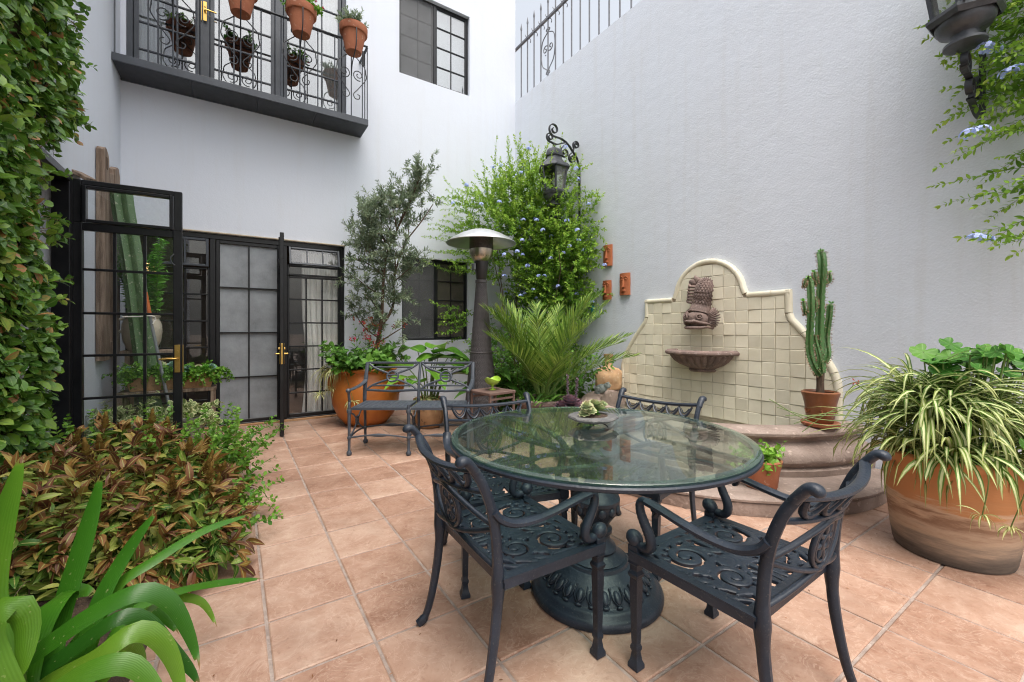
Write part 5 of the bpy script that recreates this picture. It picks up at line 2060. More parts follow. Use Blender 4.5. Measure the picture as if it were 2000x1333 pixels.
# ================================================================== small things of clay, stone and glass
def face_plaque(label, y, z, w, h, tilt):
    t = thing('face_plaque', label, 'plaque', (RX - .006, y, z), tilt, 'clay faces on the garden wall')
    # local: -x out of the wall, y along, z up
    n = 10
    mb = MB()
    vs, fs = [], []
    for k, e in ((0, 0), (1, 0)):
        for j in range(7):
            for i in range(n + 1):
                u = i / n * 2 - 1
                v = j / 6 * 2 - 1
                bulge = .022 * (1 - u * u)
                x = -bulge - (.018 if k else 0)
                wob = 1 + .02 * math.sin(5 * v + z * 7)
                vs.append((x, u * w / 2 * wob, v * h / 2))
    m = (n + 1) * 7
    for j in range(6):
        for i in range(n):
            a = j * (n + 1) + i
            fs.append((a, a + n + 1, a + n + 2, a + 1))
            fs.append((m + a, m + a + 1, m + a + n + 2, m + a + n + 1))
    ring_ = [i for i in range(n + 1)] + [j * (n + 1) + n for j in range(1, 7)] + [6 * (n + 1) + i for i in range(n - 1, -1, -1)] + [j * (n + 1) for j in range(5, 0, -1)]
    for q in range(len(ring_)):
        a, b = ring_[q], ring_[(q + 1) % len(ring_)]
        fs.append((a, b, m + b, m + a))
    mb.add(vs, fs).build('plaque', 'plaque', t, smooth=40)
    f = -.04
    nose = MB().hexa([(f + .004, -.014 * 1.3, -.045), (f + .004, .014 * 1.3, -.045), (f - .03, .006, -.043), (f - .03, -.006, -.043)],
                     [(f + .004, -.011, .075), (f + .004, .011, .075), (f - .006, .005, .075), (f - .006, -.005, .075)])
    nose.build('nose', 'plaque', t, smooth=30)
    for s in (-1, 1):
        MB().ball((f + .004, s * .034, .062), (.012, .019, .011), 10, 8).build('eye', 'plaque', t)
        MB().tube(bez([(f + .006, s * .062, .078), (f - .002, s * .038, .10), (f - .004, s * .012, .085)], 4), .0055, 6).build('brow', 'plaque', t)
        MB().ball((f - .008, s * .013, -.038), (.012, .009, .008), 8, 6).build('nostril', 'plaque', t)
    for dz, rr_ in ((-.080, .007), (-.095, .008)):
        MB().tube(bez([(f + .01, -.034, -.088), (f - .006, -.012, dz), (f - .007, 0, dz - .003 * (1 if dz > -.09 else -1)), (f - .006, .012, dz), (f + .01, .034, -.088)], 4), rr_, 7).build('lip', 'plaque', t)
face_plaque('uppermost terracotta face plaque beside the climber', 4.155, 2.265, .155, .29, R_(1))
face_plaque('lower left terracotta face plaque behind the palm tips', 4.17, 1.79, .155, .265, R_(-2))
face_plaque('lower right terracotta face plaque nearest the fountain', 3.85, 1.845, .165, .29, R_(2))

# teal glass drop on the wall
gd = MB().lathe([(.001, -.06), (.02, -.045), (.032, -.01), (.03, .03), (.018, .06), (.008, .075)], 16)
tag(gd.build('glass_drop', M('teal_glass', (.01, .25, .3), None, rough=.15), loc=(RX - .04, 4.42, 1.52)), 'small teal glass drop hanging on the wall below the plaques', 'ornament')

# bust on the pool rim
bust = thing('clay_bust', 'headless clay female bust with an open rose for a head, on the pool rim', 'statue', (4.08, 3.93, .474), R_(140))
prof_b = [(0, .15, .09), (.03, .165, .098), (.08, .168, .095), (.14, .172, .092), (.2, .176, .088), (.235, .17, .08), (.262, .14, .07), (.28, .085, .055), (.295, .058, .05), (.34, .05, .046), (.375, .052, .048), (.385, .03, .03)]
n = 40
vs, fs = [], []
for z, a, b in prof_b:
    for j in range(n):
        w = 2 * PI * j / n
        c_, s_ = math.cos(w), math.sin(w)
        e = .78
        x = a * math.copysign(abs(c_) ** e, c_)
        y = b * math.copysign(abs(s_) ** e, s_)
        if y > 0:
            for bxx in (-.068, .068):
                y += .045 * math.exp(-(((x - bxx) / .045) ** 2 + ((z - .155) / .045) ** 2)) * (y / b)
            y -= .012 * math.exp(-((x / .02) ** 2)) * (1 if z < .25 else 0)
            y += .012 * math.exp(-((z - .268) / .015) ** 2) * (y / max(b, .01))
        x *= 1 + .02 * math.sin(z * 40 + j)
        vs.append((x, y, z))
k = len(prof_b)
for i in range(k - 1):
    for j in range(n):
        fs.append((i * n + j, i * n + (j + 1) % n, (i + 1) * n + (j + 1) % n, (i + 1) * n + j))
fs += [tuple(range(n))[::-1], tuple(range((k - 1) * n, k * n))]
MB().add(vs, fs).build('torso', 'clay', bust, smooth=60)
P, D, N, L, W = [], [], [], [], []
for ring_i in range(3):
    for i in range(8):
        a = 2 * PI * i / 8 + ring_i * .4
        o = np.array([math.cos(a), math.sin(a), 0])
        P.append(o * (.03 - .006 * ring_i) + [0, 0, .365])
        D.append(o * (.75 - .22 * ring_i) + [0, 0, .9])
        N.append(-o + [0, 0, .5])
        L.append(.085 - .012 * ring_i)
        W.append(.038 - .007 * ring_i)
leaves('rose_head', P, D, N, L, W, MT['clay'], bust, 'petal', -.35, .35, kind=None)

# grey-green stone frog at the pool edge
frog = thing('stone_frog', 'small grey green stone frog on the far pool rim behind the chair', 'ornament', (3.72, 3.70, .474), R_(200))
m = MB()
m.ball((0, 0, .055), (.06, .085, .055), 16, 10, Matrix.Rotation(.35, 3, 'X'))
m.ball((0, .075, .095), (.042, .045, .035), 14, 8)
m.build('body', 'frog', frog, smooth=60)
for s in (-1, 1):
    MB().ball((s * .022, .085, .128), .013, 8, 6).build('eye', 'frog', frog)
    MB().tube(bez([(s * .04, -.05, .05), (s * .075, .0, .06), (s * .065, -.045, .015), (s * .08, .01, .008)], 4), [.026, .026, .025, .024, .023, .022, .02, .018, .016, .014, .012, .011, .01], 8).build('leg', 'frog', frog)

# ================================================================== side table with lime dish
ft, lt, rt = np.array([2.0, 3.55]), None, None
st_t = thing('side_table', 'small square rusty brown metal side table beside the heater', 'table', (2.20, 3.72, 0), R_(-82))
TS, TH = .17, .60
MB().box(-TS, TS, -TS, TS, TH, TH + .028, .005).build('table_top', 'tablewood', st_t, smooth=30)
for sx in (-1, 1):
    for sy in (-1, 1):
        MB().box(sx * (TS - .018) - .011, sx * (TS - .018) + .011, sy * (TS - .018) - .011, sy * (TS - .018) + .011, 0, TH - .0005, .002).build('leg', 'tablewood', st_t, smooth=30)
    MB().box(sx * (TS - .018) - .006, sx * (TS - .018) + .006, -(TS - .03), TS - .03, TH - .05, TH - .03).build('apron_bar', 'tablewood', st_t, smooth=0)
dish = thing('glass_dish', 'lime green footed glass dish with a dipped rim on the side table', 'dish', (2.20, 3.72, TH + .0285), R_(30))
n = 48
vs, fs = [], []
prof = [(.001, .002), (.04, .002), (.042, .008), (.014, .016), (.011, .038), (.025, .05), (.06, .066), (.082, .09), (.09, .115)]
full_p = prof + [(r - .005, z + .002) for r, z in prof[::-1][:4]] + [(.001, .056)]
for i, (r, z) in enumerate(full_p):
    for j in range(n):
        w = 2 * PI * j / n
        wave = .018 * math.cos(2 * w) * max(0, (z - .055) / .06)
        vs.append((r * math.cos(w) * (1 + .12 * (z > .06)), r * math.sin(w) * .85, z + wave))
for i in range(len(full_p) - 1):
    for j in range(n):
        fs.append((i * n + j, i * n + (j + 1) % n, (i + 1) * n + (j + 1) % n, (i + 1) * n + j))
MB().add(vs, fs).build('bowl', 'lime', dish, smooth=60)

# ================================================================== slate dish of succulents on the table
sd_ = thing('succulent_dish', 'slate dish on three feet with green rosette succulents on the glass table', 'planter', (1.533, 1.584, TZ + .0005), R_(20))
n = 40
rr = random.Random(9)
edge_r = [.125 * (1 + rr.uniform(-.06, .06)) for _ in range(n)]
vs, fs = [], []
for z, k, jit in ((.030, .86, 1), (.037, .97, 1), (.043, 1.0, 1), (.049, .975, 1), (.052, .9, .5), (.052, .05, 0)):
    for j in range(n):
        w = 2 * PI * j / n
        r = .125 * k + (edge_r[j] - .125) * jit
        vs.append((r * math.cos(w), r * math.sin(w), z + rr.uniform(-.0012, .0012) * jit))
for i in range(5):
    for j in range(n):
        fs.append((i * n + j, i * n + (j + 1) % n, (i + 1) * n + (j + 1) % n, (i + 1) * n + j))
fs.append(tuple(range(n))[::-1])
MB().add(vs, fs).build('slate_plate', 'slatestone', sd_, smooth=30)
MB().lathe([(.001, .012), (.04, .012), (.052, .018), (.058, .03)], 24).build('pan', 'iron', sd_)
for i in range(3):
    a = 2 * PI * i / 3 + .4
    MB().tube(bez([(.045 * math.cos(a), .045 * math.sin(a), .02), (.075 * math.cos(a), .075 * math.sin(a), .013), (.09 * math.cos(a), .09 * math.sin(a), .003)], 3), .003, 5).build('foot', 'iron', sd_)
MB().lathe([(.075, .052), (.05, .058), (.001, .06)], 20).build('soil', 'soil', sd_)

def rosette(parent, c, R, mat, rings=5, n0=5, plump=.34, tilt=(0, 0), seed=0, name='rosette', lift=.5, rlo=0., rhi=1.):
    P, D, N, L, W, rn = [], [], [], [], [], []
    Rm = (Matrix.Rotation(tilt[0], 3, 'X') @ Matrix.Rotation(tilt[1], 3, 'Y'))
    for k in range(rings):
        f = k / max(rings - 1, 1)
        m = n0 + int(3 * (1 - f))
        for i in range(m):
            a = 2 * PI * i / m + k * 1.3
            el = -.1 + 1.35 * f
            o = Vector((math.cos(a) * math.cos(el), math.sin(a) * math.cos(el), math.sin(el)))
            nn = Vector((-math.cos(a) * math.sin(el), -math.sin(a) * math.sin(el), math.cos(el)))
            p = Vector((math.cos(a) * R * .1, math.sin(a) * R * .1, R * lift * f))
            P.append(Rm @ p + Vector(c))
            D.append(Rm @ o)
            N.append(Rm @ nn)
            L.append(R * (1 - .5 * f))
            W.append(R * plump * (1 - .35 * f))
            rn.append(rlo + (rhi - rlo) * min(1, max(0, .25 + .6 * f + RNG.normal() * .1)))
    return leaves(name, P, D, N, L, W, mat, parent, 'round', -.18, .35, rn, kind='stuff')
for k, (dx, dy, R) in enumerate([(.046, -.02, .040), (.058, .004, .036), (.036, .018, .034), (.05, -.012, .03), (.03, -.006, .033), (.064, -.026, .028)]):
    rosette(sd_, (dx, dy, .07 + .012 * (k % 3) + (.014 if k in (3, 4) else 0)), R, 'succ', 5, 6, .36, (.2 * math.sin(k), .3 * math.cos(k * 2)), rhi=.75)
for k, (dx, dy, R) in enumerate([(-.062, .012, .034), (-.05, -.012, .03), (-.042, .022, .028), (-.058, 0.004, .034)]):
    rosette(sd_, (dx, dy, .066 + .014 * (k % 2) + (.02 if k == 3 else 0)), R, 'succ', 5, 6, .4, (.3 * math.sin(k), -.3), rlo=.5)
for k, (dx, dy, R) in enumerate([(0.0, .0, .034), (-.012, -.02, .026), (.01, .024, .026)]):
    rosette(sd_, (dx, dy, .062), R, 'broad', 4, 6, .2, (.1 * k, .1), rlo=.3)

# ================================================================== pots on the balcony rail
BP = [('first', -.58), ('second', .058), ('third', .701), ('last', 1.336)]
lab = ['terracotta pot of leaves at the left end of the balcony rail, just above the picture', 'terracotta pot cut off by the top edge, hung on the balcony rail',
       'terracotta pot with red flowers hung in the middle of the balcony rail', 'terracotta pot with thin grey green leaves at the right end of the balcony rail']
for k, (nm, x) in enumerate(BP):
    t = thing('hanging_pot', lab[k], 'flower pot', (x, 5.925, 4.96), 0, 'terracotta pots on the balcony rail')
    pot(t, [(.088, 0), (.1, .004), (.15, .245), (.172, .25), (.178, .262), (.18, .34), (.172, .345)], 'terr', 36, .018, (.155, .315))
    ps = []
    for i in range((26, 30, 34, 22)[k]):
        a = RNG.uniform(0, 6.28)
        o = RNG.uniform(0, .1)
        ps.append(grow((o * math.cos(a), o * math.sin(a), .33), (math.cos(a) * .8, math.sin(a) * .8, RNG.uniform(.4, 1.4)), RNG.uniform(.1, .24), 5, .15, .06))
    if k == 3:
        shoots(t, ps, .016, .075, .010, 'olive', 'gstem', .003, 'lance', spread=.6, per=2)
    else:
        shoots(t, ps, .02, .055, .02, 'privet' if k != 1 else 'geran', 'gstem', .003, 'ovate', spread=.9, per=2)
        fl_ = []
        for i in range(10):
            q = ps[RNG.integers(len(ps))][-1] + RNG.normal(size=3) * .01
            for m in range(6):
                fl_.append((q, rv()))
        leaves('flowers', [a for a, b in fl_], [b for a, b in fl_], [np.array([0, 0, 1.]) + rv(.5) for _ in fl_], .02, .01, 'flower_red', t, 'petal', 0, .1)

# ================================================================== the left corner behind the door
# carved old board hung on the side wall
bd = thing('carved_board', 'weathered brown wooden yoke frame hung on the white side wall', 'board', (LX + .006, 0, 0))
def side_prism(poly, d, name):
    MB().prism(poly, d, 'x', 0).build(name, 'wood', bd, smooth=30)
side_prism([(5.42, .95), (5.62, .95), (5.60, 2.7), (5.60, 2.9), (5.57, 2.94), (5.5, 2.97), (5.46, 2.97), (5.43, 2.94)], .06, 'upright')
side_prism([(5.90, .97), (6.12, .97), (6.12, 2.88), (6.07, 2.95), (6.0, 2.95), (5.9, 2.9)], .05, 'upright')
side_prism([(5.60, 2.72), (5.70, 2.8), (5.82, 2.82), (5.9, 2.85), (5.9, 2.66), (5.82, 2.66), (5.72, 2.62), (5.60, 2.5)], .045, 'cross_piece')
side_prism([(5.62, .97), (5.9, .97), (5.9, 1.12), (5.62, 1.12)], .045, 'cross_piece')
MB().box(.055, .064, 5.49, 5.53, 2.78, 2.89).build('mortise', 'bark', bd, smooth=0)
# tall cereus
def ribbed(mb, path, r, ribs=6, depth=.3, n=None):
    P_ = [Vector(p) for p in path]
    k = len(P_)
    n = n or ribs * 6
    start = len(mb.v)
    mb.tube(P_, [1.] * k, n, up=(1, 0, 0))
    for i in range(k):
        rr_ = r[i] if hasattr(r, '__len__') else r
        for j in range(n):
            a = 2 * PI * j / n
            q = Vector(mb.v[start + i * n + j]) - P_[i]
            f = rr_ * (1 - depth * (.5 - .5 * math.cos(a * ribs)) ** .8)
            mb.v[start + i * n + j] = tuple(P_[i] + q * f)
    return mb
cer = thing('tall_cactus', 'tall ribbed green column cactus leaning in the corner behind the open door', 'cactus', (-.74, 5.72, 0))
pth = bez([(.02, 0, .25), (0, .0, .6), (-.06, .0, 1.2), (-.13, 0, 1.9), (-.2, .0, 2.45), (-.215, 0, 2.62), (-.217, 0, 2.66)], 6)
rs = [.09] * (len(pth) - 9) + [.09, .089, .087, .083, .077, .068, .055, .035, .004]
ribbed(MB(), pth, rs, 6, .5).build('column', 'cereus', cer, smooth=50)
# concrete trough with variegated trailing plant (the cactus stands behind it)
tr = thing('concrete_trough', 'grey concrete trough of cream edged trailing leaves behind the open door', 'planter', (-.66, 5.30, 0), R_(4))
m = MB()
m.hexa([(-.33, -.12, 0), (.33, -.12, 0), (.33, .12, 0), (-.33, .12, 0)], [(-.37, -.15, .36), (.37, -.15, .36), (.37, .15, .36), (-.37, .15, .36)])
m.build('trough', 'concrete', tr, smooth=0)
MB().box(-.345, .345, -.125, .125, .355, .372).build('soil', 'soil', tr, smooth=0)
ps = []
for i in range(80):
    p = (RNG.uniform(-.34, .34), RNG.uniform(-.13, .13), .36)
    ps.append(grow(p, (RNG.normal() * .7, RNG.normal() * .6 - .45, 1.0), RNG.uniform(.14, .34), 6, .25, .26))
shoots(tr, ps, .026, .07, .026, 'varieg', 'gstem', .003, 'ovate', spread=1., per=2, droop=.25)
# earth pot the cactus grows in
t2 = MB().lathe([(.001, 0), (.15, 0), (.19, .28), (.2, .30), (.19, .3), (.17, .27), (.001, .27)], 28)
t2.build('pot', 'concrete', cer)
# tapered grey pot beside it
gp = thing('tapered_pot', 'pale grey tapered pot with cream edged leaves beside the door edge', 'potted plant', (-.375, 5.235, 0))
pot(gp, [(.07, 0), (.075, .004), (.115, .36), (.122, .365), (.122, .385), (.116, .39)], 'concrete', 32, .014, (.1, .36))
ps = [grow((RNG.normal() * .04, RNG.normal() * .04, .37), (RNG.normal() * .8 + .3, RNG.normal() * .8, 1.0), RNG.uniform(.12, .32), 6, .25, .3) for i in range(26)]
shoots(gp, ps, .026, .065, .024, 'varieg', 'gstem', .003, 'ovate', spread=1., per=2, droop=.25)
# wooden stand with trough of succulents and the cream jug
ws = thing('plant_stand', 'old brown wooden stand in front of the left french door light', 'stand', (-.55, 5.93, 0))
MB().box(-.42, .38, -.34, -.06, .585, .62, .004).build('shelf', 'wood', ws, smooth=30)
MB().box(-.46, .05, .02, .3, .985, 1.02, .004).build('shelf', 'wood', ws, smooth=30)
for x in (-.4, .35):
    for y in (-.32, -.09):
        MB().box(x - .02, x + .02, y - .02, y + .02, 0, .5845, .003).build('leg', 'wood', ws, smooth=30)
for x in (-.4, .02):
    for y in (.04, .24):
        MB().box(x - .02, x + .02, y - .02, y + .02, 0, .9845, .003).build('leg', 'wood', ws, smooth=30)
MB().box(-.38, .33, -.325, -.3, .28, .32).build('stretcher', 'wood', ws, smooth=0)
st2 = thing('succulent_trough', 'long terracotta trough of mixed green succulents on the wooden stand', 'planter', (-.55, 5.72, .6205))
m = MB()
m.hexa([(-.33, -.085, 0), (.33, -.085, 0), (.33, .085, 0), (-.33, .085, 0)], [(-.37, -.11, .16), (.37, -.11, .16), (.37, .11, .16), (-.37, .11, .16)])
m.build('trough', 'terr_pale', st2, smooth=0)
MB().box(-.35, .35, -.095, .095, .15, .17).build('soil', 'soil', st2, smooth=0)
for k in range(13):
    rosette(st2, (-.33 + .055 * k + RNG.normal() * .01, RNG.uniform(-.1, .05), .19 + RNG.random() * .05), RNG.uniform(.04, .065), ('succ_blue', 'succ', 'euph')[k % 3], 4, 6, .35, (.4, 0))
ps = []
for i in range(170):
    p = (RNG.uniform(-.37, .38), RNG.uniform(-.11, .08), .165)
    ps.append(grow(p, (RNG.normal() * .5 + (.6 if p[0] > .2 else 0), RNG.normal() * .4 - .5, .9), RNG.uniform(.1, .28), 7, .2, .34))
shoots(st2, ps, .017, .036, .015, 'privet', 'gstem', .0025, 'round', spread=.9, per=2)
jg = thing('cream_jug', 'cream glazed jug with handle planted with bright green euphorbia', 'potted plant', (-.85, 6.11, 1.0205))
pot(jg, [(.115, 0), (.125, .006), (.16, .1), (.172, .2), (.168, .28), (.15, .33), (.142, .345), (.155, .36), (.16, .375), (.15, .38)], 'jug', 36, .015, (.13, .35))
MB().tube(bez([(-.145, -.03, .335), (-.2, -.04, .33), (-.225, -.045, .28), (-.2, -.04, .22), (-.165, -.035, .2)], 5), .014, 8).build('handle', 'jug', jg)
ps = [grow((RNG.normal() * .05, RNG.normal() * .04, .36), (RNG.normal() * .3, RNG.normal() * .25 - .1, 1.2), RNG.uniform(.35, .92), 8, .09, -.02) for i in range(18)]
shoots(jg, ps, .012, .085, .016, 'euph', 'gstem', .011, 'lance', spread=1.1, per=3, up=.3, start=.05)
# pole tied to the cactus
pl = thing('tool_pole', 'grey pole with orange grip tied upright with white string to the cactus', 'pole', (0, 0, 0))
MB().tube([(-.55, 5.56, .38), (-.715, 5.55, 1.38)], .014, 10).build('shaft', 'greypipe', pl)
MB().tube([(-.715, 5.55, 1.38), (-.75, 5.55, 1.62)], .019, 10).build('grip', 'orange', pl)
MB().tube(bez([(-.93, 5.62, 1.37), (-.8, 5.585, 1.375), (-.70, 5.52, 1.38), (-.67, 5.54, 1.36), (-.69, 5.53, 1.30)], 4), .006, 6).build('string', 'string', pl)

# ================================================================== potted plants
# big orange jar with willow-leaved tree, flowers and spider plant
jar = thing('jar_tree', 'narrow grey green willow leaved tree in the big glazed orange jar', 'potted tree', (1.474, 5.82, 0))
jo = pot(jar, [(.24, 0), (.26, .005), (.36, .12), (.42, .27), (.435, .4), (.425, .52), (.39, .62), (.365, .665), (.37, .69), (.40, .71), (.41, .725), (.40, .735)], 'terr_orange', 56, .03, (.36, .68))
for s in (-1, 1):
    m = MB()
    a = math.atan2(-.548, -.836) if s < 0 else math.atan2(.548, .836)
    ex, ey = (-.836, .548) if s < 0 else (.836, -.548)
    m.tube(bez([(ex * .40, ey * .40, .60), (ex * .455, ey * .455, .60), (ex * .475, ey * .475, .52), (ex * .465, ey * .465, .45), (ex * .42, ey * .42, .42)], 5), [.03] * 4 + [.034, .037, .04, .042, .042, .042, .042, .042, .041, .04, .038, .036, .034, .033, .032, .031, .03], 10)
    m.build('lug', 'terr_orange', jar, smooth=60)
RT, FW = np.array([.836, -.548, 0]), np.array([.548, .836, 0])    # along the picture / into depth
def jl(px, py, dd=0.):
    """offset right (m) and height from the picture measurement at the jar's distance"""
    return RT * ((px - 715) / 826 * 5.68) + FW * dd + np.array([0, 0, 1.24 - (py - 645) / 826 * 5.68])
trunk = MB()
tp = bez([(0.02, 0, .68), tuple(jl(735, 680)), tuple(jl(745, 620)), tuple(jl(748, 560)), tuple(jl(755, 500)), tuple(jl(775, 450))], 6)
trunk.tube(tp, [.032 - .022 * i / len(tp) for i in range(len(tp))], 8)
tp2 = bez([tuple(jl(742, 640)), tuple(jl(765, 600, .05)), tuple(jl(768, 540, .05)), tuple(jl(790, 470, .05))], 6)
trunk.tube(tp2, [.02 - .012 * i / len(tp2) for i in range(len(tp2))], 6)
clus = [(825, 340, 30, 14), (812, 365, 36, 20), (795, 395, 38, 24), (770, 405, 36, 18), (738, 412, 40, 24), (712, 425, 34, 18), (745, 450, 45, 30), (705, 465, 34, 18), (790, 430, 30, 12), (725, 500, 45, 26),
        (775, 495, 36, 22), (800, 520, 30, 16), (760, 540, 45, 24), (700, 545, 30, 12), (725, 580, 40, 20), (775, 585, 36, 16), (690, 612, 28, 12), (735, 630, 36, 16), (845, 398, 14, 5), (682, 500, 18, 5), (790, 640, 30, 6)]
ps = []
for cx, cy, r, k in clus:
    c0 = jl(cx, cy, RNG.uniform(-.15, .12))
    near = min(tp + tp2, key=lambda q: (np.array(q) - c0 + [0, 0, .25]).dot(np.array(q) - c0 + [0, 0, .25]))
    bp_ = bez([tuple(near), tuple((np.array(near) + c0) / 2 + rv(.04)), tuple(c0)], 4)
    trunk.tube(bp_, [.011 - .006 * i / len(bp_) for i in range(len(bp_))], 5)
    rm = r / 826 * 5.68
    for i in range(int(k * 1.25)):
        s0 = c0 + RNG.normal(size=3) * rm * .35
        ps.append(grow(s0, RNG.normal(size=3) * .8 + [0, 0, .55] + (c0 - np.array(near)) * .6, RNG.uniform(.6, 1.25) * rm, 5, .12, .0))
for q in ps:
    q[:, 1] = np.minimum(q[:, 1], .60 - 0 * q[:, 1])
trunk.build('trunk', 'bark', jar)
shoots(jar, ps, .0135, .07, .0085, 'olive', 'twig', .003, 'lance', start=.05, spread=.75, per=2, up=.25, jit=.4, names=('crown', 'twigs'), clip=lambda q: q[:, 1] < .63)
# underplanting
ps = []
for i in range(70):
    a = RNG.uniform(0, 6.28)
    r0 = RNG.uniform(.05, .33)
    ps.append(grow((r0 * math.cos(a), r0 * math.sin(a), .68), np.array([math.cos(a) * .5, math.sin(a) * .5, 1.]) - FW * .3 + RT * .15, RNG.uniform(.16, .48), 6, .14, .04))
shoots(jar, ps, .042, .12, .042, 'broad', 'gstem', .004, 'ovate', spread=1., per=2, names=('underplanting', 'stems'), clip=lambda q: q[:, 1] < .63)
ps, fl_ = [], []
for i in range(16):
    q = grow(RT * RNG.uniform(-.1, .3) + [0, 0, .7], RT * RNG.uniform(-.5, .75) - FW * .25 + [0, 0, 1.], RNG.uniform(.45, .78), 6, .1, .01)
    ps.append(q)
    for m in range(12):
        fl_.append((q[-1] + RNG.normal(size=3) * .022, rv()))
shoots(jar, ps, .07, .06, .018, 'privet', 'gstem', .003, 'ovate', spread=.9, per=1, names=('flower_stems_leaves', 'flower_stems'))
leaves('flowers', [a for a, b in fl_], [b for a, b in fl_], [rv() for _ in fl_], .026, .008, 'flower_dark', jar, 'petal', 0, .1)
fl2 = [(ps[k][-1] + RNG.normal(size=3) * .02, rv()) for k in range(0, 16, 3) for m in range(6)]
leaves('flowers', [a for a, b in fl2], [b for a, b in fl2], [rv() for _ in fl2], .024, .009, 'flower_red', jar, 'petal', 0, .1)
cL = -RT * .27 - FW * .12
spider_tuft(jar, (cL[0], cL[1], .73), 130, .18, .42, .0065, 'spider_yellow', .13, .1, 1.2, 1.6, 3.0, 'spider_plant')
for u, z in ((-.48, .42), (.0, .36), (-.33, .5)):
    c_ = RT * u - FW * (.30 if u < -.2 else .45)
    spider_tuft(jar, (c_[0], c_[1], z), 20, .08, .17, .005, 'spider_yellow', .02, -.2, 1.2, 1.2, 2.4, 'plantlet')
    MB().tube(bez([tuple(cL + [0, 0, .74]), tuple(cL * .6 + c_ * .6 + [0, 0, .74]), tuple(c_ + [0, 0, z])], 6), .003, 5).build('runner', 'gstem', jar)

# calla lilies in the round pale pot
cal = thing('calla_pot', 'broad leaved calla plant in a round pale terracotta pot behind the bench', 'potted plant', (2.081, 5.114, 0))
pot(cal, [(.12, 0), (.13, .004), (.175, .07), (.198, .17), (.192, .26), (.175, .31), (.18, .335), (.198, .35), (.2, .365), (.19, .37)], 'terr_pale', 40, .02, (.165, .33))
def big_leaf(parent, base, tip_c, az, L, W, droop, mat, name='leaf', pitch=.3, rnd=.5, wavy=.06, heart=True):
    """one stalked heart or arrow shaped leaf: stalk from base to tip_c, blade from there along azimuth"""
    base, tip_c = np.array(base, float), np.array(tip_c, float)
    k = 11
    d = np.array([math.cos(az) * math.cos(pitch), math.sin(az) * math.cos(pitch), math.sin(pitch)])
    side = np.cross(d, [0, 0, 1.])
    side /= np.linalg.norm(side)
    up = np.cross(side, d)
    V, rn, us, vs_ = [], [], [], []
    off = -.22 * L if heart else 0.
    for i in range(k):
        t = i / (k - 1)
        s = off + (L - off) * t
        w = W * (math.sin(PI * min(1, t * 1.0) ** .62) ** .85 if t < 1 else 0)
        w = max(w, .001)
        c = tip_c + d * s - up * droop * max(0, s / L) ** 2 * L + np.array([0, 0, -droop * .5 * max(0, s / L) ** 2 * L])
        notch = .6 if (heart and t < .2) else 1
        for j in range(5):
            u = j / 4 * 2 - 1
            wv = wavy * W * math.sin(t * 13 + (1 if u > 0 else 2.3)) * abs(u)
            cc = c + side * (u * w) + up * (.28 * w * abs(u) ** 1.3 + wv)
            if heart and s < 0:
                cc = cc + d * (abs(u) * -.02 * L) + (-d * 0 if abs(u) > .2 else d * (-s * .9))
            V.append(cc)
            us.append(j / 4)
            vs_.append(t)
    F = [(i * 5 + j, i * 5 + j + 1, (i + 1) * 5 + j + 1, (i + 1) * 5 + j) for i in range(k - 1) for j in range(4)]
    me = _np_mesh(name, V, F, mat)
    _attr(me, np.full(len(V), rnd), us, vs_)
    o = link(name, me, parent)
    mid = (base + tip_c) / 2 + np.array([(tip_c - base)[0] * -.15, (tip_c - base)[1] * -.15, .05])
    MB().tube(bez([tuple(base), tuple(mid), tuple(tip_c)], 5), [.010 - .0005 * i for i in range(11)], 6).build('stalk', 'gstem', o)
    return o
for i, (u, w, z, az, L, W) in enumerate([(-.05, -.05, .86, 40, .34, .12), (.24, -.02, .88, 10, .38, .13), (.12, .1, .95, -20, .36, .13), (-.28, -.05, .78, 165, .34, .11), (.32, -.1, .68, -10, .34, .10), (-.16, .05, .98, 140, .34, .11),
                                         (.10, -.14, .72, -60, .30, .10), (-.22, -.16, .64, -120, .32, .1), (.36, .05, .76, 15, .34, .11), (.04, .1, 1.02, 80, .3, .1), (.22, -.12, .80, -35, .32, .11), (-.10, -.2, .60, -95, .26, .09), (.05, .16, .85, 30, .34, .12)]):
    tc = RT * u + FW * w + np.array([0, 0, z])
    a = R_(az) + math.atan2(-.548, .836)
    big_leaf(cal, (tc[0] * .25, tc[1] * .25, .33), tc, a, L * 1.2, W * 1.35, .25 + .2 * RNG.random(), 'calla', pitch=RNG.uniform(.0, .45), rnd=RNG.uniform(.2, .95))
spider_tuft(cal, (-.12, -.12, .37), 40, .12, .28, .005, 'spider_yellow', .05, .2, 1.2, 1.6, 2.8, 'spider_plant')

# date palm in a round pot
palm = thing('date_palm', 'bushy young date palm with feathery fronds in a brown pot by the wall', 'palm', (2.94, 3.85, 0))
pot(palm, [(.2, 0), (.21, .004), (.27, .3), (.285, .4), (.3, .41), (.31, .43), (.305, .455), (.29, .46)], 'stone_dark', 44, .03, (.265, .42))
fr_spec = [(-172, 1.2, 1.1), (-158, 1.15, .95), (170, 1.25, 1.2), (-2, .62, 1.1), (6, .85, 1.2), (-18, .95, 1.05), (20, 1.1, 1.2), (-100, 1.25, 1.0), (-60, 1.15, 1.05), (60, 1.3, 1.15), (95, 1.35, 1.2), (130, 1.25, 1.15), (-125, 1.0, .85), (-8, 1.2, 1.25),
           (190, 1.3, 1.2), (-75, .95, .8), (75, 1.1, 1.1), (15, 1.38, 1.3), (150, 1.42, 1.3), (-150, 1.3, 1.15), (-40, 1.35, 1.2), (0, 1.45, 1.35), (178, 1.1, 1.05)]
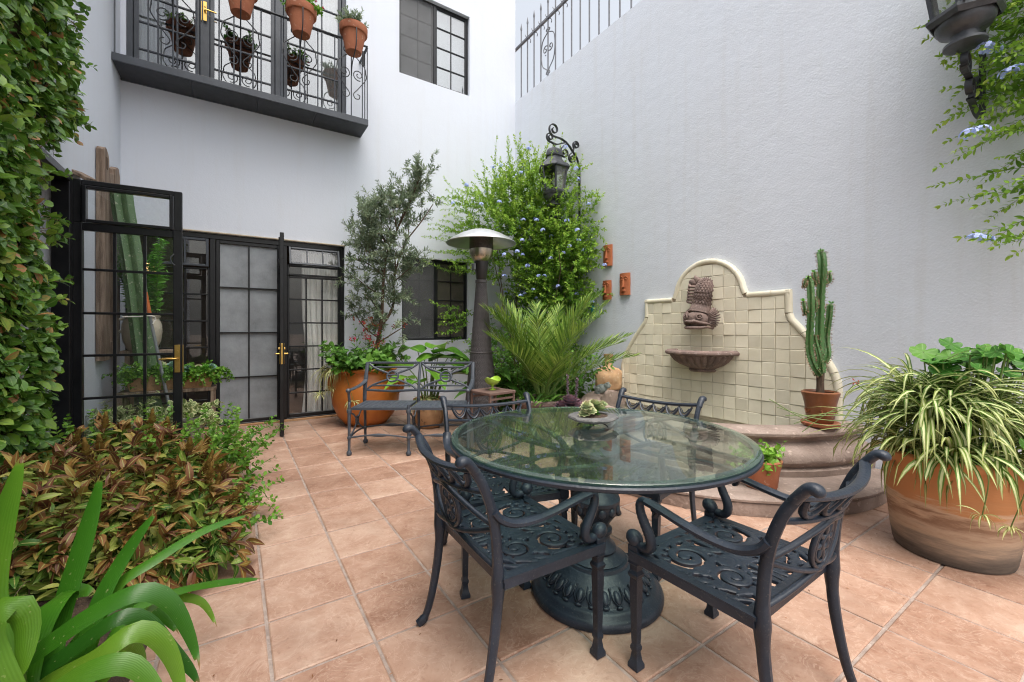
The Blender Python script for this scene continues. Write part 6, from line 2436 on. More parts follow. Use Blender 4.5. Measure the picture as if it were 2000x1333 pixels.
for az, el, L in fr_spec:
    a = R_(az) + math.atan2(-.548, .836)
    pa = np.array(arc_path((.04 * math.cos(a), .04 * math.sin(a), .44), a, min(el + .2, 1.5), L * 1.04, 16, .6 + .3 * RNG.random()))
    f = MB()
    f.tube(pa, [.011 - .0095 * i / 15 for i in range(16)], 6)
    rach = f.build('frond', 'gstem', palm)
    P, D, N, LL = [], [], [], []
    T = np.gradient(pa, axis=0)
    T /= np.linalg.norm(T, axis=1)[:, None]
    m = 38
    for i in range(m):
        t = .2 + .8 * i / (m - 1)
        x = t * 15
        i0 = min(int(x), 14)
        q = pa[i0] * (1 - (x - i0)) + pa[i0 + 1] * (x - i0)
        tt = T[i0]
        sd2 = np.cross(tt, [0, 0, 1.])
        sd2 /= np.linalg.norm(sd2) + 1e-9
        up = np.cross(sd2, tt)
        for s in (-1, 1):
            P.append(q)
            D.append(sd2 * s * (.85 - .45 * t) + tt * (.45 + .5 * t) + up * (.32 + RNG.normal() * .1) + RNG.normal(size=3) * .06)
            N.append(up + sd2 * s * -.4)
            LL.append((.26 * math.sin(PI * min(1, .22 + .72 * t)) + .05) * RNG.uniform(.85, 1.1))
    LL = np.array(LL)
    leaves('leaflets', P, D, N, LL * 1.1, .006, 'palm', rach, 'lance', .12, .5)
# low growth in and round that pot
for k in range(6):
    a = RNG.uniform(0, 6.28)
    spider_tuft(palm, (.2 * math.cos(a), .2 * math.sin(a), .43), 14, .15, .34, .012, 'broad', .03, .3, 1.3, .8, 1.8, 'undergrowth')
fil = thing('corner_shrub', 'dark leafy shrub filling the corner below the climber', 'shrub', (3.35, 4.75, 0))
ps = [grow((RNG.uniform(-.5, .6), RNG.uniform(-.55, .6), 0.02), (RNG.normal() * .25, RNG.normal() * .25 - .05, 1), RNG.uniform(.5, 1.5), 8, .14, .01) for i in range(150)]
shoots(fil, ps, .055, .085, .03, 'broad', 'twig', .005, 'ovate', start=.05, spread=1., per=2)
mon = thing('split_leaf_plant', 'big glossy leaves low beside the heater and the small table', 'plant', (2.62, 4.55, 0))
for i, (az, z, L) in enumerate([(-120, .62, .32), (-60, .55, .3), (-90, .75, .34), (180, .5, .28), (-30, .66, .3), (-150, .82, .3), (30, .7, .3)]):
    tc = np.array([.16 * math.cos(R_(az)), .16 * math.sin(R_(az)), z])
    big_leaf(mon, (0, 0, 0), tc, R_(az), L, .12, .4, 'broad', rnd=.3 + .08 * i)

# purple succulent in a pot
pu = thing('purple_succulent', 'purple grey echeveria with two tall flower stalks between palm and pool', 'potted plant', (2.98, 3.42, 0))
pot(pu, [(.09, 0), (.1, .004), (.13, .36), (.14, .38), (.14, .42), (.13, .425)], 'stone_dark', 32, .015, (.12, .4))
for dx, dy, R, z in ((0, 0, .13, .44), (.1, .02, .09, .43), (-.09, .03, .09, .42), (.02, -.1, .09, .41)):
    rosette(pu, (dx, dy, z), R, 'succ_purple', 6, 7, .3, (.1, .05), lift=.35)
for dx, dy, h in ((-.03, .0, .30), (.06, -.02, .26)):
    pa = grow((dx, dy, .46), (dx * .3, dy * .3, 1), h, 6, .04)
    P, D, N = [], [], []
    for i in range(26):
        t = .25 + .75 * i / 25
        q = pa[0] + (pa[-1] - pa[0]) * t
        a = i * 2.4
        P.append(q)
        D.append([math.cos(a), math.sin(a), .9])
        N.append([-math.cos(a), -math.sin(a), .8])
    leaves('flower_stalk', P, D, N, .035, .012, 'succ_purple', pu, 'ovate', 0, .2, np.full(26, .8), kind=None)
    MB().tube(pa, .005, 6).build('stalk', 'succ_purple', pu)

# candelabra cactus on the pool rim
cc = thing('candelabra_cactus', 'green candelabra cactus in a brown glazed pot on the pool rim', 'potted cactus', (3.91, 1.475, .475))
MB().lathe([(.001, 0), (.11, 0), (.128, .01), (.133, .03), (.126, .036), (.1, .03), (.001, .03)], 40).build('saucer', 'terr', cc)
pc = pot(cc, [(.082, .033), (.087, .036), (.098, .1), (.106, .17), (.12, .235), (.126, .25), (.13, .27), (.122, .275)], M('brown_glaze', (.26, .095, .035), (.14, .05, .022), 5, .35, bump=.1), 40, .014, (.11, .245))
for i in range(5):
    a = 2 * PI * i / 5
    m = MB()
    m.tube([Vector((.104 * math.cos(a + .22 * math.cos(w)), .104 * math.sin(a + .22 * math.cos(w)), .14 + .03 * math.sin(w))) * 1 for w in [PI + PI * k / 10 for k in range(11)]], .007, 6)
    m.build('swag', pc.data.materials[0], cc)
MB().tube([(0, 0, .23), (.0, .0, .36), (0, 0, .44)], [.028, .026, .03], 10).build('stem', 'bark', cc)
def ccl(u, z, w=0.):
    return tuple(RT * u + FW * w + np.array([0, 0, z - .475]))
arms = [([(0, .9), (.0, 1.1), (.005, 1.5), (.0, 1.75), (.005, 1.87)], .055), ([(-.01, .88), (-.055, .96), (-.075, 1.1), (-.085, 1.4), (-.088, 1.6), (-.088, 1.66)], .046), ([(.02, .98), (.05, 1.05), (.062, 1.18), (.066, 1.35), (.064, 1.45)], .04),
        ([(-.03, .87), (-.02, 1.0), (-.035, 1.15), (-.04, 1.2)], .03), ([(-.1, 1.36), (-.135, 1.4), (-.14, 1.47)], .022), ([(-.08, 1.38), (-.05, 1.42), (-.045, 1.5)], .022), ([(.02, 1.6), (.06, 1.63), (.065, 1.7)], .024), ([(-.02, 1.6), (-.05, 1.64), (-.052, 1.7)], .022),
        ([(.0, 1.62), (.02, 1.66), (.02, 1.72)], .022), ([(-.11, 1.58), (-.13, 1.6), (-.13, 1.64)], .016)]
spn = [[], []]
for pts, r in arms:
    pa = bez([ccl(u, z, .02 * math.sin(i * 2 + r * 90)) for i, (u, z) in enumerate(pts)], 14)
    k = len(pa)
    rs = [r * (.75 + .25 * min(1, i / 5)) * (1 if i < k - 4 else (.9, .75, .5, .12)[i - k + 4]) * (1 + .05 * math.sin(i * 2.1)) for i in range(k)]
    rs = [q_ * .6 * (1 + .11 * (-1) ** i_) for i_, q_ in enumerate(rs)]
    m = ribbed(MB(), pa, rs, 5, .5, 30)
    m.build('branch', 'cactus', cc, smooth=40)
    for i in range(1, k - 1):
        for q in range(5):
            a = 2 * PI * q / 5
            v0 = Vector(m.v[i * 30 + q * 6])
            o = (v0 - pa[i]).normalized()
            spn[0].append(tuple(v0))
            spn[1].append(tuple(o + Vector(rv(.4))))
leaves('spines', spn[0], spn[1], [rv() for _ in spn[0]], .016, .0035, MT['spine'], cc, 'lance2', 0, .3)
# top tuft of small leaves
tips = [ccl(.005, 1.87), ccl(-.1, 1.66), ccl(.085, 1.45), ccl(.065, 1.7), ccl(-.052, 1.7), ccl(-.14, 1.47)]
leaves('tip_leaves', [t for t in tips for _ in range(9)], [rv() + np.array([0, 0, .7]) for t in tips for _ in range(9)], [rv() for t in tips for _ in range(9)], .028, .007, 'euph', cc, 'ovate2', 0, .2)

# big pot of spider plants and pelargonium
spd = thing('spider_plant_pot', 'huge terracotta pot overflowing with striped spider plants at the right edge', 'potted plant', (3.36, .634, 0))
def two_tone():
    m, n, l = _new('weathered_terracotta')
    out = n.new('ShaderNodeOutputMaterial')
    b = n.new('ShaderNodeBsdfPrincipled')
    b.inputs['Roughness'].default_value = .8
    l.new(b.outputs[0], out.inputs[0])
    tc = n.new('ShaderNodeTexCoord')
    sp = n.new('ShaderNodeSeparateXYZ')
    l.new(tc.outputs['Object'], sp.inputs[0])
    mp = n.new('ShaderNodeMapping')
    mp.inputs['Scale'].default_value = (1.5, 1.5, 9)
    l.new(tc.outputs['Object'], mp.inputs[0])
    nz = _noise(n, l, mp.outputs[0], 2.2, 6, .65)
    f = _math(n, l, 'ADD', sp.outputs['Z'], _math(n, l, 'MULTIPLY_ADD', nz, .3, -.15))
    r = _ramp(n, [(.0, (.075, .06, .048)), (.08, (.17, .13, .10)), (.17, (.40, .28, .19)), (.24, (.22, .12, .07)), (.29, (.48, .33, .22)), (.33, (.42, .19, .075)), (.5, (.46, .19, .07))])
    l.new(f, r.inputs[0])
    l.new(r.outputs[0], b.inputs['Base Color'])
    bp = n.new('ShaderNodeBump')
    bp.inputs['Strength'].default_value = .35
    bp.inputs['Distance'].default_value = .01
    l.new(nz, bp.inputs['Height'])
    l.new(bp.outputs[0], b.inputs['Normal'])
    return m
pot(spd, [(.225, 0), (.24, .006), (.247, .03), (.258, .10), (.268, .2), (.275, .28), (.281, .3), (.278, .315), (.282, .33), (.288, .42), (.294, .52), (.3, .54), (.296, .555)], two_tone(), 64, .025, (.265, .5))
for (u, w, z_, n_) in ((-.12, -.12, .56, 80), (.06, -.16, .56, 75), (-.2, .03, .58, 85), (.1, .1, .78, 95), (-.03, 0, .84, 130), (.2, -.05, .72, 85), (-.1, .12, .86, 100), (-.16, -.05, .76, 95), (.05, .05, .8, 90), (0, -.1, .74, 80)):
    c_ = RT * u + FW * w
    spider_tuft(spd, (c_[0], c_[1], z_), n_, .22, .52, .0105, 'spider', .07, .3, 1.5, 1.2, 2.9, 'spider_plant')
for u, z in ((-.12, .30), (.28, .28), (.42, .2), (-.3, .36)):
    c_ = RT * u * .75 - FW * .36
    MB().tube(bez([tuple(RT * u * .8 - FW * .3 + [0, 0, .62]), tuple(RT * u - FW * .45 + [0, 0, .58]), tuple(c_ + [0, 0, z])], 6), .0025, 5).build('runner', 'gstem', spd)
    spider_tuft(spd, (c_[0], c_[1], z), 12, .05, .11, .004, 'spider_yellow', .01, -.5, 1., 1., 2., 'plantlet')
def lobed_leaf(parent, c, stalk0, R, nrm, rnd, name='leaf'):
    """a round, shallow-lobed pelargonium leaf"""
    nrm = np.array(nrm, float)
    nrm /= np.linalg.norm(nrm)
    a1 = np.cross(nrm, [.3, .8, .1])
    a1 /= np.linalg.norm(a1)
    a2 = np.cross(nrm, a1)
    V, us, vs_ = [], [], []
    m = 30
    for k, rr_ in enumerate((.02, .35, .7, 1.0)):
        for j in range(m):
            w = 2 * PI * j / m
            lob = 1 - .16 * (1 - abs(math.cos(2.5 * w))) ** 1.5 * rr_ - (.55 * rr_ if j == 15 else .18 * rr_ if j in (14, 16) else 0)
            q = np.array(c) + (a1 * math.cos(w) + a2 * math.sin(w)) * R * rr_ * lob + nrm * R * (.22 * rr_ ** 2 * (.6 + .4 * math.cos(5 * w)) - .1 * rr_)
            V.append(q)
            us.append(.5 + .5 * abs(math.sin(2.5 * w)))
            vs_.append(rr_)
    F = [(k * m + j, k * m + (j + 1) % m, (k + 1) * m + (j + 1) % m, (k + 1) * m + j) for k in range(3) for j in range(m)]
    me = _np_mesh(name, V, F, 'geran')
    _attr(me, np.full(len(V), rnd), us, vs_)
    o = link(name, me, parent)
    MB().tube(bez([tuple(stalk0), tuple((np.array(stalk0) + c) / 2 + [0, 0, .03]), tuple(c)], 5), .004, 5).build('stalk', 'gstem', o)
for i in range(48):
    u, w = RNG.uniform(-.05, .36), RNG.uniform(-.2, .2)
    c_ = RT * u + FW * w + np.array([0, 0, 1.02 + .14 * RNG.random() - .25 * abs(u - .15)])
    lobed_leaf(spd, c_, (c_[0] * .6, c_[1] * .6, .5), RNG.uniform(.04, .068), (RNG.normal() * .45 - .4, RNG.normal() * .45 - .3, .9), RNG.uniform(.1, .95))
for u, w, z in ((.06, -.33, .66), (.09, -.36, .64), (.22, -.32, .52), (.25, -.33, .48), (.2, -.35, .47), (.28, -.28, .54)):
    c_ = RT * u + FW * w + np.array([0, 0, z])
    lobed_leaf(spd, c_, (c_[0] * .6, c_[1] * .6, .52), .066, (-.3, -.75, .8), RNG.uniform(.2, .9))
ps = [grow(RT * RNG.uniform(-.1, .15) + [0, 0, .55], RT * RNG.normal() * .2 + FW * .1 + [0, 0, 1], RNG.uniform(.42, .55), 6, .06) for i in range(2)]
ps.append(grow(RT * -.1 + [0, 0, .6], RT * -.8 + [0, 0, .75], .52, 6, .05))
fm = MB()
fl_ = []
for q in ps:
    fm.tube(q, .003, 5)
    for m in range(7):
        fl_.append((q[-1] + RNG.normal(size=3) * .012, rv()))
fm.build('flower_stems', 'gstem', spd, kind='stuff')
leaves('faded_flowers', [a for a, b in fl_], [b for a, b in fl_], [rv() for _ in fl_], .018, .004, 'flower_dark', spd, 'lance', 0, .1)
# sprawling thin yellow runners over the pool
for k in range(5):
    p = bez([tuple(RT * -.25 + [0, 0, .7 + .03 * k]), tuple(RT * (-.5 - .03 * k) + FW * .1 + [0, 0, .8 - .03 * k]), tuple(RT * (-.7 - .05 * k) + FW * .2 + [0, 0, .62 + .05 * k])], 6)
    MB().tube(p, .0025, 5).build('runner', 'gstem', spd)

# ivy pot on the step
iv = thing('ivy_pot', 'small terracotta pot of bright ivy standing on the fountain step', 'potted plant', (3.123, 1.545, .1305))
pot(iv, [(.085, 0), (.1, .004), (.105, .012), (.115, .1), (.128, .16), (.135, .195), (.13, .2)], 'terr', 36, .014, (.11, .18))
ps = [grow((RNG.normal() * .05, RNG.normal() * .05, .18), (RNG.normal() * .9, RNG.normal() * .9, .9), RNG.uniform(.1, .24), 5, .2, .18) for i in range(42)]
shoots(iv, ps, .032, .058, .026, 'ivy', 'gstem', .0025, 'tri', spread=1., per=1, droop=.2)

# ================================================================== climbers, hedge, bed
# creeping fig on the left wall
fig = thing('creeping_fig', 'dense glossy green creeping fig covering the wall at the left edge', 'climber', (0, 0, 0))
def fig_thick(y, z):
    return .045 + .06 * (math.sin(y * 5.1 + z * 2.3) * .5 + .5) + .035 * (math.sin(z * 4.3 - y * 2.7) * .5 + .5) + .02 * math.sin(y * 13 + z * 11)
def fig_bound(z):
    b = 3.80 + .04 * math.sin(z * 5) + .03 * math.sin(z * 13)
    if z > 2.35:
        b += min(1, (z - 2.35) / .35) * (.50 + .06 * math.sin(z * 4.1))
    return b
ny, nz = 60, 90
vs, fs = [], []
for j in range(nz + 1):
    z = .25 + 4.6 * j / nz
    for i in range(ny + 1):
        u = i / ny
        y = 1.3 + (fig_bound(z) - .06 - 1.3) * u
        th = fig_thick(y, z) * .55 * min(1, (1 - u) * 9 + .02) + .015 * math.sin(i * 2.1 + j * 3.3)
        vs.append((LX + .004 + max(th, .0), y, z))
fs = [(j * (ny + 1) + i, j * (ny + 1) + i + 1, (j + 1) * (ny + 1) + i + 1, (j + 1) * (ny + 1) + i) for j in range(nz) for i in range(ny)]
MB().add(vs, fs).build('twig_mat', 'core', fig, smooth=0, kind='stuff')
P, D, N, LL, RR = [], [], [], [], []
while len(P) < 25000:
    z = RNG.uniform(.3, 4.8)
    b = fig_bound(z)
    y = RNG.uniform(1.3, b)
    e = min(1, (b - y) * 7 + .25)
    x = LX + .02 + fig_thick(y, z) * e * RNG.uniform(.35, 1.15) ** .6
    P.append((x, y, z))
    D.append((RNG.uniform(.15, .9), RNG.normal() * .7 + .15, RNG.normal() * .55 - .25))
    N.append((.75 + RNG.normal() * .45, -.25 + RNG.normal() * .5, .6 + RNG.normal() * .45))
    s = RNG.uniform(.45, 1.2)
    if RNG.random() < .25:
        s *= .55
    LL.append(s)
    r = RNG.random() ** 1.5 * .88
    if RNG.random() < .05:
        r = 1.
    RR.append(r)
LL = np.array(LL)
leaves('foliage', P, D, N, LL * .076, LL * .0235, 'fig', fig, 'ellip', .18, .22, RR)
# stray sprays reaching past the door frame
ps = [grow((LX + .1, fig_bound(z) - .05, z), (.5, .8, RNG.normal() * .5), RNG.uniform(.08, .17), 6, .2, .04) for z in list(RNG.uniform(.7, 4.2, 40))]
shoots(fig, ps, .03, .06, .021, 'fig', 'twig', .003, 'ellip', spread=.9, per=2, names=('stray_leaves', 'stray_twigs'))

# bronze shrub in the bed
shr = thing('bronze_shrub', 'sprawling bronze and green leafy shrub with brown flower cones in the left bed', 'shrub', (0, 0, 0))
def bed_h(x, y):
    """height of the shrub's top over the bed"""
    e = min(1, max(0, (.14 - x) / .5)) ** .55 * min(1, max(0, (y - 2.38) / .45)) ** .6 * min(1, max(0, (4.35 - y) / .5)) ** .6
    return .53 * e + .05 * math.sin(x * 7 + y * 5) * e
ps, tipl = [], []
for i in range(470):
    x, y = RNG.uniform(-1.02, .05), RNG.uniform(2.45, 4.2)
    h = bed_h(x, y)
    if h < .1:
        continue
    bx_ = min(x - .12, -.1) if x > -.1 else x
    q0 = np.array([bx_ * .85 - .1, y + (3.2 - y) * .15, .03])
    tgt = np.array([x, y, h * RNG.uniform(.6, 1.05)])
    mid = (q0 + tgt) / 2 + np.array([0, 0, .06]) + RNG.normal(size=3) * .02
    pa = np.array([tuple(v) for v in bez([tuple(q0), tuple(mid), tuple(tgt)], 4)])
    ps.append(pa)
    tipl.append((pa[-1], pa[-1] - pa[-2]))
RNG_D = .55
def brz(q, f):
    v = .5 + .28 * math.sin(q[0] * 6.3 + q[1] * 4.1) + .22 * math.sin(q[1] * 11 - q[0] * 9 + 1)
    return np.clip(.24 * v + .42 * RNG.random() - .1 * (1 - f) + (.12 if RNG.random() < .2 else 0), 0, 1)
shoots(shr, ps, .036, .115, .022, 'coleus', 'twig', .004, 'ovate', start=.3, spread=1.0, per=2, up=.05, droop=RNG_D, jit=.75, rfun=brz, endtuft=4, fold=.32)
k = 0
for q, d in tipl:
    if RNG.random() < .15 and q[2] > .25:
        P, D, N, L = [], [], [], []
        d = d / np.linalg.norm(d) * .4 + np.array([0, 0, .8]) + RNG.normal(size=3) * .12
        d /= np.linalg.norm(d)
        o1 = np.cross(d, [.3, .5, .1])
        o1 /= np.linalg.norm(o1)
        o2 = np.cross(d, o1)
        H = RNG.uniform(.06, .1)
        q = q + d * .025
        for i in range(40):
            t = i / 39
            a = i * 2.4
            out = o1 * math.cos(a) + o2 * math.sin(a)
            P.append(q + d * H * t + out * .006)
            D.append(out * (1.0 - .7 * t) + d * (.55 + t))
            N.append(d * 1. - out * .6)
            L.append(.036 * (1 - .5 * t))
        L = np.array(L)
        leaves('flower_cone', P, D, N, L, L * .36, 'cone', shr, 'ovate2', -.1, .3, RNG.random(40) * .8, kind=None)

# small-leaved green shrub at the bed's corner
pv = thing('green_shrub', 'bright green small leaved shrub straggling over the paving from the bed', 'shrub', (0, 0, 0))
ps = []
for i in range(95):
    p0 = (RNG.uniform(-.6, -.05), RNG.uniform(3.4, 4.3), .03)
    ps.append(grow(p0, (RNG.uniform(.05, .8), RNG.normal() * .3 + .1, 1.0), RNG.uniform(.4, .72), 7, .16, .04))
for i in range(55):
    p0 = (RNG.uniform(-.45, -.1), RNG.uniform(2.6, 3.5), .05)
    ps.append(grow(p0, (RNG.uniform(.5, 1.), RNG.normal() * .4, RNG.uniform(.1, .7)), RNG.uniform(.25, .52), 7, .18, .03))
for i in range(12):
    p0 = (RNG.uniform(-.95, -.7), RNG.uniform(3.9, 4.3), .1)
    ps.append(grow(p0, (RNG.normal() * .2, RNG.normal() * .2, 1.0), RNG.uniform(.4, .7), 7, .1, .0))
shoots(pv, ps, .026, .046, .018, 'privet', 'gstem', .003, 'ellip', start=.2, spread=.95, per=2, jit=.4, clip=lambda q: q[:, 2] > .005)

# strap-leaved lily in the near corner
def at(px, py, d):
    """point of the courtyard at a distance d ahead, from bearings taken in the photograph"""
    l_ = (px - 1000) / 826
    return np.array([.5482 + l_ * .8364, .8364 - l_ * .5482, -(py - 645) / 826]) * d + np.array([0, 0, 1.24])
lily = thing('strap_lily', 'big lily with broad arching strap leaves in the near left corner', 'plant', (0, 0, 0))
LB = at(70, 1420, 1.18)
spec = [
    ([(10, 1330, 1.10), (-25, 1180, 1.14), (-5, 1040, 1.20), (25, 940, 1.26), (42, 888, 1.30)], .054, .75),
    ([(85, 1330, 1.16), (112, 1210, 1.24), (150, 1090, 1.32), (180, 990, 1.40), (197, 925, 1.45)], .043, .35),
    ([(140, 1330, 1.2), (190, 1180, 1.30), (235, 1095, 1.40), (280, 1030, 1.47), (309, 997, 1.52)], .038, .3),
    ([(150, 1330, 1.22), (215, 1160, 1.36), (300, 1095, 1.46), (400, 1035, 1.62), (492, 1004, 1.78)], .027, .6),
    ([(170, 1330, 1.24), (250, 1200, 1.38), (345, 1155, 1.52), (430, 1138, 1.68), (515, 1130, 1.82)], .024, .55),
    ([(-10, 1345, 1.08), (110, 1245, 1.10), (220, 1175, 1.15), (290, 1155, 1.19), (338, 1185, 1.21), (372, 1250, 1.21), (390, 1310, 1.20)], .034, .4),
    ([(40, 1350, 1.14), (160, 1255, 1.2), (235, 1205, 1.25), (285, 1215, 1.28), (330, 1265, 1.28), (372, 1310, 1.26), (392, 1345, 1.24)], .03, .1),
    ([(60, 1360, 1.1), (180, 1290, 1.1), (245, 1240, 1.14), (290, 1235, 1.17), (328, 1275, 1.18), (352, 1340, 1.17), (358, 1385, 1.15)], .036, .95),
    ([(200, 1330, 1.3), (280, 1200, 1.44), (345, 1168, 1.54), (395, 1178, 1.6), (424, 1226, 1.6)], .022, .9),
    ([(30, 1400, 1.0), (-30, 1260, 1.0), (10, 1185, 1.03), (48, 1215, 1.05), (40, 1300, 1.02), (10, 1360, 1.0)], .05, .8),
    ([(40, 1370, 1.12), (60, 1260, 1.15), (95, 1185, 1.2), (140, 1152, 1.28), (190, 1160, 1.34)], .05, .55),
    ([(50, 1400, 1.02), (130, 1335, 1.02), (200, 1302, 1.04), (255, 1300, 1.06), (300, 1340, 1.06), (330, 1390, 1.05)], .036, .7),
    ([(110, 1400, 1.15), (190, 1290, 1.22), (240, 1255, 1.28), (270, 1280, 1.3), (280, 1345, 1.28)], .028, .95),
    ([(20, 1330, 1.25), (0, 1200, 1.35), (-40, 1090, 1.45)], .04, .3),
    ([(100, 1340, 1.25), (150, 1250, 1.35), (230, 1180, 1.48), (300, 1190, 1.55), (350, 1240, 1.55)], .03, .45),
]
for pts, w, rn in spec:
    pa = [tuple(LB)] + [tuple(at(*q)) for q in pts]
    bz = bez(pa, 8)
    # resample to equal steps
    arr = np.array([tuple(v) for v in bz])
    cum = np.r_[0, np.cumsum(np.linalg.norm(np.diff(arr, axis=0), axis=1))]
    tt = np.linspace(0, cum[-1], 30)
    arr = np.stack([np.interp(tt, cum, arr[:, i]) for i in range(3)], 1)
    o = straps('leaf', [arr], [w * .74], np.array([-.548 * .8, -.836 * .8, .75]), 'strap', lily, fold=-.22, rnd=[rn], kind=None,
               wprof=lambda t: min(1, .55 + t * 1.6) * (1 - max(0, (t - .58) / .42) ** 2.3) ** .72 + .003)
MB().lathe([(.06, .0), (.055, .08), (.04, .16), (.03, .2)], 16, (LB[0], LB[1], 0)).build('bulb_neck', 'gstem', lily)

# blue plumbago in the corner
plb = thing('plumbago', 'tall light green plumbago climber with pale blue flowers in the corner', 'climber', (0, 0, 0))
inside_ = lambda q: (q[:, 0] < RX - .008) & (q[:, 1] < BY - .008) & (q[:, 2] > .02)
ps = []
lobes = [((3.98, 5.05, 2.15), (.36, .8, 1.0), 680, .55), ((3.62, 5.65, 2.75), (.62, .62, .85), 330, .7), ((3.95, 5.35, 1.2), (.4, .75, .75), 170, .5), ((3.95, 5.4, 3.2), (.4, .85, .6), 190, .75)]
for c_, r_, n_, Lm in lobes:
    for i in range(n_):
        q = rv()
        rad_ = RNG.random() ** .5
        p = np.array(c_) + q * np.array(r_) * rad_
        p[0], p[1] = min(p[0], RX - .03), min(p[1], BY - .03)
        d = q * .8 + np.array([-.25, -.35, .55])
        ps.append(grow(p, d, RNG.uniform(.18, .5) * Lm / .6, 6, .16, .03))
# long searching shoots up the wall and along the house
for i in range(46):
    p = np.array([RNG.uniform(3.4, 4.28), RNG.uniform(4.9, 6.3), RNG.uniform(2.9, 3.5)])
    ps.append(grow(p, (RNG.normal() * .25, RNG.normal() * .25, 1.), RNG.uniform(.35, .85), 8, .1, .0))
for i in range(34):
    p = np.array([RNG.uniform(3.1, 3.5), RNG.uniform(5.8, 6.35), RNG.uniform(2.0, 3.4)])
    ps.append(grow(p, (-1, RNG.normal() * .1, RNG.uniform(-.1, .5)), RNG.uniform(.3, .85), 8, .13, .015))
for i in range(44):
    p = np.array([RNG.uniform(4.1, 4.28), RNG.uniform(4.35, 4.7), RNG.uniform(1.4, 3.2)])
    ps.append(grow(p, (-.05, -1, RNG.uniform(-.2, .7)), RNG.uniform(.15, .4), 7, .16, .02))
for i in range(16):
    p = np.array([RNG.uniform(2.9, 3.5), RNG.uniform(5.9, 6.4), RNG.uniform(.9, 1.6)])
    ps.append(grow(p, (-1, 0, RNG.uniform(-.2, .3)), RNG.uniform(.2, .5), 7, .15, .02))
for q in ps:
    q[:, 0] = np.minimum(q[:, 0], RX - .02)
    q[:, 1] = np.minimum(q[:, 1], BY - .02)
shoots(plb, ps, .022, .052, .0145, 'plumb', 'gstem', .003, 'ovate2', start=.05, spread=.9, per=2, up=.3, jit=.45, endtuft=3, clip=inside_,
       rfun=lambda q, f: np.clip(.25 + .4 * f + .12 * (q[2] - 2.2) + .3 * (RNG.random() - .5), 0, 1))
def florets(parent, heads, R, L=.022, W=.0085, n=12, name='flowers'):
    P, D, N = [], [], []
    for h in heads:
        for i in range(n):
            o = rv()
            o[2] = abs(o[2]) * .8
            c_ = np.array(h) + o * R
            t1 = np.cross(o, [.2, .9, .3])
            t1 /= np.linalg.norm(t1)
            t2 = np.cross(o, t1)
            for k in range(5):
                a = 2 * PI * k / 5
                e = t1 * math.cos(a) + t2 * math.sin(a)
                P.append(c_)
                D.append(e + o * .15)
                N.append(o)
    leaves(name, P, D, N, L, W, 'flower_blue', parent, 'petal', .1, .1)
heads = []
cand = [q for q in ps if q[-1][2] > 1.6]
for i in range(70):
    q = cand[RNG.integers(len(cand))][-1] + np.array([-.02, -.03, .02])
    heads.append(q)
for (px, py) in ((985, 498), (1010, 492), (1030, 520), (1052, 540), (1100, 495), (1140, 490), (985, 540), (1075, 505), (1125, 330), (940, 400), (975, 395), (1060, 450), (1020, 470), (1090, 560), (1130, 470), (950, 500)):
    heads.append(at(px, py, 5.75))
heads = [h for h in heads if h[0] < RX - .05 and h[1] < BY - .05]
florets(plb, heads, .03, .016, .006, 11)
tr_ = MB()
for i in range(9):
    a = RNG.uniform(0, 6.28)
    pts = grow((3.85 + .15 * math.cos(a), 5.4 + .2 * math.sin(a), 0), (RNG.normal() * .12, RNG.normal() * .12 - .05, 1), 2.6, 9, .1)
    tr_.tube(pts, [.014 - .001 * k for k in range(10)], 6)
tr_.build('main_stems', 'bark', plb, kind='stuff')

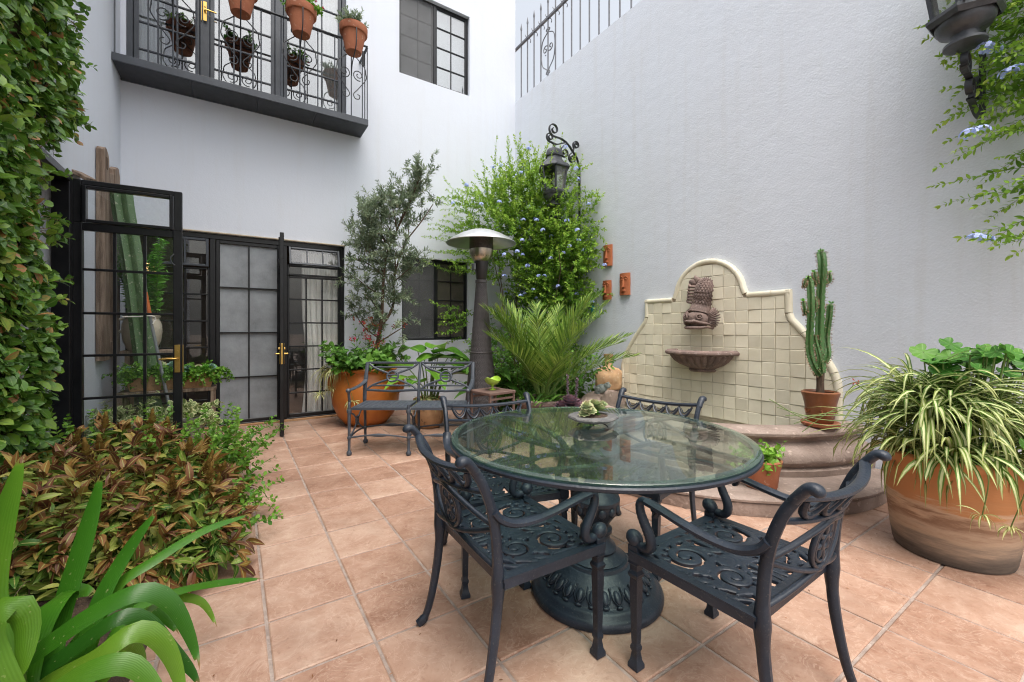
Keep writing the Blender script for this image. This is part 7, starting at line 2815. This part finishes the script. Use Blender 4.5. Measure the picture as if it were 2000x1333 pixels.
# the second plumbago at the right edge
pl2 = thing('plumbago', 'plumbago sprays with pale blue flowers hanging in at the upper right edge', 'climber', (0, 0, 0))
ps = []
for i in range(64):
    z = RNG.uniform(1.9, 3.95)
    p = np.array([RNG.uniform(4.02, 4.26), RNG.uniform(.05, .42), z])
    ps.append(grow(p, (RNG.normal() * .12 - .05, 1., RNG.normal() * .25 - .12), RNG.uniform(.25, .58), 8, .1, .03))
for i in range(95):
    z = RNG.uniform(2.75, 3.95)
    p = np.array([RNG.uniform(3.95, 4.26), RNG.uniform(.1, .56), z])
    ps.append(grow(p, (RNG.normal() * .3 - .1, .8, RNG.normal() * .35), RNG.uniform(.2, .42), 8, .14, .02))
fl2h = [at(1905, 468, 2.62), at(1922, 470, 2.62), at(1893, 264, 2.62), at(1915, 258, 2.62), at(1985, 140, 2.55), at(1925, 95, 2.6), at(1940, 100, 2.6), at(1970, 145, 2.55)]
for h in fl2h:
    ps.append(np.array([tuple(v) for v in bez([(4.2, .12, h[2] - .05), (4.22, .32, h[2] + .03), tuple(h)], 4)]))
for q in ps:
    q[:, 0] = np.minimum(q[:, 0], RX - .02)
shoots(pl2, ps, .03, .05, .013, 'plumb', 'gstem', .0028, 'ovate', start=.0, spread=.85, per=2, up=.2, jit=.4, endtuft=3, clip=inside_, rfun=lambda q, f: np.clip(.1 + .45 * f + .25 * RNG.random(), 0, 1))
florets(pl2, fl2h, .045, .0125, .0055, 16)
tr_ = MB()
for i in range(5):
    pts = grow((4.2, RNG.uniform(-.5, -.3), 0), (RNG.normal() * .03, RNG.normal() * .03, 1), 3.8, 10, .03)
    pts[:, 0] = np.minimum(pts[:, 0], RX - .02)
    tr_.tube(pts, [.014 - .0009 * k for k in range(11)], 6)
tr_.build('main_stems', 'bark', pl2, kind='stuff')

# fallen bits on the paving
lit = []
P, D, N = [], [], []
for i in range(260):
    x, y = RNG.uniform(-.2, 4.2), RNG.uniform(.3, 6.2)
    P.append((x, y, .004))
    D.append((RNG.normal(), RNG.normal(), .03))
    N.append((RNG.normal() * .15, RNG.normal() * .15, 1))
o = leaves('leaf_litter', P, D, N, RNG.uniform(.006, .02, 260), RNG.uniform(.0015, .004, 260), LM('dry_leaf', [(0, (.10, .045, .02)), (.6, (.3, .13, .05)), (1, (.42, .3, .16))], .8, .1), None, 'ovate2', 0, .2)
o['label'] = 'tiny dry leaf bits scattered over the paving'
